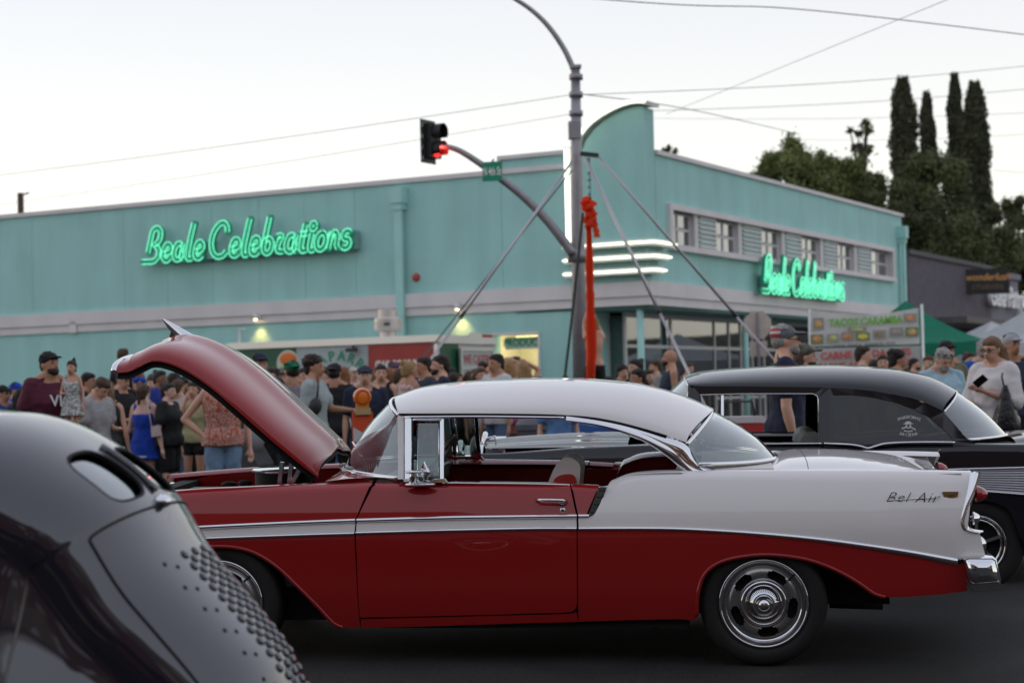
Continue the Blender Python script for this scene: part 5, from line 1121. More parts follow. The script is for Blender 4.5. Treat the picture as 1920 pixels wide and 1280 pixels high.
# window frames: header, posts, quarter surround
def ring_frame(name, outer, inner, m):
    O_ = [Vector((SB(*q)[0], q[2], SB(*q)[1])) for q in outer]; I_ = [Vector((SB(*q)[0], q[2], SB(*q)[1])) for q in inner]; n = len(O_)
    b = Vector((0, .03, 0)); o = MB().grid([[o_, i_, i_ + b, o_ + b] for o_, i_ in zip(O_ + O_[:1], I_ + I_[:1])]).build(name, m, blk); KB.near.append(o); return o
def LT_(py): return .03 + .10 * max(0, min(1, (832 - py) / 100.0))
ou = [(1300, 831), (1300, 724), (1400, 724), (1480, 725), (1545, 726), (1556, 727), (1556, 831), (1500, 831), (1400, 831)]
inn = [(1312, 822), (1312, 740), (1400, 738), (1480, 738), (1526, 738), (1534, 746), (1534, 828), (1500, 829), (1400, 829)]
ring_frame('door_frame', [(a, b, LT_(b)) for a, b in ou], [(a, b, LT_(b)) for a, b in inn], m_black)
ou = [(1556, 831), (1556, 727), (1600, 729), (1640, 733), (1690, 742), (1735, 756), (1769, 772), (1792, 800), (1815, 824), (1830, 832), (1700, 832), (1627, 839)]
inn = [(1562, 826), (1562, 740), (1600, 740), (1640, 745), (1680, 754), (1715, 767), (1745, 784), (1768, 803), (1784, 820), (1788, 827), (1700, 828), (1627, 833)]
ring_frame('quarter_frame', [(a, b, LT_(b)) for a, b in ou], [(a, b, LT_(b) + .004) for a, b in inn], m_black)
m_tint = glass('brown_tint_glass', (.34, .25, .20), .0, .35)
v = [Vector((SB(a, b, LT_(b))[0], LT_(b) + .012, SB(a, b, LT_(b))[1])) for a, b in inn]
KB.near.append(MB().add(v, [tuple(range(len(v)))]).build('quarter_glass', m_tint, blk))
bq('vent_post', [(1352, 829, LT_(829)), (1357, 829, LT_(829)), (1357, 740, LT_(740)), (1352, 740, LT_(740))], m_chr, .015)
KB.near.append(MB().tube([Vector((SB(a, b, LT_(b))[0], LT_(b) - .006, SB(a, b, LT_(b))[1])) for a, b in ((1312, 740), (1400, 738), (1480, 738), (1524, 738), (1532, 742), (1534, 750), (1534, 825))], .0035, 6).build('window_bead', m_chr, blk, True))
# decal on the quarter glass
def dec(s, px, py, sz, tilt=0.0):
    l = LT_(py) ; c = SB(px, py, l); return text('decal', s, mat('decal_white', (.75, .75, .75), .5), blk, basis((c[0], l + .008, c[1]), (1, 0, tilt), (0, -.3, 1)), sz, .0005, offset=.001, sx=.92)
for i, ch_ in enumerate('PHAROAHS'):
    u = (i - 3.5) / 3.5; dec(ch_, 1705 + u * 19, 782 + 4.5 * u * u, .036, -.30 * u)
for i, ch_ in enumerate('ARIZONA'): dec(ch_, 1704 + (i - 3) * 4.9, 815.5 - .25 * (i - 3) ** 2, .032, .06 * (i - 3))
c = SB(1703, 800, LT_(800)); yl = LT_(800) + .006; mdw = mat('decal_white', (.75, .75, .75), .5)
MB().ell((c[0], yl, c[1] + .028), (.022, .002, .010), 10, 4).ell((c[0], yl, c[1] + .021), (.038, .002, .004), 10, 4).tube([(c[0] - .045, yl, c[1] - .012), (c[0] - .012, yl, c[1] - .002), (c[0], yl, c[1] - .010), (c[0] + .014, yl, c[1] - .002), (c[0] + .05, yl, c[1] - .020)], .0045, 6).ell((c[0] - .012, yl, c[1] + .008), (.007, .002, .006), 8, 4).ell((c[0] + .014, yl, c[1] + .008), (.007, .002, .006), 8, 4).tube([(c[0] - .03, yl, c[1] - .026), (c[0], yl, c[1] - .034), (c[0] + .03, yl, c[1] - .028)], .004, 6).build('decal_emblem', mdw, blk)
# glass front and rear
def wrapW(W_, E0, E1, C0, C1, l0, l1, p=2.3, rows=8, cols=28, bulge=0.0):
    G = []
    for i in range(rows + 1):
        t = i / rows; row = []; e = Vector(E0).lerp(Vector(E1), t); c = Vector(C0).lerp(Vector(C1), t); l = l0 + (l1 - l0) * t; b = bulge * math.sin(math.pi * t)
        for j in range(cols + 1):
            sv = math.sin(math.pi / 2 * (-1 + 2 * j / cols)); f = max(0, 1 - abs(sv) ** p) ** .8
            row.append(Vector((e.x + (c.x - e.x + b) * f, W_ / 2 + sv * (W_ / 2 - l), e.y + (c.y - e.y + abs(b) * .4) * f)))
        G.append(row)
    return G
GR = wrapW(BW, SB(1815, 824, .14), SB(1769, 772, .205), SB(1882, 812, BW / 2), SB(1788, 731, BW / 2), .14, .205, bulge=.02)
MB().grid(GR).build('rear_window', glass('dark_rear_glass', (.25, .22, .22), .16, .4), blk, True); MB().tube(GR[0], .012, 8).build('rear_window_trim', m_chr, blk, True); MB().tube(GR[-1], .008, 8).build('rear_window_trim', m_chr, blk, True)
GF = wrapW(BW, SB(1290, 833, .12), SB(1292, 724, .26), SB(1186, 817, BW / 2), SB(1283, 706, BW / 2), .12, .26, p=2.6, bulge=-.02)
MB().grid(GF).build('windscreen', m_cgw, blk, True); MB().tube(GF[0], .014, 8).build('windscreen_trim', m_chr, blk, True); MB().tube(GF[-1], .010, 8).build('windscreen_trim', m_chr, blk, True)
bq('front_pillar', [(1288, 833, .10), (1300, 833, .10), (1302, 724, .22), (1290, 722, .24)], m_black, .03)
# bonnet and deck
def deck(name, ctr_, z_edge, lat, m, x_add=0, ridges=False):
    P = crom([SB(*p, BW / 2) for p in ctr_], 5); G = []
    for p in P:
        row = []
        for j in range(41):
            s_ = -1 + 2 * j / 40; a = abs(s_); y = BW / 2 + s_ * (BW / 2 - lat); d = max(0, 1 - a ** 2.6) ** .9; r_ = .022 * math.exp(-((a - .36) / .07) ** 2) if ridges else 0
            row.append(Vector((p.x, y, z_edge + (p.y - z_edge) * d + r_ - .02 * math.exp(-((a - .84) / .09) ** 2))))
        G.append(row)
    return MB().grid(G).build(name, m, blk, True)
zf_ = SB(1100, 838)[1] - .005; zr_ = SB(1900, 833)[1] - .005
deck('bonnet', ((888, 842), (900, 834), (960, 826), (1050, 820), (1120, 817), (1184, 817)), zf_, .16, m_black, ridges=True)
deck('boot_lid', ((1878, 813), (1920, 808), (1980, 809), (2060, 818)), zr_, .16, m_black)
MB().grid([[Vector((SB(1186, 0)[0] - .01 + t * .45, y, zf_ + .0 + t * .0)) for t in (0, 1)] for y in [.16 + (BW - .32) * k / 10 for k in range(11)]]).build('cowl', m_black, blk, True)
MB().grid([[Vector((SB(1790, 0)[0] + t * .5, y, zr_)) for t in (0, 1)] for y in [.16 + (BW - .32) * k / 10 for k in range(11)]]).build('parcel_shelf', m_gap, blk)
for s_ in (-.36, .36):
    y = BW / 2 + s_ * (BW / 2 - .16); c = SB(916, 829, y); q = tag(MB().tube([(c[0] - .05, y, c[1] - .035), (c[0] - .015, y, c[1] + .03), (c[0] + .05, y, c[1] + .045), (c[0] + .055, y, c[1] - .01), (c[0] - .05, y, c[1] - .035)], .009, 6).build('bonnet_rocket', m_chr, blk, True))
    MB().tube([(c[0] + .03, y, c[1] - .015), (c[0] + .42, y, c[1] - .005)], [.022, .006], 8).build('bonnet_spear', m_chr, blk, True)
hl_ = SB(872, 850, .2); KB.near.append(MB().lathe([(.0, -.04), (.075, -.03), (.085, .0), (.10, .01), (.10, .14)], 24, (hl_[0], .20, hl_[1] - .04), 'X').build('headlamp', m_chr, blk, True))
KB.near.append(MB().tube([(hl_[0] - .03, .10, hl_[1] - .02), (hl_[0] - .03, .13, hl_[1] + .05), (hl_[0] - .03, .20, hl_[1] + .08), (hl_[0] - .03, .28, hl_[1] + .05), (hl_[0] - .03, .30, hl_[1] - .02)], .022, 8).build('headlamp_hood', m_chr, blk, True))
xF = SB(872, 900)[0]; MB().box((xF + .02, .25, .4), (xF + .1, BW - .25, .72)).build('grille', m_chr, blk); MB().box((xF - .12, .0, .36), (xF + .0, BW, .52)).build('front_bumper', m_chr, blk)
xR = SB(2055, 900)[0]; MB().box((xR - .05, .1, .5), (xR, BW - .1, zr_)).build('rear_panel', m_black, blk); MB().box((xR - .05, -.02, .36), (xR + .12, BW + .02, .52)).build('rear_bumper', m_chr, blk)
MB().box((xF + .1, .1, .24), (xR - .1, BW - .1, .32)).build('floor_pan', m_gap, blk); KB.near.append(MB().box((xF + .3, .26, .3), (xR - .2, .30, .72)).build('inner_panel', m_gap, blk))
MB().box((SB(1250, 0)[0], .3, .4), (SB(1262, 0)[0], BW - .3, zf_ - .02)).build('dashboard', m_gap, blk)
KB.near.append(MB().box((SB(1262, 0)[0], .12, .3), (SB(1800, 0)[0], .14, SB(1400, 838)[1])).build('door_card', mat('black_vinyl', (.012, .012, .013), .6), blk))
st_ = [SB(1498, 838, .4), SB(1502, 822, .4), SB(1512, 811, .4), SB(1526, 809, .4), SB(1536, 815, .4), SB(1540, 838, .4)]
MB().prism([(p.x, p.y) for p in crom(st_, 3)], (.38, .95)).build('seat_back', mat('grey_vinyl', (.30, .29, .29), .5), blk, True, 40); MB().prism([(p.x, p.y) for p in crom(st_, 3)], (.98, BW - .38)).build('seat_back', mat('grey_vinyl', (.30, .29, .29), .5), blk, True, 40)
KB.mirror()
for x in (0.0, -2.92): make_wheel(blk, (x, .04, .33), -1, .33, .200, 1); make_wheel(blk, (x, BW - .04, .33), 1, .33, .200, 1)
MB().tube([(0, .2, .33), (0, BW - .2, .33)], .05, 8).build('axle', m_gap, blk)

# ================================================================ black louvred fastback in the foreground
FY = 5.4
pf = at(200, 1000, FY); MFm = Matrix.Translation((pf.x, pf.y, -.05)) @ Matrix.Rotation(rad(-6.2), 4, 'Z')
fb2 = empty('black_fastback', (0, 0, 0), 0, 'black fastback hot rod close to the camera with louvred boot lid and split rear window', 'car'); fb2.matrix_world = MFm
m_blk2 = mat('deep_black_paint', (0.010, 0.010, 0.020), 0.5, coat=1.0, spec=.12); m_blk2.node_tree.nodes['Principled BSDF'].inputs['Coat IOR'].default_value = 1.85
FBI = MFm.inverted()
def cpt(px, py):
    q = FBI @ plane_pt(px, py, MFm.translation, MFm.to_3x3() @ Vector((0, 1, 0))); return (q.x, q.z)
sp0 = [cpt(*q) for q in ((0, 770), (63, 779), (127, 803), (190, 839), (253, 884), (295, 927), (321, 965), (367, 1036), (422, 1100), (477, 1163), (527, 1226), (556, 1282))]
x0f, z0f = sp0[0]; xe, ze = sp0[-1]
PR = [(x0f - 2.3, 1.0), (x0f - 1.8, 1.16), (x0f - 1.25, 1.40), (x0f - .8, z0f + .03), (x0f - .35, z0f + .03)] + sp0 + [(xe + .10, ze - .20), (xe + .14, ze - .36)]
WT = [(x0f - 2.3, .55), (x0f - 1.2, .62), (x0f, .62), (x0f + .4, .56), (xe, .42), (xe + .3, .34)]
PC = crom(PR, 12); WC = smooth_tab(WT, 10)
def body(u, v):
    """u 0..1 along the spine, v -1 (near side) .. 1"""
    k = u * (len(PC) - 1); i = max(0, min(int(k), len(PC) - 2)); p = PC[i].lerp(PC[i + 1], k - i)
    T = (PC[min(i + 3, len(PC) - 1)] - PC[max(i - 3, 0)]).normalized(); Nx, Nz = -T.y, T.x
    w_ = interp(WC, p.x); a = abs(v); sg = math.copysign(1, v)
    if a < .7:
        t = a / .7 * math.pi / 2; y = w_ * math.sin(t) ** .95 if t else 0; h = .25 * (1 - math.cos(t)) ** 1.15; return Vector((p.x - Nx * h, sg * y, p.y - Nz * h))
    t = (a - .7) / .3; bx, bz = p.x - Nx * .25, p.y - Nz * .25; zz = bz + (.22 - bz) * t
    return Vector((bx - .10 * t * (1 if p.x > x0f else 0), sg * (w_ + .22 * math.sin(min(1, t * 1.2) * math.pi / 2) ** 1.4), zz))
def bnorm(u, v):
    e = .003; a = body(u + e, v) - body(u - e, v); b = body(u, v + e) - body(u, v - e); n = a.cross(b).normalized(); return (n if n.z > 0 else -n), a.normalized(), b.normalized()
def u_of_x(x):
    for i in range(len(PC) - 1):
        if PC[i + 1].x >= x: return (i + (x - PC[i].x) / (PC[i + 1].x - PC[i].x)) / (len(PC) - 1)
    return 1
uW0, uW1 = u_of_x(cpt(190, 839)[0]), u_of_x(cpt(292, 924)[0]); vW0, vW1 = .035, .25
def in_win(u, v, m=0):
    a = abs(v); cu, cv_ = (uW0 + uW1) / 2, (vW0 + vW1) / 2; hu, hv = (uW1 - uW0) / 2, (vW1 - vW0) / 2
    return (abs((u - cu) / hu)) ** 3.2 + (abs((a - cv_) / hv)) ** 3.2 < 1 + m
nu, nv = 220, 200; mb_ = MB(); vs = [body(i / nu, -1 + 2 * j / nv) for i in range(nu + 1) for j in range(nv + 1)]; fs = []
for i in range(nu):
    for j in range(nv):
        if not in_win((i + .5) / nu, -1 + 2 * (j + .5) / nv): fs.append((i * (nv + 1) + j, i * (nv + 1) + j + 1, (i + 1) * (nv + 1) + j + 1, (i + 1) * (nv + 1) + j))
mb_.add(vs, fs); mb_.build('body', m_blk2, fb2, True)
for sg in (-1, 1):
    G = []; cu, cv_ = (uW0 + uW1) / 2, (vW0 + vW1) / 2; rp = []
    for k in range(40):
        t = 2 * math.pi * k / 40; c_, s_ = math.cos(t), math.sin(t); rr_ = 1 / (abs(c_) ** 3.2 + abs(s_) ** 3.2) ** (1 / 3.2)
        rp.append((cu + (uW1 - uW0) / 2 * rr_ * c_, sg * (cv_ + (vW1 - vW0) / 2 * rr_ * s_)))
    for f in (0, .33, .66, 1.02):
        G.append([(lambda U, V: body(U, V) - bnorm(U, V)[0] * .018)(cu + (a - cu) * f, sg * cv_ + (b - sg * cv_) * f) for a, b in rp])
    MB().grid(G, True).build('rear_window', glass('fastback_glass', (.3, .34, .36), .20, .6), fb2, True)
    MB().tube([body(a, b) - bnorm(a, b)[0] * .004 for a, b in rp], .006, 8, closed=True).build('window_seal', m_gap, fb2, True)
MB().box((x0f - 1, -.5, .3), (x0f + .35, .5, .9)).build('cabin_floor', m_gap, fb2)
# boot lid outline groove
uL0, uL1 = u_of_x(cpt(318, 960)[0]), u_of_x(xe + .12); gr = []
for k in range(81):
    t = k / 80
    if t < .38: q = t / .38; gr.append((uL1 - (uL1 - uL0) * q, -.52 + .08 * q))
    elif t < .62: q = (t - .38) / .24; a = math.pi * q; gr.append((uL0 - .022 * math.sin(a) ** .5, -.44 * math.cos(a)))
    else: q = (t - .62) / .38; gr.append((uL0 + (uL1 - uL0) * q, .44 + .08 * q))
MB().tube([body(a, b) + bnorm(a, b)[0] * .0005 for a, b in gr], .0045, 6).build('boot_lid_gap', m_gap, fb2, True)
# louvres: one shared pressed-louvre shape, placed along the lid
lv = MB().ell((0, .004, 0), (.0185, .0150, .0085), 16, 8); lm = lv.build('louvre', m_blk2, fb2, True); lmesh = lm.data; bpy.data.objects.remove(lm)
sd2 = MB().ell((0, 0, 0), (.0075, .0075, .0022), 12, 6).build('dot', m_gap, fb2, True); sdm = sd2.data; bpy.data.objects.remove(sd2)
sl = MB().grid([[(x, -.0085, z) for x in (-.010, -.005, 0, .005, .010)] for z in (.0003, .003)]).build('slot', m_gap, fb2); slm = sl.data; bpy.data.objects.remove(sl)
xl0 = cpt(366, 1035)[0]
for c_, v in enumerate((-.215, -.165, -.075, -.035, .005, .045, .085, .125)):
    for r_ in range(24):
        x = xl0 + r_ * .027 + (.0135 if c_ % 2 else 0); u = u_of_x(x)
        if x > xe + .06: continue
        n, a, b = bnorm(u, v); p = body(u, v); M_ = Matrix((b, -a, n)).transposed().to_4x4(); M_.translation = p + n * .001
        if c_ < 2:
            if r_ % 2 == 0: inst(sdm, fb2, 'louvre_hole', M_)
            continue
        o = inst(lmesh, fb2, 'louvre', M_); o2 = bpy.data.objects.new('louvre_slot', slm); link(o2, o)
# ornament: spine trim and lid handle
MB().tube([body(uW0 + (uW1 - uW0) * k / 8, 0) + Vector((0, 0, .004)) for k in range(9)], .012, 8).build('window_divider', m_blk2, fb2, True)
MB().ell(body(u_of_x(cpt(306, 945)[0]), -.02) + Vector((.005, 0, .005)), (.03, .03, .02), 12, 8).build('lid_hinge', m_chr, fb2, True)
for k_ in range(0): MB().ell(body(uL0 + .012 + .012 * k_, -.03) + Vector((.004, 0, .004)), (.012, .05, .010), 12, 6).build('lid_handle', m_chr, fb2, True)
for s_ in (-1, 1):
    MB().ell((xe - .42, s_ * .62, .22), (.50, .16, .30), 28, 18).build('rear_wing', m_blk2, fb2, True); MB().ell((x0f - 2.2, s_ * .62, .38), (.60, .20, .36), 28, 18).build('front_wing', m_blk2, fb2, True)
    for x in (xe - .45, x0f - 2.3): make_wheel(fb2, (x, s_ * .80, .33), s_, .33, .2, 1)
# ================================================================ people
def pat(name, kind, cols, sc, rough=.8):
    if name in MATS: return MATS[name]
    m = mat(name, cols[0], rough); t = m.node_tree; b = t.nodes['Principled BSDF']; co = t.nodes.new('ShaderNodeTexCoord'); mp = t.nodes.new('ShaderNodeMapping'); t.links.new(co.outputs['Object'], mp.inputs[0])
    r = t.nodes.new('ShaderNodeValToRGB'); r.color_ramp.interpolation = 'CONSTANT'
    if kind == 'stripe':
        n = t.nodes.new('ShaderNodeTexWave'); n.wave_type = 'BANDS'; n.bands_direction = 'X'; n.inputs['Scale'].default_value = sc; n.inputs['Distortion'].default_value = .6; o = n.outputs['Fac']
    elif kind == 'floral':
        n = t.nodes.new('ShaderNodeTexVoronoi'); n.inputs['Scale'].default_value = sc; o = n.outputs['Distance']
    else:
        n = t.nodes.new('ShaderNodeTexNoise'); n.inputs['Scale'].default_value = sc; n.inputs['Detail'].default_value = 3; o = n.outputs['Fac']
    t.links.new(mp.outputs[0], n.inputs['Vector']); t.links.new(o, r.inputs[0]); k = len(cols)
    r.color_ramp.elements[0].color = (*cols[0], 1); r.color_ramp.elements[1].position = {'stripe': .5, 'floral': .22, 'noise': .48}[kind] if k == 2 else .25; r.color_ramp.elements[1].color = (*cols[1], 1)
    for i in range(2, k): e = r.color_ramp.elements.new({'floral': .22 + .12 * i, 'noise': .40 + .07 * i}.get(kind, .3 * i)); e.color = (*cols[i], 1)
    t.links.new(r.outputs[0], b.inputs['Base Color']); return m
SKIN = {'light': (.56, .31, .215), 'tan': (.43, .215, .13), 'brown': (.24, .11, .065), 'pale': (.62, .38, .29)}
HAIR = {'black': (.012, .009, .008), 'dark': (.028, .016, .011), 'brown': (.07, .035, .018), 'blond': (.34, .20, .085), 'ginger': (.22, .085, .03), 'grey': (.30, .28, .27), 'dkblond': (.18, .10, .05)}
def skin_m(k): return mat('skin_' + k, SKIN[k], .5, var=.08, vscale=9)
def hair_m(k): return mat('hair_' + k, HAIR[k], .65, var=.45, vscale=26, stretch=(4, 4, .6), bump=.5, bscale=70)
def cloth_m(c): return mat('cloth_%d_%d_%d' % tuple(int(x * 999) for x in c), c, .85, var=.12, vscale=7, bump=.5, bscale=11)
class PB(MB):
    def cap(s, p, q, r0, r1, n=12):
        p = Vector(p); q = Vector(q); d = (q - p); l = d.length; d = d / l if l > 1e-6 else Vector((0, 0, 1)); pts = []; rs = []
        for a in (-80, -50, -20): pts.append(p + d * r0 * math.sin(rad(a))); rs.append(r0 * math.cos(rad(a)))
        pts += [p, q]; rs += [r0, r1]
        for a in (20, 50, 80): pts.append(q + d * r1 * math.sin(rad(a))); rs.append(r1 * math.cos(rad(a)))
        return s.tube(pts, rs, n)
    def loft(s, st, n=20, cx=0.0):
        P = []
        for z, rx, ry, yo in st: P.append([(cx + rx * math.cos(2 * math.pi * k / n), yo + ry * math.sin(2 * math.pi * k / n), z) for k in range(n)])
        s.grid(P, True); k = len(s.v) - len(P) * n; s.f.append(tuple(range(k + n - 1, k - 1, -1))); s.m.append(0); s.f.append(tuple(range(k + (len(P) - 1) * n, k + len(P) * n))); s.m.append(0); return s
TX1 = bpy.data.textures.new('fold_noise', 'CLOUDS'); TX1.noise_scale = .11; TX1.noise_depth = 2
TX2 = bpy.data.textures.new('hair_noise', 'CLOUDS'); TX2.noise_scale = .028; TX2.noise_depth = 2
JOBS = []
def job(pb, name, m, parent, vox, sm=4):
    me = bpy.data.meshes.new(name); me.from_pydata([tuple(v) for v in pb.v], [], pb.f); o = bpy.data.objects.new('job', me); COL.objects.link(o)
    r = o.modifiers.new('r', 'REMESH'); r.mode = 'VOXEL'; r.voxel_size = vox; r.use_smooth_shade = True
    if name != 'body' and name != 'shoe':
        dm = o.modifiers.new('d', 'DISPLACE'); hr_ = name in ('hair', 'beard'); dm.texture = TX2 if hr_ else TX1; dm.strength = .016 if hr_ else (.010 if name == 'cap' else .034); dm.mid_level = .45; dm.texture_coords = 'LOCAL'
    s_ = o.modifiers.new('s', 'SMOOTH'); s_.factor = .5; s_.iterations = sm
    JOBS.append((o, name, m, parent))
def run_jobs():
    dg = bpy.context.evaluated_depsgraph_get(); dg.update(); done = []
    for o, name, m, parent in JOBS:
        me = bpy.data.meshes.new_from_object(o.evaluated_get(dg)); me.materials.clear(); me.materials.append(m); me.shade_smooth(); done.append((me, name, parent))
    for o, *_ in JOBS:
        d = o.data; bpy.data.objects.remove(o); bpy.data.meshes.remove(d)
    for me, name, parent in done: me.name = name; link(bpy.data.objects.new(name, me), parent)
    JOBS.clear()
ARM = {'down': ((.140, .012, .635), (.150, -.02, .485)), 'bent': ((.140, .0, .635), (.055, -.13, .635)), 'hip': ((.205, .05, .66), (.115, -.02, .565)), 'phone': ((.120, -.03, .645), (.035, -.15, .705)),
       'face': ((.105, -.09, .68), (.035, -.095, .845)), 'up': ((.135, -.03, .95), (.05, -.02, 1.04)), 'reach': ((.20, -.05, .665), (.305, -.10, .555)), 'cross': ((.145, -.03, .655), (-.03, -.11, .675)), 'hold': ((.150, -.02, .66), (.02, -.155, .60)),
       'head': ((.17, -.02, .93), (.055, .0, .985)), 'back': ((.15, .06, .64), (.05, .11, .56)), 'climb': ((.07, -.08, .95), (.02, -.10, 1.10)), 'fwd': ((.125, -.07, .67), (.11, -.21, .66))}
def person(px, yt, d, rz, sex, shirt, bottom, hair, arms, lab, skin='light', fat=1.0, cap=None, beard=None, head=(0, 0), walk=0.0, specs=None, top='tee', legs='pants', shoes=(.03, .03, .03), zbase=None, H=None, lean=0.0, sm=None, grp=True, fix=False, hgt=None):
    if not fix:
        Ha = (1.74 if sex == 'f' else 1.86) if not hgt else hgt; d = max(16.5, min(31.5 if px > 1000 else 32.3, (Ha - 1.34) * F / (horizon(px) - yt)))
    ptop = at(px, yt, d); gz = ground(ptop.x, d) if d < 31 else FZ
    if zbase is not None: gz = zbase
    if H is None: H = ptop.z - gz
    r = empty('person', (ptop.x, d, gz), rad(rz), lab, 'person', 'people gathered at the street festival' if grp else None)
    near = d < 24; vs_ = .0105 if d < 19 else .0125 if near else .019; vc = .0145 if near else .022; f = sex == 'f'
    sh = .104 if f else .122; kx = 1.0 * fat; k = H
    def V(p, s_=1): return Vector((p[0] * s_ * k, p[1] * k, p[2] * k))
    TO = [(.475, .05, .045, 0), (.51, .094 if f else .090, .066, .004), (.555, .102 if f else .092, .072, .006), (.61, .078 if f else .086, .056, 0), (.66, .078 if f else .092, .058, -.002), (.72, .092 if f else .104, .068, -.004), (.765, .098 if f else .112, .064, 0), (.805, sh * .93, .052, .002), (.832, sh * .66, .044, .004), (.855, .040, .038, .006)]
    TO = [(z, rx * (1 + (kx - 1) * (1.0 if .5 < z < .78 else .3)), ry * (1 + (kx - 1) * 1.35 * (1 if .5 < z < .78 else .2)), yo - (kx - 1) * .04 * (1 if .54 < z < .74 else 0)) for z, rx, ry, yo in TO]
    def torso(pb, g, z0=0, z1=1): pb.loft([(z * k, (rx + g) * k, (ry + g) * k, yo * k) for z, rx, ry, yo in TO if z0 <= z <= z1])
    # joints
    J = []
    for s_, (el, wr) in zip((-1, 1), (ARM[arms[0]], ARM[arms[1]])):
        S_ = Vector((s_ * (sh - .008), .004, .818)) * k; E = Vector((s_ * el[0] * (1 + (kx - 1) * .8), el[1], el[2])) * k; W_ = Vector((s_ * wr[0] * (1 + (kx - 1) * .5), wr[1], wr[2])) * k; J.append((s_, S_, E, W_))
    LG = []
    for s_ in (-1, 1):
        o = walk * s_; LG.append((s_, Vector((s_ * .050, 0, .50)) * k, Vector((s_ * .054, -o * .5 - .008, .285)) * k, Vector((s_ * .052, -o * .9 + .012, .052 + max(0, -o) * .25)) * k))
    tw = (1 + (kx - 1) * .7) * (1.06 if f else 1.0)
    b = PB(); torso(b, -.004)
    b.cap(V((0, .008, .84)), V((0, -.004, .91)), .037 * k * (1 if f else 1.18), .035 * k * (1 if f else 1.12))
    for s_ in (-1, 1): b.cap(V((s_ * .014, .010, .880)), V((s_ * (sh - .03), .006, .836)), .026 * k, .028 * k)
    hr = Matrix.Rotation(rad(head[0]), 3, 'Z') @ Matrix.Rotation(rad(head[1]), 3, 'X'); piv = V((0, 0, .875)); HK = 1.0 if H > 1.4 else 1.28
    def hp(x, y, z): return piv + hr @ (Vector((x, y, (z - .875))) * k * HK)
    def he(pb, x, y, z, a, b_, c, n=16, m=12): pb.ell(hp(x, y, z), (a * k * HK, b_ * k * HK, c * k * HK), n, m, hr)
    he(b, 0, -.006, .940, .0425, .054, .058); he(b, 0, -.022, .912, .034, .040, .042); he(b, 0, -.040, .893, .018, .018, .014)
    b.cap(hp(0, -.058, .938), hp(0, -.070, .919), .0045 * k * HK, .0085 * k * HK, 8); he(b, 0, -.056, .897, .012, .008, .006, 8, 6); he(b, 0, -.052, .951, .028, .010, .006, 8, 6)
    for s_ in (-1, 1): he(b, s_ * .044, .002, .930, .006, .012, .018, 10, 8)
    for s_, S_, E, W_ in J:
        am = (1 if not f else .88) * (1 + (kx - 1) * .6)
        b.cap(S_, E, .030 * k * am, .023 * k * am); b.cap(E, E.lerp(W_, .35), .0235 * k * am, .024 * k * am); b.cap(E.lerp(W_, .35), W_, .024 * k * am, .0145 * k)
        dh = (W_ - E).normalized(); pn = Vector((0, -1, 0)) if abs(dh.y) < .8 else Vector((0, 0, 1)); sd_ = dh.cross(pn).normalized()
        curl = (dh * .8 + Vector((-s_ * .35, -.35, 0))).normalized(); pc_ = W_ + dh * .030 * k; b.cap(W_ + dh * .008 * k, W_ + dh * .045 * k, .015 * k, .0175 * k)
        if near:
            for q in range(4):
                a0_ = W_ + dh * .048 * k + sd_ * (q - 1.5) * .0098 * k; l_ = (.040, .046, .043, .034)[q] * k; a1_ = a0_ + dh * l_ * .5; b.cap(a0_ - dh * .01 * k, a1_, .0052 * k, .0048 * k, 8); b.cap(a1_, a1_ + curl * l_ * .5, .0048 * k, .0042 * k, 8)
            t0 = W_ + dh * .02 * k + sd_ * .014 * k; b.cap(t0, t0 + (dh + sd_ * .8 + pn * .3).normalized() * .034 * k, .0062 * k, .005 * k, 8)
        else: b.cap(W_ + dh * .04 * k, W_ + dh * .06 * k + curl * .025 * k, .014 * k, .009 * k)
    for s_, A_, N_, K_ in LG:
        b.cap(A_, N_, .049 * k * tw, .031 * k * tw); b.cap(N_, N_.lerp(K_, .3) + V((0, .006, 0)), .030 * k * tw, .033 * k * tw); b.cap(N_.lerp(K_, .3) + V((0, .006, 0)), K_, .033 * k * tw, .019 * k); b.cap(K_ + V((0, .01, -.03)), K_ + V((s_ * .008, -.075, -.032)), .018 * k, .015 * k)
    job(b, 'body', skin_m(skin), r, vs_)
    # shirt or dress
    m_top = shirt if not isinstance(shirt, tuple) else cloth_m(shirt)
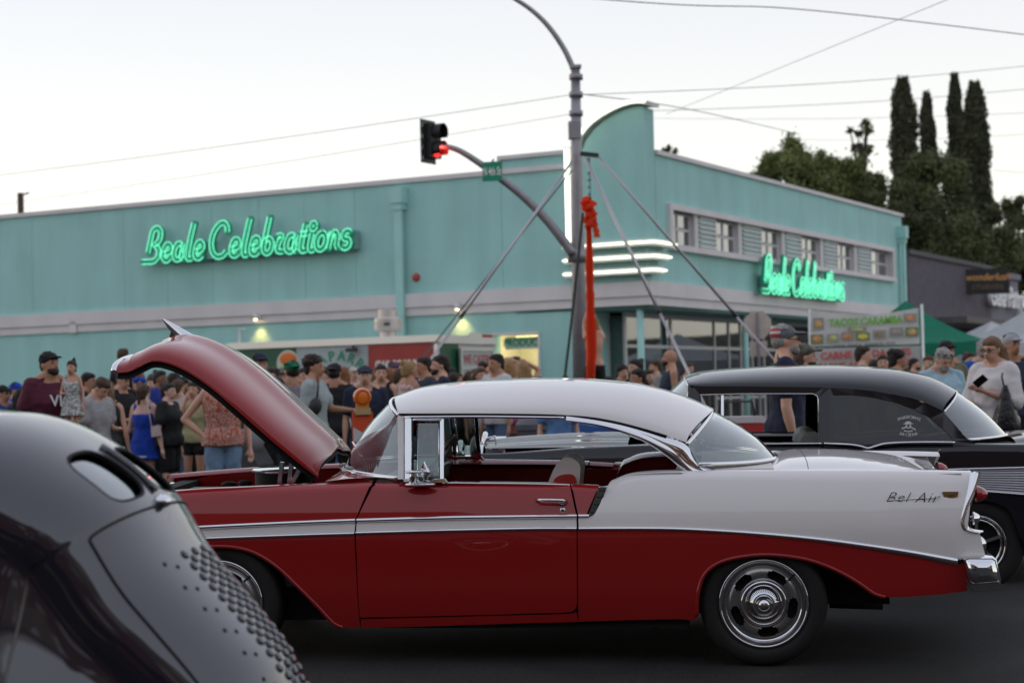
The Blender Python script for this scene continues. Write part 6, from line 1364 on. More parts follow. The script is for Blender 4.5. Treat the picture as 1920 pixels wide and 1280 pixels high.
    if shirt is not None:
        t = PB(); g = .010
        if top in ('dress', 'sundress'):
            t.loft([(z * k, (rx + g) * k, (ry + g) * k, yo * k) for z, rx, ry, yo in TO if .55 < z < .80] ); zb = .40 if top == 'dress' else .36
            t.loft([(zb * k, .148 * k * kx, .115 * k * kx, .0), (.46 * k, .130 * k * kx, .098 * k * kx, 0), (.56 * k, .112 * k * kx, .082 * k * kx, 0), (.62 * k, .09 * k * kx, .068 * k * kx, 0)])
            for s_, S_, E, W_ in J: t.cap(Vector((s_ * .058, 0, .78)) * k, Vector((s_ * .064, .006, .848)) * k, .036 * k, .027 * k)
        else:
            z0_ = .50 if top != 'crop' else .60; st = [(z * k, (rx + g + (.010 if z < .6 else .006)) * k, (ry + g + (.008 if z < .6 else .004)) * k, yo * k) for z, rx, ry, yo in TO if z0_ <= z <= .84]; st[0] = (z0_ * k, st[0][1] + .006 * k, st[0][2] + .006 * k, st[0][3]); t.loft(st)
            if top in ('tee', 'polo', 'long', 'blouse'):
                for s_, S_, E, W_ in J:
                    u = .62 if top != 'blouse' else .95; w2 = .012 if top != 'blouse' else .024
                    t.cap(S_, S_.lerp(E, u), (.037 + w2 * .4) * k * kx ** .5, (.032 + w2) * k * kx ** .5); t.cap(V((s_ * .030, .010, .860)), S_ + V((-s_ * .01, 0, .004)), .026 * k, .037 * k)
                    if top == 'long': t.cap(S_.lerp(E, u), E, .034 * k, .029 * k); t.cap(E, W_, .030 * k, .021 * k)
            else:
                for s_, S_, E, W_ in J: t.cap(Vector((s_ * .064, 0, .78)) * k, Vector((s_ * .064, .007, .848)) * k, .036 * k, .027 * k)
        if beard != 'x': job(t, {'dress': 'dress', 'sundress': 'dress'}.get(top, 'shirt'), m_top, r, vc, 3)
    # legs wear
    if bottom is not None:
        m_b = bottom if not isinstance(bottom, tuple) else cloth_m(bottom); t = PB(); t.loft([(z * k, (rx + .007) * k, (ry + .007) * k, yo * k) for z, rx, ry, yo in TO if z <= .60])
        if legs == 'skirt': t = PB(); t.loft([(.37 * k, .150 * k * kx, .120 * k * kx, 0), (.45 * k, .135 * k * kx, .105 * k * kx, 0), (.54 * k, .112 * k * kx, .084 * k, 0), (.60 * k, .088 * k * kx, .068 * k, 0)])
        else:
            for s_, A_, N_, K_ in LG:
                if legs == 'pants': t.cap(A_, N_, .056 * k * tw, .040 * k * tw); t.cap(N_, K_ + V((0, .004, -.008)), .040 * k * tw, .031 * k)
                elif legs == 'shorts': t.cap(A_, A_.lerp(N_, .78), .058 * k * tw, .050 * k * tw)
                else: t.cap(A_, A_.lerp(N_, .30), .056 * k * tw, .054 * k * tw)
        job(t, {'pants': 'trousers', 'skirt': 'skirt'}.get(legs, 'shorts'), m_b, r, vc, 3)
    # shoes
    if d < 25:
        for s_, A_, N_, K_ in LG: q = PB(); q.cap(K_ + V((0, .012, -.034)), K_ + V((s_ * .008, -.082, -.036)), .022 * k, .019 * k); job(q, 'shoe', cloth_m(shoes), r, .013, 2)
    # hair
    hm = hair_m(hair[1]) if hair[0] != 'bald' else None; st = hair[0]
    if hm:
        h = PB()
        if cap: he(h, 0, .012, .935, .0465, .050, .045)
        else: he(h, 0, .0115, .950, .0490, .0570, .0560); he(h, 0, -.012, .974, .042, .044, .032); he(h, 0, .030, .918, .040, .034, .036)
        rr = random.Random(int(px * 7 + yt))
        if st == 'curly':
            for q in range(46):
                a = rr.uniform(0, 6.28); u = rr.uniform(-.2, 1); he(h, .050 * math.cos(a) * math.sqrt(1 - u * u * .9), .012 + .054 * math.sin(a) * math.sqrt(1 - u * u * .9), .965 + .045 * u, .016, .016, .015, 8, 6)
        if st == 'short':
            for q in range(16): a = rr.uniform(-.2, 3.3); u = rr.uniform(.2, 1); he(h, .044 * math.cos(a) * math.sqrt(1 - u * u), .008 + .050 * math.sin(a) * math.sqrt(1 - u * u) - .01, .966 + .040 * u, .016, .018, .011, 8, 6)
        if st in ('long', 'wavy', 'shoulder'):
            zb = {'long': .70, 'wavy': .74, 'shoulder': .84}[st]
            for s_ in (-1, 0, 1): h.cap(hp(s_ * .036, .020, .945), hp(s_ * .040, .026, .88), .022 * k * HK, .022 * k * HK); h.cap(hp(s_ * .040, .026, .88), V((s_ * .050, .052, zb)), .024 * k, .014 * k)
            for q in range(7): x = -.05 + .0167 * q; h.cap(hp(x, .036, .93), V((x * 1.25 + rr.uniform(-.008, .008), .060, zb + rr.uniform(-.02, .03))), .017 * k, .008 * k, 8)
        if st == 'pony': h.cap(hp(0, .055, .975), hp(0, .085, .955), .016 * k, .020 * k); h.cap(hp(0, .085, .955), hp(.0, .075, .845), .022 * k, .010 * k)
        if st == 'bun': he(h, 0, .052, .992, .024, .024, .022)
        if st == 'topknot': h.cap(hp(0, .02, .995), hp(.012, .035, 1.03), .010 * k, .014 * k); h.cap(hp(.012, .035, 1.03), hp(.02, .06, .985), .013 * k, .008 * k)
        job(h, 'hair', hm, r, vs_ * 1.0, 2)
    if beard and beard != 'x':
        h = PB(); he(h, 0, -.026, .897, .036, .040, .026); he(h, 0, -.050, .888, .022, .020, .020); job(h, 'beard', hair_m(beard), r, vs_, 2)
    if cap:
        c = PB(); he(c, 0, .004, .964, .0500, .0605, .047); cm_ = cap[0] if not isinstance(cap[0], tuple) else cloth_m(cap[0]); sgn = -1 if not (len(cap) > 1 and cap[1] == 'back') else 1
        he(c, 0, sgn * .066, .968, .036, .038, .0065); job(c, 'cap', cm_, r, .0085 if near else .013, 2)
    # face details
    if abs(((rz + head[0] + 180) % 360) - 180) < 130:
        e = MB(); eb = MB()
        for s_ in (-1, 1): e.ell(hp(s_ * .0175, -.0545, .940), (.0065 * k * HK, .004 * k * HK, .0034 * k * HK), 8, 6, hr); eb.ell(hp(s_ * .018, -.0565, .9535), (.011 * k * HK, .004 * k * HK, .0022 * k * HK), 8, 4, hr)
        e.build('eyes', mat('eye_dark', (.02, .013, .01), .2), r, True); eb.build('eyebrows', hair_m(hair[1] if hair[1] in HAIR else 'dark'), r, True)
        MB().ell(hp(0, -.0615, .9015), (.0125 * k * HK, .004 * k * HK, .0030 * k * HK), 10, 5, hr).build('mouth', mat('lips_' + skin, tuple(x * y for x, y in zip(SKIN[skin], (.62, .36, .38))), .4), r, True)
    if specs:
        g = MB(); zz = .941 if specs != 'top' else .985; yy = -.063 if specs != 'top' else -.045
        for s_ in (-1, 1):
            if specs == 'clear': g.tube([hp(s_ * .018 + .013 * math.cos(t), yy, zz + .010 * math.sin(t)) for t in [6.283 * q / 12 for q in range(12)]], .0016 * k, 5, closed=True)
            else: g.ell(hp(s_ * .018, yy, zz), (.014 * k, .003 * k, .010 * k), 10, 6, hr)
            g.tube([hp(s_ * .031, yy + .003, zz), hp(s_ * .044, .0, zz)], .0014 * k, 5)
        g.tube([hp(-.006, yy, zz), hp(.006, yy, zz)], .0014 * k, 5); g.build('glasses', mat('glasses_black', (.01, .01, .01), .15), r)
    if lean: r.rotation_euler = (rad(lean), 0, rad(rz))
    return r, H
BK = (.012, .012, .014); NV = (.015, .020, .045); WH = (.55, .53, .53); GY = (.22, .23, .24); LG_ = (.36, .37, .38); DN = (.10, .16, .26); KH = (.25, .19, .12); BL = (.01, .055, .42)
m_strip = pat('black_white_stripe', 'stripe', [(.02, .02, .02), (.5, .5, .48)], 14); m_flor = pat('white_floral', 'noise', [(.62, .58, .60), (.25, .28, .25)], 42); m_pais = pat('paisley_print', 'floral', [(.10, .18, .26), (.50, .16, .08), (.55, .36, .30), (.38, .09, .06)], 26)
m_tank = pat('pink_pattern', 'noise', [(.55, .50, .48), (.45, .18, .16)], 26); m_tie = pat('blue_tie_dye', 'noise', [(.66, .62, .61), (.64, .60, .60), (.62, .59, .60), (.60, .57, .6), (.02, .04, .22)], 6); m_cheer = cloth_m(BL)
m_camo = pat('camo', 'noise', [(.06, .065, .05), (.14, .13, .10)], 20)
P_ = [
# --- left of the red bonnet, nearest row
(93, 662, 19.0, 40, 'm', (.085, .012, .028), BK, ('short', 'dark'), ('down', 'hold'), 'bearded man in black cap and maroon tee holding a toddler', dict(fix=True, cap=(BK,), beard='dark', skin='tan', fat=1.22, head=(12, -6))),
(182, 706, 20.5, 62, 'm', (.34, .33, .34), BK, ('short', 'brown'), ('down', 'bent'), 'young man in pale grey tee with bowed head beside the toddler', dict(fix=True, head=(0, 38))),
(166, 700, 24, 70, 'm', NV, BK, ('short', 'black'), ('down', 'down'), 'dark haired man seen past the toddler, behind the grey tee', dict(fix=True, skin='tan')),
(203, 721, 22.2, 172, 'f', (.03, .03, .028), m_strip, ('long', 'dkblond'), ('down', 'down'), 'woman with long fair hair and striped skirt, back to the camera', dict(fix=True, top='tank', legs='skirt', skin='light')),
(228, 696, 23.6, 50, 'm', BK, BK, ('short', 'dark'), ('bent', 'bent'), 'young man in black tee behind the woman with the striped skirt', dict(fix=True, cap=(BK,), head=(0, 15))),
(246, 692, 24.4, 75, 'm', (.10, .16, .26), (.03, .03, .04), ('short', 'ginger'), ('down', 'bent'), 'ginger haired man looking down under the raised bonnet tip', dict(fix=True, head=(0, 42), skin='pale')),
(270, 722, 22.6, 158, 'f', m_cheer, None, ('pony', 'brown'), ('down', 'bent'), 'cheerleader in royal blue dress with a white hem and blue bow', dict(fix=True, top='dress', skin='pale', shoes=WH, walk=.04, fat=1.05)),
(315, 719, 22.6, 75, 'f', BK, BK, ('bun', 'dark'), ('down', 'down'), 'woman in loose black tee and black shorts with sunglasses on her head', dict(fix=True, legs='shorts', fat=1.28, skin='pale', specs='top')),
(342, 708, 25, 40, 'm', BK, BK, ('short', 'black'), ('down', 'down'), 'man in black cap between the black tee woman and the yellow top', dict(fix=True, cap=(BK,), skin='tan')),
(362, 716, 23.4, -8, 'f', (.42, .38, .20), BK, ('shoulder', 'dark'), ('face', 'down'), 'woman in pale yellow top holding a hand to her mouth', dict(fix=True, legs='micro', top='tank', skin='light')),
(300, 695, 26, 60, 'f', (.02, .04, .25), BK, ('bun', 'black'), ('down', 'down'), 'cheerleader with dark bun and blue bow behind the blue dress', dict(fix=True, skin='brown')),
(327, 700, 27, 120, 'm', LG_, BK, ('short', 'dark'), ('down', 'down'), 'man in grey top just left of the bonnet underside', dict(fix=True)),
(415, 677, 18.6, 20, 'f', m_pais, (.15, .23, .34), ('shoulder', 'brown'), ('hip', 'down'), 'woman in paisley scarf top and jeans with a hand on her hip', dict(fix=True, top='tank', skin='light', fat=1.08)),
(231, 655, 24, 160, 'm', BK, BK, ('short', 'brown'), ('down', 'down'), 'child on someone\'s shoulders, head just above the raised bonnet tip', dict(H=1.15, zbase=.98, fix=True)),
(30, 718, 25, 70, 'm', BL, BK, ('short', 'black'), ('down', 'bent'), 'man in blue with a blue headband at the left edge', dict(fix=True, skin='tan', cap=(BL,))),
(6, 724, 24, 60, 'm', (.02, .04, .2), BK, ('short', 'dark'), ('down', 'down'), 'person in blue with tinted glasses cut by the left frame edge', dict(fix=True, specs='dark', cap=(BK,), skin='tan')),
(40, 728, 23, 170, 'f', BK, BK, ('long', 'black'), ('down', 'down'), 'woman with long black hair left of the maroon man', dict(fix=True, skin='tan')),
(62, 735, 24, 30, 'f', BK, BK, ('long', 'black'), ('up', 'down'), 'person in black behind the maroon man with one hand raised', dict(fix=True, skin='tan')),
# --- between bonnet and windscreen
(487, 664, 20.7, 22, 'm', (.03, .03, .035), BK, ('short', 'dark'), ('down', 'down'), 'man in navy cap with white letters standing above the bonnet', dict(fix=True, cap=(NV,), skin='tan', beard='brown')),
(462, 690, 25, 40, 'f', GY, BK, ('shoulder', 'brown'), ('down', 'down'), 'woman behind the navy cap man, partly hidden by the bonnet', dict(fix=True)),
(546, 678, 21.5, -145, 'm', (.22, .20, .24), BK, ('short', 'black'), ('reach', 'down'), 'man in grey tank top and green cap turned backwards', dict(fix=True, top='tank', cap=((.0, .14, .06), 'back'), skin='tan', beard='black')),
(528, 692, 25, 20, 'm', GY, BK, ('short', 'dark'), ('down', 'down'), 'bearded man in dark grey beanie left of the green cap', dict(fix=True, cap=((.12, .11, .11),), beard='brown')),
(588, 669, 20.4, 78, 'm', (.33, .38, .38), BK, ('curly', 'dark'), ('down', 'fwd'), 'curly haired young man in pale grey tee holding hands, black sling bag', dict(fix=True, skin='tan', legs='pants')),
(627, 683, 22.6, 165, 'm', BK, BK, ('short', 'black'), ('down', 'down'), 'man in black tee and backwards cap, back to the camera, beside the curly haired man', dict(fix=True, cap=((.02, .02, .02), 'back'), skin='tan')),
(644, 688, 25, 170, 'f', WH, DN, ('shoulder', 'ginger'), ('down', 'down'), 'red brown haired woman in white seen from behind', dict(fix=True)),
(661, 689, 22, 40, 'm', WH, BK, ('short', 'dark'), ('down', 'down'), 'man in a pale cap behind the orange warning light', dict(cap=((.5, .47, .42),))),
(684, 688, 21.3, 5, 'm', NV, BK, ('short', 'dark'), ('down', 'down'), 'boyish man in dark cap facing the camera left of the smiling woman', dict(fix=True, cap=((.03, .035, .06),))),
(714, 684, 15.2, -18, 'f', BK, BK, ('bun', 'dark'), ('reach', 'down'), 'smiling woman in black sleeveless top reaching for his hand', dict(top='tank', skin='light', head=(25, 0))),
(738, 680, 22, 30, 'm', (.10, .12, .2), BK, ('short', 'dark'), ('down', 'down'), 'man in plum cap right of the smiling woman', dict(cap=((.09, .05, .09),))),
(750, 694, 25.5, 110, 'm', (.10, .16, .22), DN, ('short', 'brown'), ('down', 'bent'), 'person in blue grey tee right of the smiling woman', dict(fix=True)),
(767, 678, 23, 125, 'f', m_tank, DN, ('bun', 'blond'), ('down', 'bent'), 'blond woman with hair up in a pink patterned tank top', dict(fix=True, top='tank', skin='tan')),
(785, 691, 26, 20, 'f', WH, BK, ('shoulder', 'blond'), ('down', 'down'), 'fair haired girl peeping past the patterned tank top', dict(fix=True, skin='light')),
(794, 670, 24, -60, 'm', (.03, .04, .06), (.06, .07, .10), ('short', 'dark'), ('bent', 'down'), 'tall dark haired man in dark tee left of the bearded navy man', dict(fix=True, skin='tan')),
(808, 681, 23, 10, 'm', BK, BK, ('short', 'dark'), ('down', 'down'), 'face of a dark haired man between two taller men', dict()),
(826, 667, 22.5, -78, 'm', NV, (.03, .04, .05), ('short', 'dark'), ('down', 'down'), 'bearded man in navy tee facing left above the windscreen', dict(fix=True, beard='dark', skin='light')),
(880, 696, 21, 140, 'f', KH, DN, ('long', 'brown'), ('down', 'down'), 'woman with long brown hair above the front of the white roof', dict()),
(905, 679, 22, -40, 'm', (.12, .12, .14), KH, ('short', 'dark'), ('down', 'down'), 'man in charcoal tee before the catering board', dict(skin='tan')),
(930, 665, 24, -50, 'm', WH, DN, ('short', 'black'), ('down', 'down'), 'dark haired young man in white tee below the produce door', dict(fix=True, skin='tan')),
(954, 674, 26, 170, 'f', (.45, .10, .20), DN, ('long', 'blond'), ('head', 'head'), 'long haired blond woman raising both arms to her hair', dict(fix=True, top='tank')),
(978, 677, 25.5, -150, 'f', (.48, .12, .24), (.35, .10, .08), ('long', 'blond'), ('head', 'down'), 'blond woman in pink top at the right side of the lit doorway', dict(fix=True, top='tank')),
(966, 670, 28, 0, 'm', BK, BK, ('short', 'black'), ('down', 'down'), 'dark haired person standing in front of the lit doorway', dict(fix=True)),
(860, 700, 25, 30, 'f', GY, BK, ('long', 'brown'), ('down', 'down'), 'woman in grey left of the catering board', dict()),
(1008, 706, 25, 30, 'm', BK, BK, ('short', 'black'), ('down', 'down'), 'top of a dark head left of the signal pole', dict()),
(1060, 704, 26, 0, 'f', KH, BK, ('shoulder', 'brown'), ('down', 'down'), 'top of a brown head at the foot of the signal pole', dict()),
# --- right of the pole
(1167, 686, 21, 30, 'f', BK, BK, ('curly', 'black'), ('down', 'down'), 'person with dark bushy hair in front of the shop window', dict()),
(1192, 674, 19.5, -60, 'f', BK, BK, ('bun', 'black'), ('down', 'down'), 'woman with black hair in a bun facing left over the white roof', dict(skin='light')),
(1196, 693, 22, -70, 'm', BK, BK, ('short', 'black'), ('down', 'down'), 'dark haired person low against the white roof edge', dict(fix=True, skin='tan', sm=1)),
(1229, 676, 21, -80, 'm', (.3, .28, .26), DN, ('short', 'brown'), ('down', 'bent'), 'bearded man in beige left of the bald man', dict(beard='brown')),
(1256, 655, 26, -85, 'm', (.02, .035, .06), BK, ('bald', 'black'), ('down', 'down'), 'bald bearded man in navy tank top beside a rig leg', dict(fix=True, top='tank', skin='tan', beard='black', head=(0, -6))),
(1291, 681, 23, 40, 'm', (.35, .1, .1), BK, ('short', 'brown'), ('down', 'down'), 'brown haired man behind the black roof, right of the rig leg', dict()),
(1470, 612, 15.4, 86, 'm', NV, DN, ('short', 'grey'), ('down', 'down'), 'man in grey and red striped cap, glasses and navy shirt', dict(fix=True, cap=((.15, .15, .17),), specs='clear', beard='grey', skin='light', fat=1.12)),
(1506, 646, 16.6, 84, 'm', (.02, .02, .02), DN, ('shoulder', 'brown'), ('down', 'down'), 'long haired person in camouflage cap beside the striped cap man', dict(fix=True, cap=(m_camo,), beard='brown')),
(1618, 650, 24, 75, 'm', (.16, .2, .15), BK, ('short', 'dark'), ('down', 'down'), 'dark haired man in green grey tee in front of the taco banner', dict()),
(1655, 666, 23, -10, 'f', (.25, .08, .08), BK, ('long', 'dark'), ('down', 'down'), 'dark haired woman facing the camera below the banner', dict()),
(1682, 657, 21, 90, 'f', (.42, .36, .12), BK, ('curly', 'black'), ('down', 'down'), 'woman with a mass of dark curls below the right end of the banner', dict(skin='tan')),
(1714, 672, 23, 60, 'm', KH, BK, ('short', 'dark'), ('down', 'down'), 'bearded man right of the dark curly hair', dict(beard='dark')),
(1700, 690, 25, 0, 'f', (.3, .1, .1), BK, ('shoulder', 'brown'), ('down', 'down'), 'small figure between the curly hair and the bearded man', dict()),
(1763, 652, 19.5, 18, 'm', (.33, .48, .56), KH, ('short', 'grey'), ('bent', 'bent'), 'grey haired man in light blue tee looking down', dict(fix=True, head=(0, 30), beard='grey', specs='top', fat=1.15, skin='light')),
(1775, 641, 22, 20, 'm', (.16, .15, .09), BK, ('short', 'dark'), ('down', 'down'), 'man in black cap and olive tee behind the light blue tee', dict(fix=True, cap=(BK,), skin='tan')),
(1806, 680, 24, -30, 'm', (.03, .05, .22), BK, ('short', 'dark'), ('bent', 'bent'), 'small boy in dark blue tee between the adults on the right', dict(fix=True)),
(1817, 661, 22, 20, 'f', (.3, .08, .12), BK, ('bun', 'dark'), ('down', 'down'), 'woman behind the small boy on the right', dict()),
(1843, 640, 18.5, 172, 'm', (.01, .08, .34), KH, ('short', 'grey'), ('down', 'down'), 'grey haired man in bright blue tee, back to the camera', dict(fat=1.1)),
(1862, 632, 17.6, -48, 'f', m_tie, (.02, .04, .14), ('shoulder', 'dkblond'), ('bent', 'phone'), 'woman in white and blue tie dye blouse looking at her phone', dict(fix=True, top='blouse', specs='clear', fat=1.15, skin='light', head=(0, 12))),
(1896, 628, 16.8, 20, 'm', (.02, .025, .05), BK, ('short', 'dark'), ('down', 'down'), 'man in a coloured cap and dark tee behind the tie dye woman', dict(cap=((.35, .33, .35),), skin='tan')),
(1740, 668, 24, -20, 'f', GY, BK, ('short', 'brown'), ('down', 'down'), 'person half hidden left of the light blue tee', dict()),
# --- seen through the car windows and gaps
(900, 690, 25, 30, 'f', (.3, .3, .32), (.12, .06, .04), ('shoulder', 'brown'), ('down', 'down'), 'woman with bare legs standing behind the black bonnet', dict(fix=True, legs='micro')),
(850, 698, 25, 150, 'f', BK, BK, ('pony', 'dark'), ('down', 'down'), 'woman in black shorts seen past the wing mirror', dict(fix=True, legs='shorts')),
(1045, 712, 20, 10, 'f', (.1, .2, .4), DN, ('shoulder', 'brown'), ('down', 'down'), 'short person in blue behind the black bonnet', dict(fix=True)),
(1140, 712, 17.2, -20, 'm', (.35, .03, .03), BK, ('short', 'dark'), ('down', 'bent'), 'person in a red top with a pale wristwatch behind the black windscreen', dict(skin='tan')),
(450, 694, 22, 30, 'm', BK, BK, ('short', 'dark'), ('down', 'down'), 'dark dressed person hidden behind the bonnet', dict(fix=True)),
(510, 690, 22.5, -20, 'm', (.05, .05, .06), (.04, .05, .07), ('short', 'dark'), ('down', 'down'), 'person in dark clothes below the raised bonnet, right side', dict(fix=True)),
(285, 706, 26.5, 10, 'f', BK, BK, ('long', 'dark'), ('down', 'down'), 'dark figure filling the gap behind the blue dress', dict(fix=True)),
(214, 712, 25.5, -20, 'm', BK, BK, ('short', 'dark'), ('down', 'down'), 'dark figure behind the long fair hair', dict(fix=True)),
(388, 700, 26, 10, 'm', (.04, .04, .05), (.02, .02, .03), ('short', 'dark'), ('down', 'down'), 'dark dressed man behind the paisley top', dict(fix=True)),
# --- back rows that thicken the crowd
(22, 740, 26, 100, 'f', (.40, .10, .12), BK, ('shoulder', 'brown'), ('down', 'down'), 'woman in red at the back of the crowd by the left edge', dict(fix=True)),
(112, 712, 25, -70, 'm', (.30, .32, .34), DN, ('short', 'brown'), ('down', 'bent'), 'man in pale grey behind the toddler, facing left', dict(fix=True)),
(152, 709, 26, 20, 'f', (.45, .42, .40), BK, ('shoulder', 'dkblond'), ('down', 'down'), 'fair woman in cream between the toddler and the grey tee', dict(fix=True)),
(259, 712, 27, -40, 'f', (.36, .12, .22), DN, ('long', 'dark'), ('down', 'down'), 'dark haired woman in rose pink behind the cheerleader', dict(fix=True)),
(287, 703, 28, 60, 'm', (.42, .41, .40), KH, ('short', 'dark'), ('down', 'down'), 'man in off white behind the cheerleader, facing right', dict(fix=True)),
(334, 712, 24, 150, 'f', (.46, .44, .45), DN, ('pony', 'brown'), ('down', 'down'), 'woman with a ponytail and white top behind the loose black tee', dict(fix=True)),
(378, 716, 25, -100, 'f', (.10, .22, .30), BK, ('long', 'blond'), ('down', 'bent'), 'blond woman in teal behind the yellow top', dict(fix=True)),
(349, 704, 28, 10, 'm', (.34, .20, .10), BK, ('short', 'brown'), ('down', 'down'), 'man in tan tee at the back under the bonnet', dict(fix=True)),
(506, 688, 25, -60, 'f', (.44, .40, .36), BK, ('shoulder', 'brown'), ('down', 'down'), 'woman in cream between the navy cap and the green cap', dict(fix=True)),
(568, 690, 26, 30, 'f', (.42, .16, .10), BK, ('long', 'dark'), ('down', 'down'), 'dark haired woman in rust behind the curly haired man', dict(fix=True)),
(606, 690, 26, -30, 'm', (.36, .38, .42), DN, ('short', 'dark'), ('down', 'down'), 'man in pale blue between the curly haired man and the black tee', dict(fix=True)),
(700, 694, 27, 160, 'f', (.40, .38, .40), BK, ('long', 'dkblond'), ('down', 'down'), 'woman with long fair brown hair behind the smiling woman', dict(fix=True)),
(726, 692, 26, -120, 'm', (.06, .20, .12), BK, ('short', 'ginger'), ('down', 'down'), 'ginger man in dark green beside the smiling woman', dict(fix=True)),
(845, 690, 27, 50, 'f', (.42, .28, .12), BK, ('shoulder', 'black'), ('down', 'down'), 'woman in mustard right of the bearded navy man', dict(fix=True)),
(892, 693, 28, -20, 'm', (.38, .37, .36), BK, ('short', 'brown'), ('down', 'down'), 'man in pale grey under the catering board', dict(fix=True)),
(1213, 694, 25, 40, 'f', (.36, .12, .14), BK, ('shoulder', 'dark'), ('down', 'down'), 'woman in red left of the beige bearded man', dict(fix=True)),
(1640, 676, 26, 120, 'm', (.38, .37, .35), BK, ('short', 'dark'), ('down', 'down'), 'man in cream below the middle of the banner', dict(fix=True)),
(1788, 672, 25, -70, 'f', (.42, .38, .20), DN, ('long', 'blond'), ('down', 'down'), 'blond woman in yellow behind the small boy', dict(fix=True)),
(1570, 684, 27, 30, 'f', (.12, .28, .32), BK, ('shoulder', 'brown'), ('down', 'down'), 'woman in teal below the left end of the banner', dict(fix=True)),
]
HS = []; PER = []
for row in P_:
    *a, kw = row; kw = dict(kw); kw.pop('sm', None); r, H = person(*a, **kw); PER.append(r); HS.append((a[0], round(H, 2)))
def Wp(r, p): return r.matrix_basis @ Vector(p)
# toddler carried by the maroon man
man = PER[0]; tc_ = at(134, 682, 18.72)
td, _ = person(134, 684, 18.72, -8, 'f', m_flor, None, ('topknot', 'dark'), ('bent', 'down'), 'toddler with a dark topknot in a white floral dress, carried by the maroon man', skin='light', top='sundress', zbase=tc_.z - .84, H=.84, fix=True)
# climber on the silk
cl_p = at(1112, 600, RY + .1)
cb_, _ = person(1113, 596, RY + .12, -160, 'f', None, BK, ('bun', 'blond'), ('climb', 'climb'), 'performer in black leggings climbing the orange silk', skin='light', zbase=cl_p.z - 1.60, H=1.62, legs='pants', top='tank', walk=.02, grp=False, fix=True)
run_jobs()
print('HEIGHTS', HS)
# prints and trims on clothes
pr = man; mw = mat('white_print', (.85, .85, .85), .5)
lg = text('shirt_print', 'VIA', mw, pr, Matrix.Identity(4), .17, .002, offset=.002, sx=.95); lg.matrix_local = Matrix.Translation((.015, -.225, 1.36)) @ Matrix.Rotation(rad(82), 4, 'X')
text('cap_letters', 'NY', mw, PER[18], Matrix.Translation((0, -.100, 1.66)) @ Matrix.Rotation(rad(80), 4, 'X'), .05, .002)
for i, s_ in enumerate(('RT 66', 'FAMILY', 'CREW')):
    o = text('shirt_print', s_, mw, [q for q in PER if 'bright blue tee' in q['label']][0], Matrix.Translation((0, .15, 1.40 - i * .09)) @ Matrix.Rotation(rad(180), 4, 'Z') @ Matrix.Rotation(rad(90), 4, 'X'), .085, .002)
# ---- bags, phone
def near_person(key): return [q for q in PER if key in q['label']][0]
ch_ = near_person('royal blue dress'); bb = at(292, 806, 22.3); hb = empty('handbag', bb, rad(8), 'small cream handbag on a shoulder strap hanging from the blue dress woman', 'bag')
MB().prism([(-.06, .05), (.05, .06), (.07, -.07), (-.05, -.085)], (-.03, .03)).build('bag_body', cloth_m((.52, .42, .40)), hb); MB().tube([(-.05, .0, .04), (-.08, .04, .22), (-.11, .12, .40), (-.10, .30, .44)], .009, 6).build('strap', cloth_m((.52, .42, .40)), hb, True)
MB().tube([Vector((.17 * math.cos(t) * 1.16, .12 * math.sin(t) * 1.3, .645)) for t in [6.283 * k / 24 for k in range(24)]], .022, 8, closed=True).build('white_hem', cloth_m(WH), ch_, True)
for s_ in (-1, 1): MB().ell((s_ * .05, .10, 1.60), (.05, .03, .035), 10, 6, Matrix.Rotation(s_ * .5, 3, 'Y')).build('hair_bow', m_cheer, ch_, True)
cm__ = near_person('curly haired young'); bb = at(591, 762, cm__.location.y - .26); sg_ = empty('sling_bag', bb, 0, 'black sling bag across the curly haired man', 'bag'); MB().ell((0, 0, 0), (.075, .045, .10), 14, 10, Matrix.Rotation(.3, 3, 'Y')).build('bag_body', m_blk, sg_, True); MB().tube([(.02, .0, .08), (.035, .03, .22), (.02, .12, .32)], .012, 6).build('strap', m_blk, sg_, True)
bb = at(1886, 765, 17.3); pb_ = empty('carrier_bag', bb, 0, 'black plastic carrier bag hanging from the tie dye woman\'s arm', 'bag')
G = []
for z, rx in ((.22, .02), (.12, .05), (0, .09), (-.14, .13), (-.26, .12), (-.30, .06)): G.append([(rx * math.cos(t) * (1 + .12 * math.sin(5 * t)), rx * .6 * math.sin(t), z) for t in [6.283 * k / 24 for k in range(24)]])
MB().grid(G, True).build('bag_body', mat('black_plastic', (.015, .015, .018), .25, bump=.6, bscale=18), pb_, True); MB().tube([(-.01, 0, .20), (-.03, 0, .30), (-.02, 0, .34)], .008, 6).build('handle', m_blk, pb_, True)
bb = at(1838, 714, 17.22); tag(MB().cbox(bb, (.075, .012, .14), Matrix.Rotation(.8, 3, 'Y') @ Matrix.Rotation(.7, 3, 'X')).build('phone', mat('phone_black', (.01, .01, .012), .2)), 'black phone in the hand of the tie dye woman', 'phone')
# ---- orange warning light on a barricade
w0 = at(679, 740, 17.5); gzw = ground(w0.x, w0.y); wb = empty('barricade', (w0.x, w0.y, gzw), rad(12), 'orange and white striped barricade panel topped by an amber warning light', 'barricade')
z_ = lambda py: at(679, py, 17.5).z - gzw
mo = mat('barricade_orange', (.62, .075, .02), .5); mwp = mat('barricade_white', (.55, .53, .52), .5)
MB().box((-.10, -.02, .12), (.10, .02, z_(772))).build('panel', mo, wb)
for k in range(5):
    zt_ = z_(800) - k * .24; MB().prism([(-.096, zt_), (.096, zt_ - .12), (.096, zt_ - .24), (-.096, zt_ - .13)], (-.026, -.021)).build('white_stripe', mwp, wb)
MB().box((-.16, -.14, 0), (.16, .14, .12)).build('rubber_base', m_rub, wb); MB().box((-.075, -.05, z_(777)), (.075, .05, z_(765))).build('lamp_base', mat('lamp_base_tan', (.45, .32, .16), .5), wb)
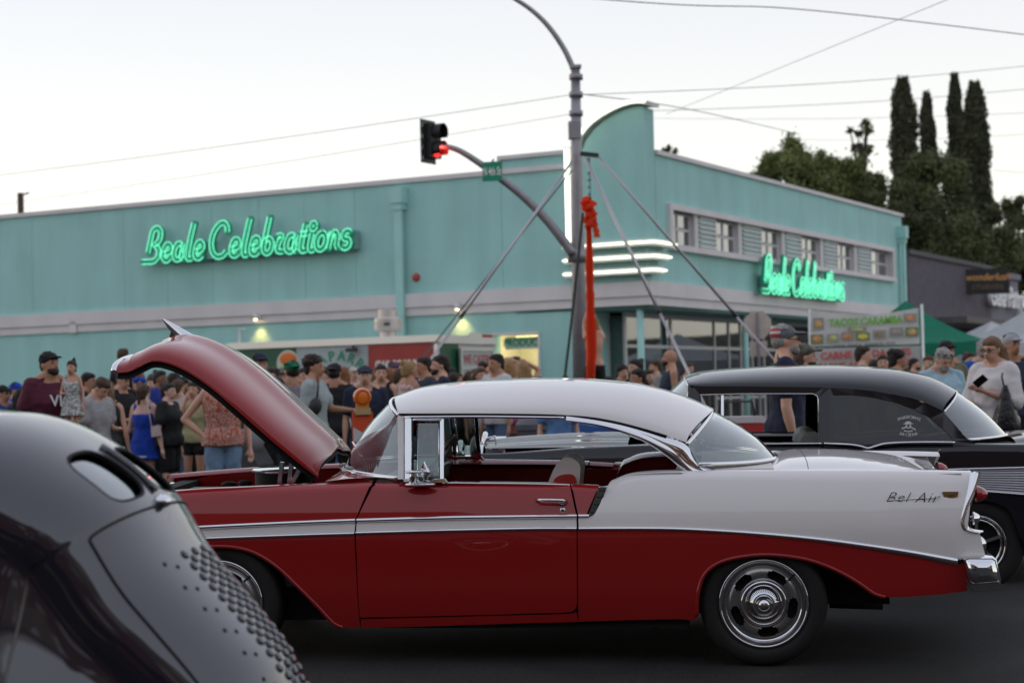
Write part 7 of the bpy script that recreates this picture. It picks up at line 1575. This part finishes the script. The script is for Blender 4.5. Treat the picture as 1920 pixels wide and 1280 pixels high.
mam = mat('amber_lens', (.85, .20, .015), .25, coat=.6); zc = z_(744)
MB().lathe([(.0, -.055), (.06, -.052), (.082, -.04), (.088, -.02), (.088, .02), (.082, .04), (.0, .05)], 24, (0, 0, zc), 'Y').build('lamp_lens', mam, wb, True, 40); MB().lathe([(.055, -.060), (.066, -.064), (.072, -.056)], 24, (0, 0, zc), 'Y').build('lens_ring', mat('amber_dark', (.55, .10, .01), .3), wb, True); MB().box((-.06, -.04, z_(766)), (.06, .04, zc - .05)).build('lamp_body', mat('amber_body', (.6, .22, .03), .4), wb)
# ---- stroller, bin, red cooler, covered table, board
c0 = at(462, 840, 20); stl = empty('stroller', (c0.x, c0.y, ground(c0.x, c0.y)), rad(-20), 'grey and black pushchair behind the raised bonnet', 'pushchair')
for s_ in (-1, 1):
    MB().tube([(-.42, s_ * .2, .98), (-.28, s_ * .2, .86), (.25, s_ * .2, .12)], .016, 8).build('frame', m_chd, stl, True); MB().lathe([(.0, -.02), (.11, -.02), (.12, 0), (.11, .02), (0, .02)], 20, (.28, s_ * .24, .12), 'Y').build('wheel', m_blk, stl, True); MB().lathe([(.0, -.02), (.13, -.02), (.14, 0), (.13, .02), (0, .02)], 20, (-.22, s_ * .26, .14), 'Y').build('wheel', m_blk, stl, True); MB().tube([(-.22, s_ * .22, .14), (.02, s_ * .2, .55)], .014, 6).build('strut', m_chd, stl, True)
MB().tube([(-.42, -.2, .98), (-.45, 0, 1.0), (-.42, .2, .98)], .022, 8).build('handle', m_blk, stl, True); MB().prism([(-.05, .40), (.22, .40), (.24, .62), (.05, .92), (-.10, .90)], (-.19, .19)).build('seat', cloth_m((.06, .06, .065)), stl); MB().ell((-.02, 0, .85), (.22, .2, .16), 16, 10).build('hood', cloth_m((.16, .16, .17)), stl, True); MB().cbox((-.25, -.22, .72), (.1, .05, .07)).build('cup_holder', m_blk, stl)
c0 = at(1012, 800, 23); bn_ = empty('litter_bin', (c0.x, c0.y, ground(c0.x, c0.y)), 0, 'grey litter bin seen through the red car\'s windows', 'bin'); MB().lathe([(.0, 0), (.24, 0), (.29, .85), (.31, .86), (.31, .93), (.26, 1.0), (.0, 1.02)], 20).build('bin_body', mat('bin_grey', (.12, .12, .14), .5), bn_, True, 35)
for s_ in (-1, 1): MB().tube([(s_ * .31, -.04, .80), (s_ * .36, 0, .82), (s_ * .31, .04, .80)], .015, 6).build('handle', m_blk, bn_, True)
c0 = at(1082, 800, 25.5); tb_ = empty('covered_table', (c0.x, c0.y, ground(c0.x, c0.y)), 0, 'folding table heaped with a blue cloth beyond the black bonnet', 'table'); MB().box((-.75, -.35, .72), (.75, .35, .76)).build('table_top', mwp, tb_)
for x in (-.7, .7):
    for y in (-.3, .3): MB().tube([(x, y, 0), (x, y, .72)], .018, 6).build('leg', m_blk, tb_, True)
G = []
for i in range(25):
    x = -.78 + i * .065; G.append([(x, y, .77 + .10 * math.exp(-((x) / .5) ** 2) + .015 * math.sin(x * 17 + j) - (.30 if j in (0, 8) else 0)) for j, y in enumerate((-.37, -.365, -.25, -.12, 0, .12, .25, .365, .37))])
tag(MB().grid(G).build('blue_cloth', cloth_m((.03, .09, .26)), tb_, True))
c0 = at(1115, 790, 26.3); ab = empty('menu_board', (c0.x, c0.y, ground(c0.x, c0.y)), rad(10), 'tan menu board leaning behind the table with the blue cloth', 'sign'); MB().cbox((0, 0, .66), (.50, .03, 1.15), Matrix.Rotation(-.15, 3, 'X')).build('board', mat('board_tan', (.45, .30, .11), .6, var=.2, vscale=9), ab); MB().cbox((-.42, .05, .6), (.2, .03, 1.2), Matrix.Rotation(-.15, 3, 'X')).build('side_board', m_blk, ab)
c0 = at(1381, 800, 18.5); co_ = empty('red_cooler', (c0.x, c0.y, ground(c0.x, c0.y)), rad(15), 'red carry cooler seen through the black sedan\'s side window', 'cooler'); MB().box((-.24, -.16, .62), (.24, .16, .98)).build('cooler_body', mat('cooler_red', (.45, .03, .03), .4), co_); MB().box((-.25, -.17, .985), (.25, .17, 1.05)).build('lid', mat('cooler_white', (.6, .55, .55), .4), co_); MB().tube([(-.2, 0, 1.05), (-.18, 0, 1.2), (.18, 0, 1.2), (.2, 0, 1.05)], .014, 6).build('handle', m_blk, co_, True); MB().box((-.26, -.18, .0), (.26, .18, .615)).build('stand', m_blk, co_)
# cap details of the striped cap man
hc = near_person('striped cap'); kH = [h for p_, h in HS if p_ == 1470][0]
for i, (c_, z_c) in enumerate((((.5, .05, .06), .985), ((.55, .53, .53), .972), ((.5, .05, .06), .958))):
    s_ = MB(); G = []
    for v in range(3):
        zz = z_c + (v - 1) * .006; rr_ = math.sqrt(max(0, 1 - ((zz - .964) / .0475) ** 2)); G.append([(.0512 * kH * rr_ * math.sin(t), (.004 + .0620 * rr_ * math.cos(t)) * kH, zz * kH) for t in [rad(-75 + 150 * q / 12) for q in range(13)]])
    s_.grid(G).build('cap_stripe', cloth_m(c_), hc, True)
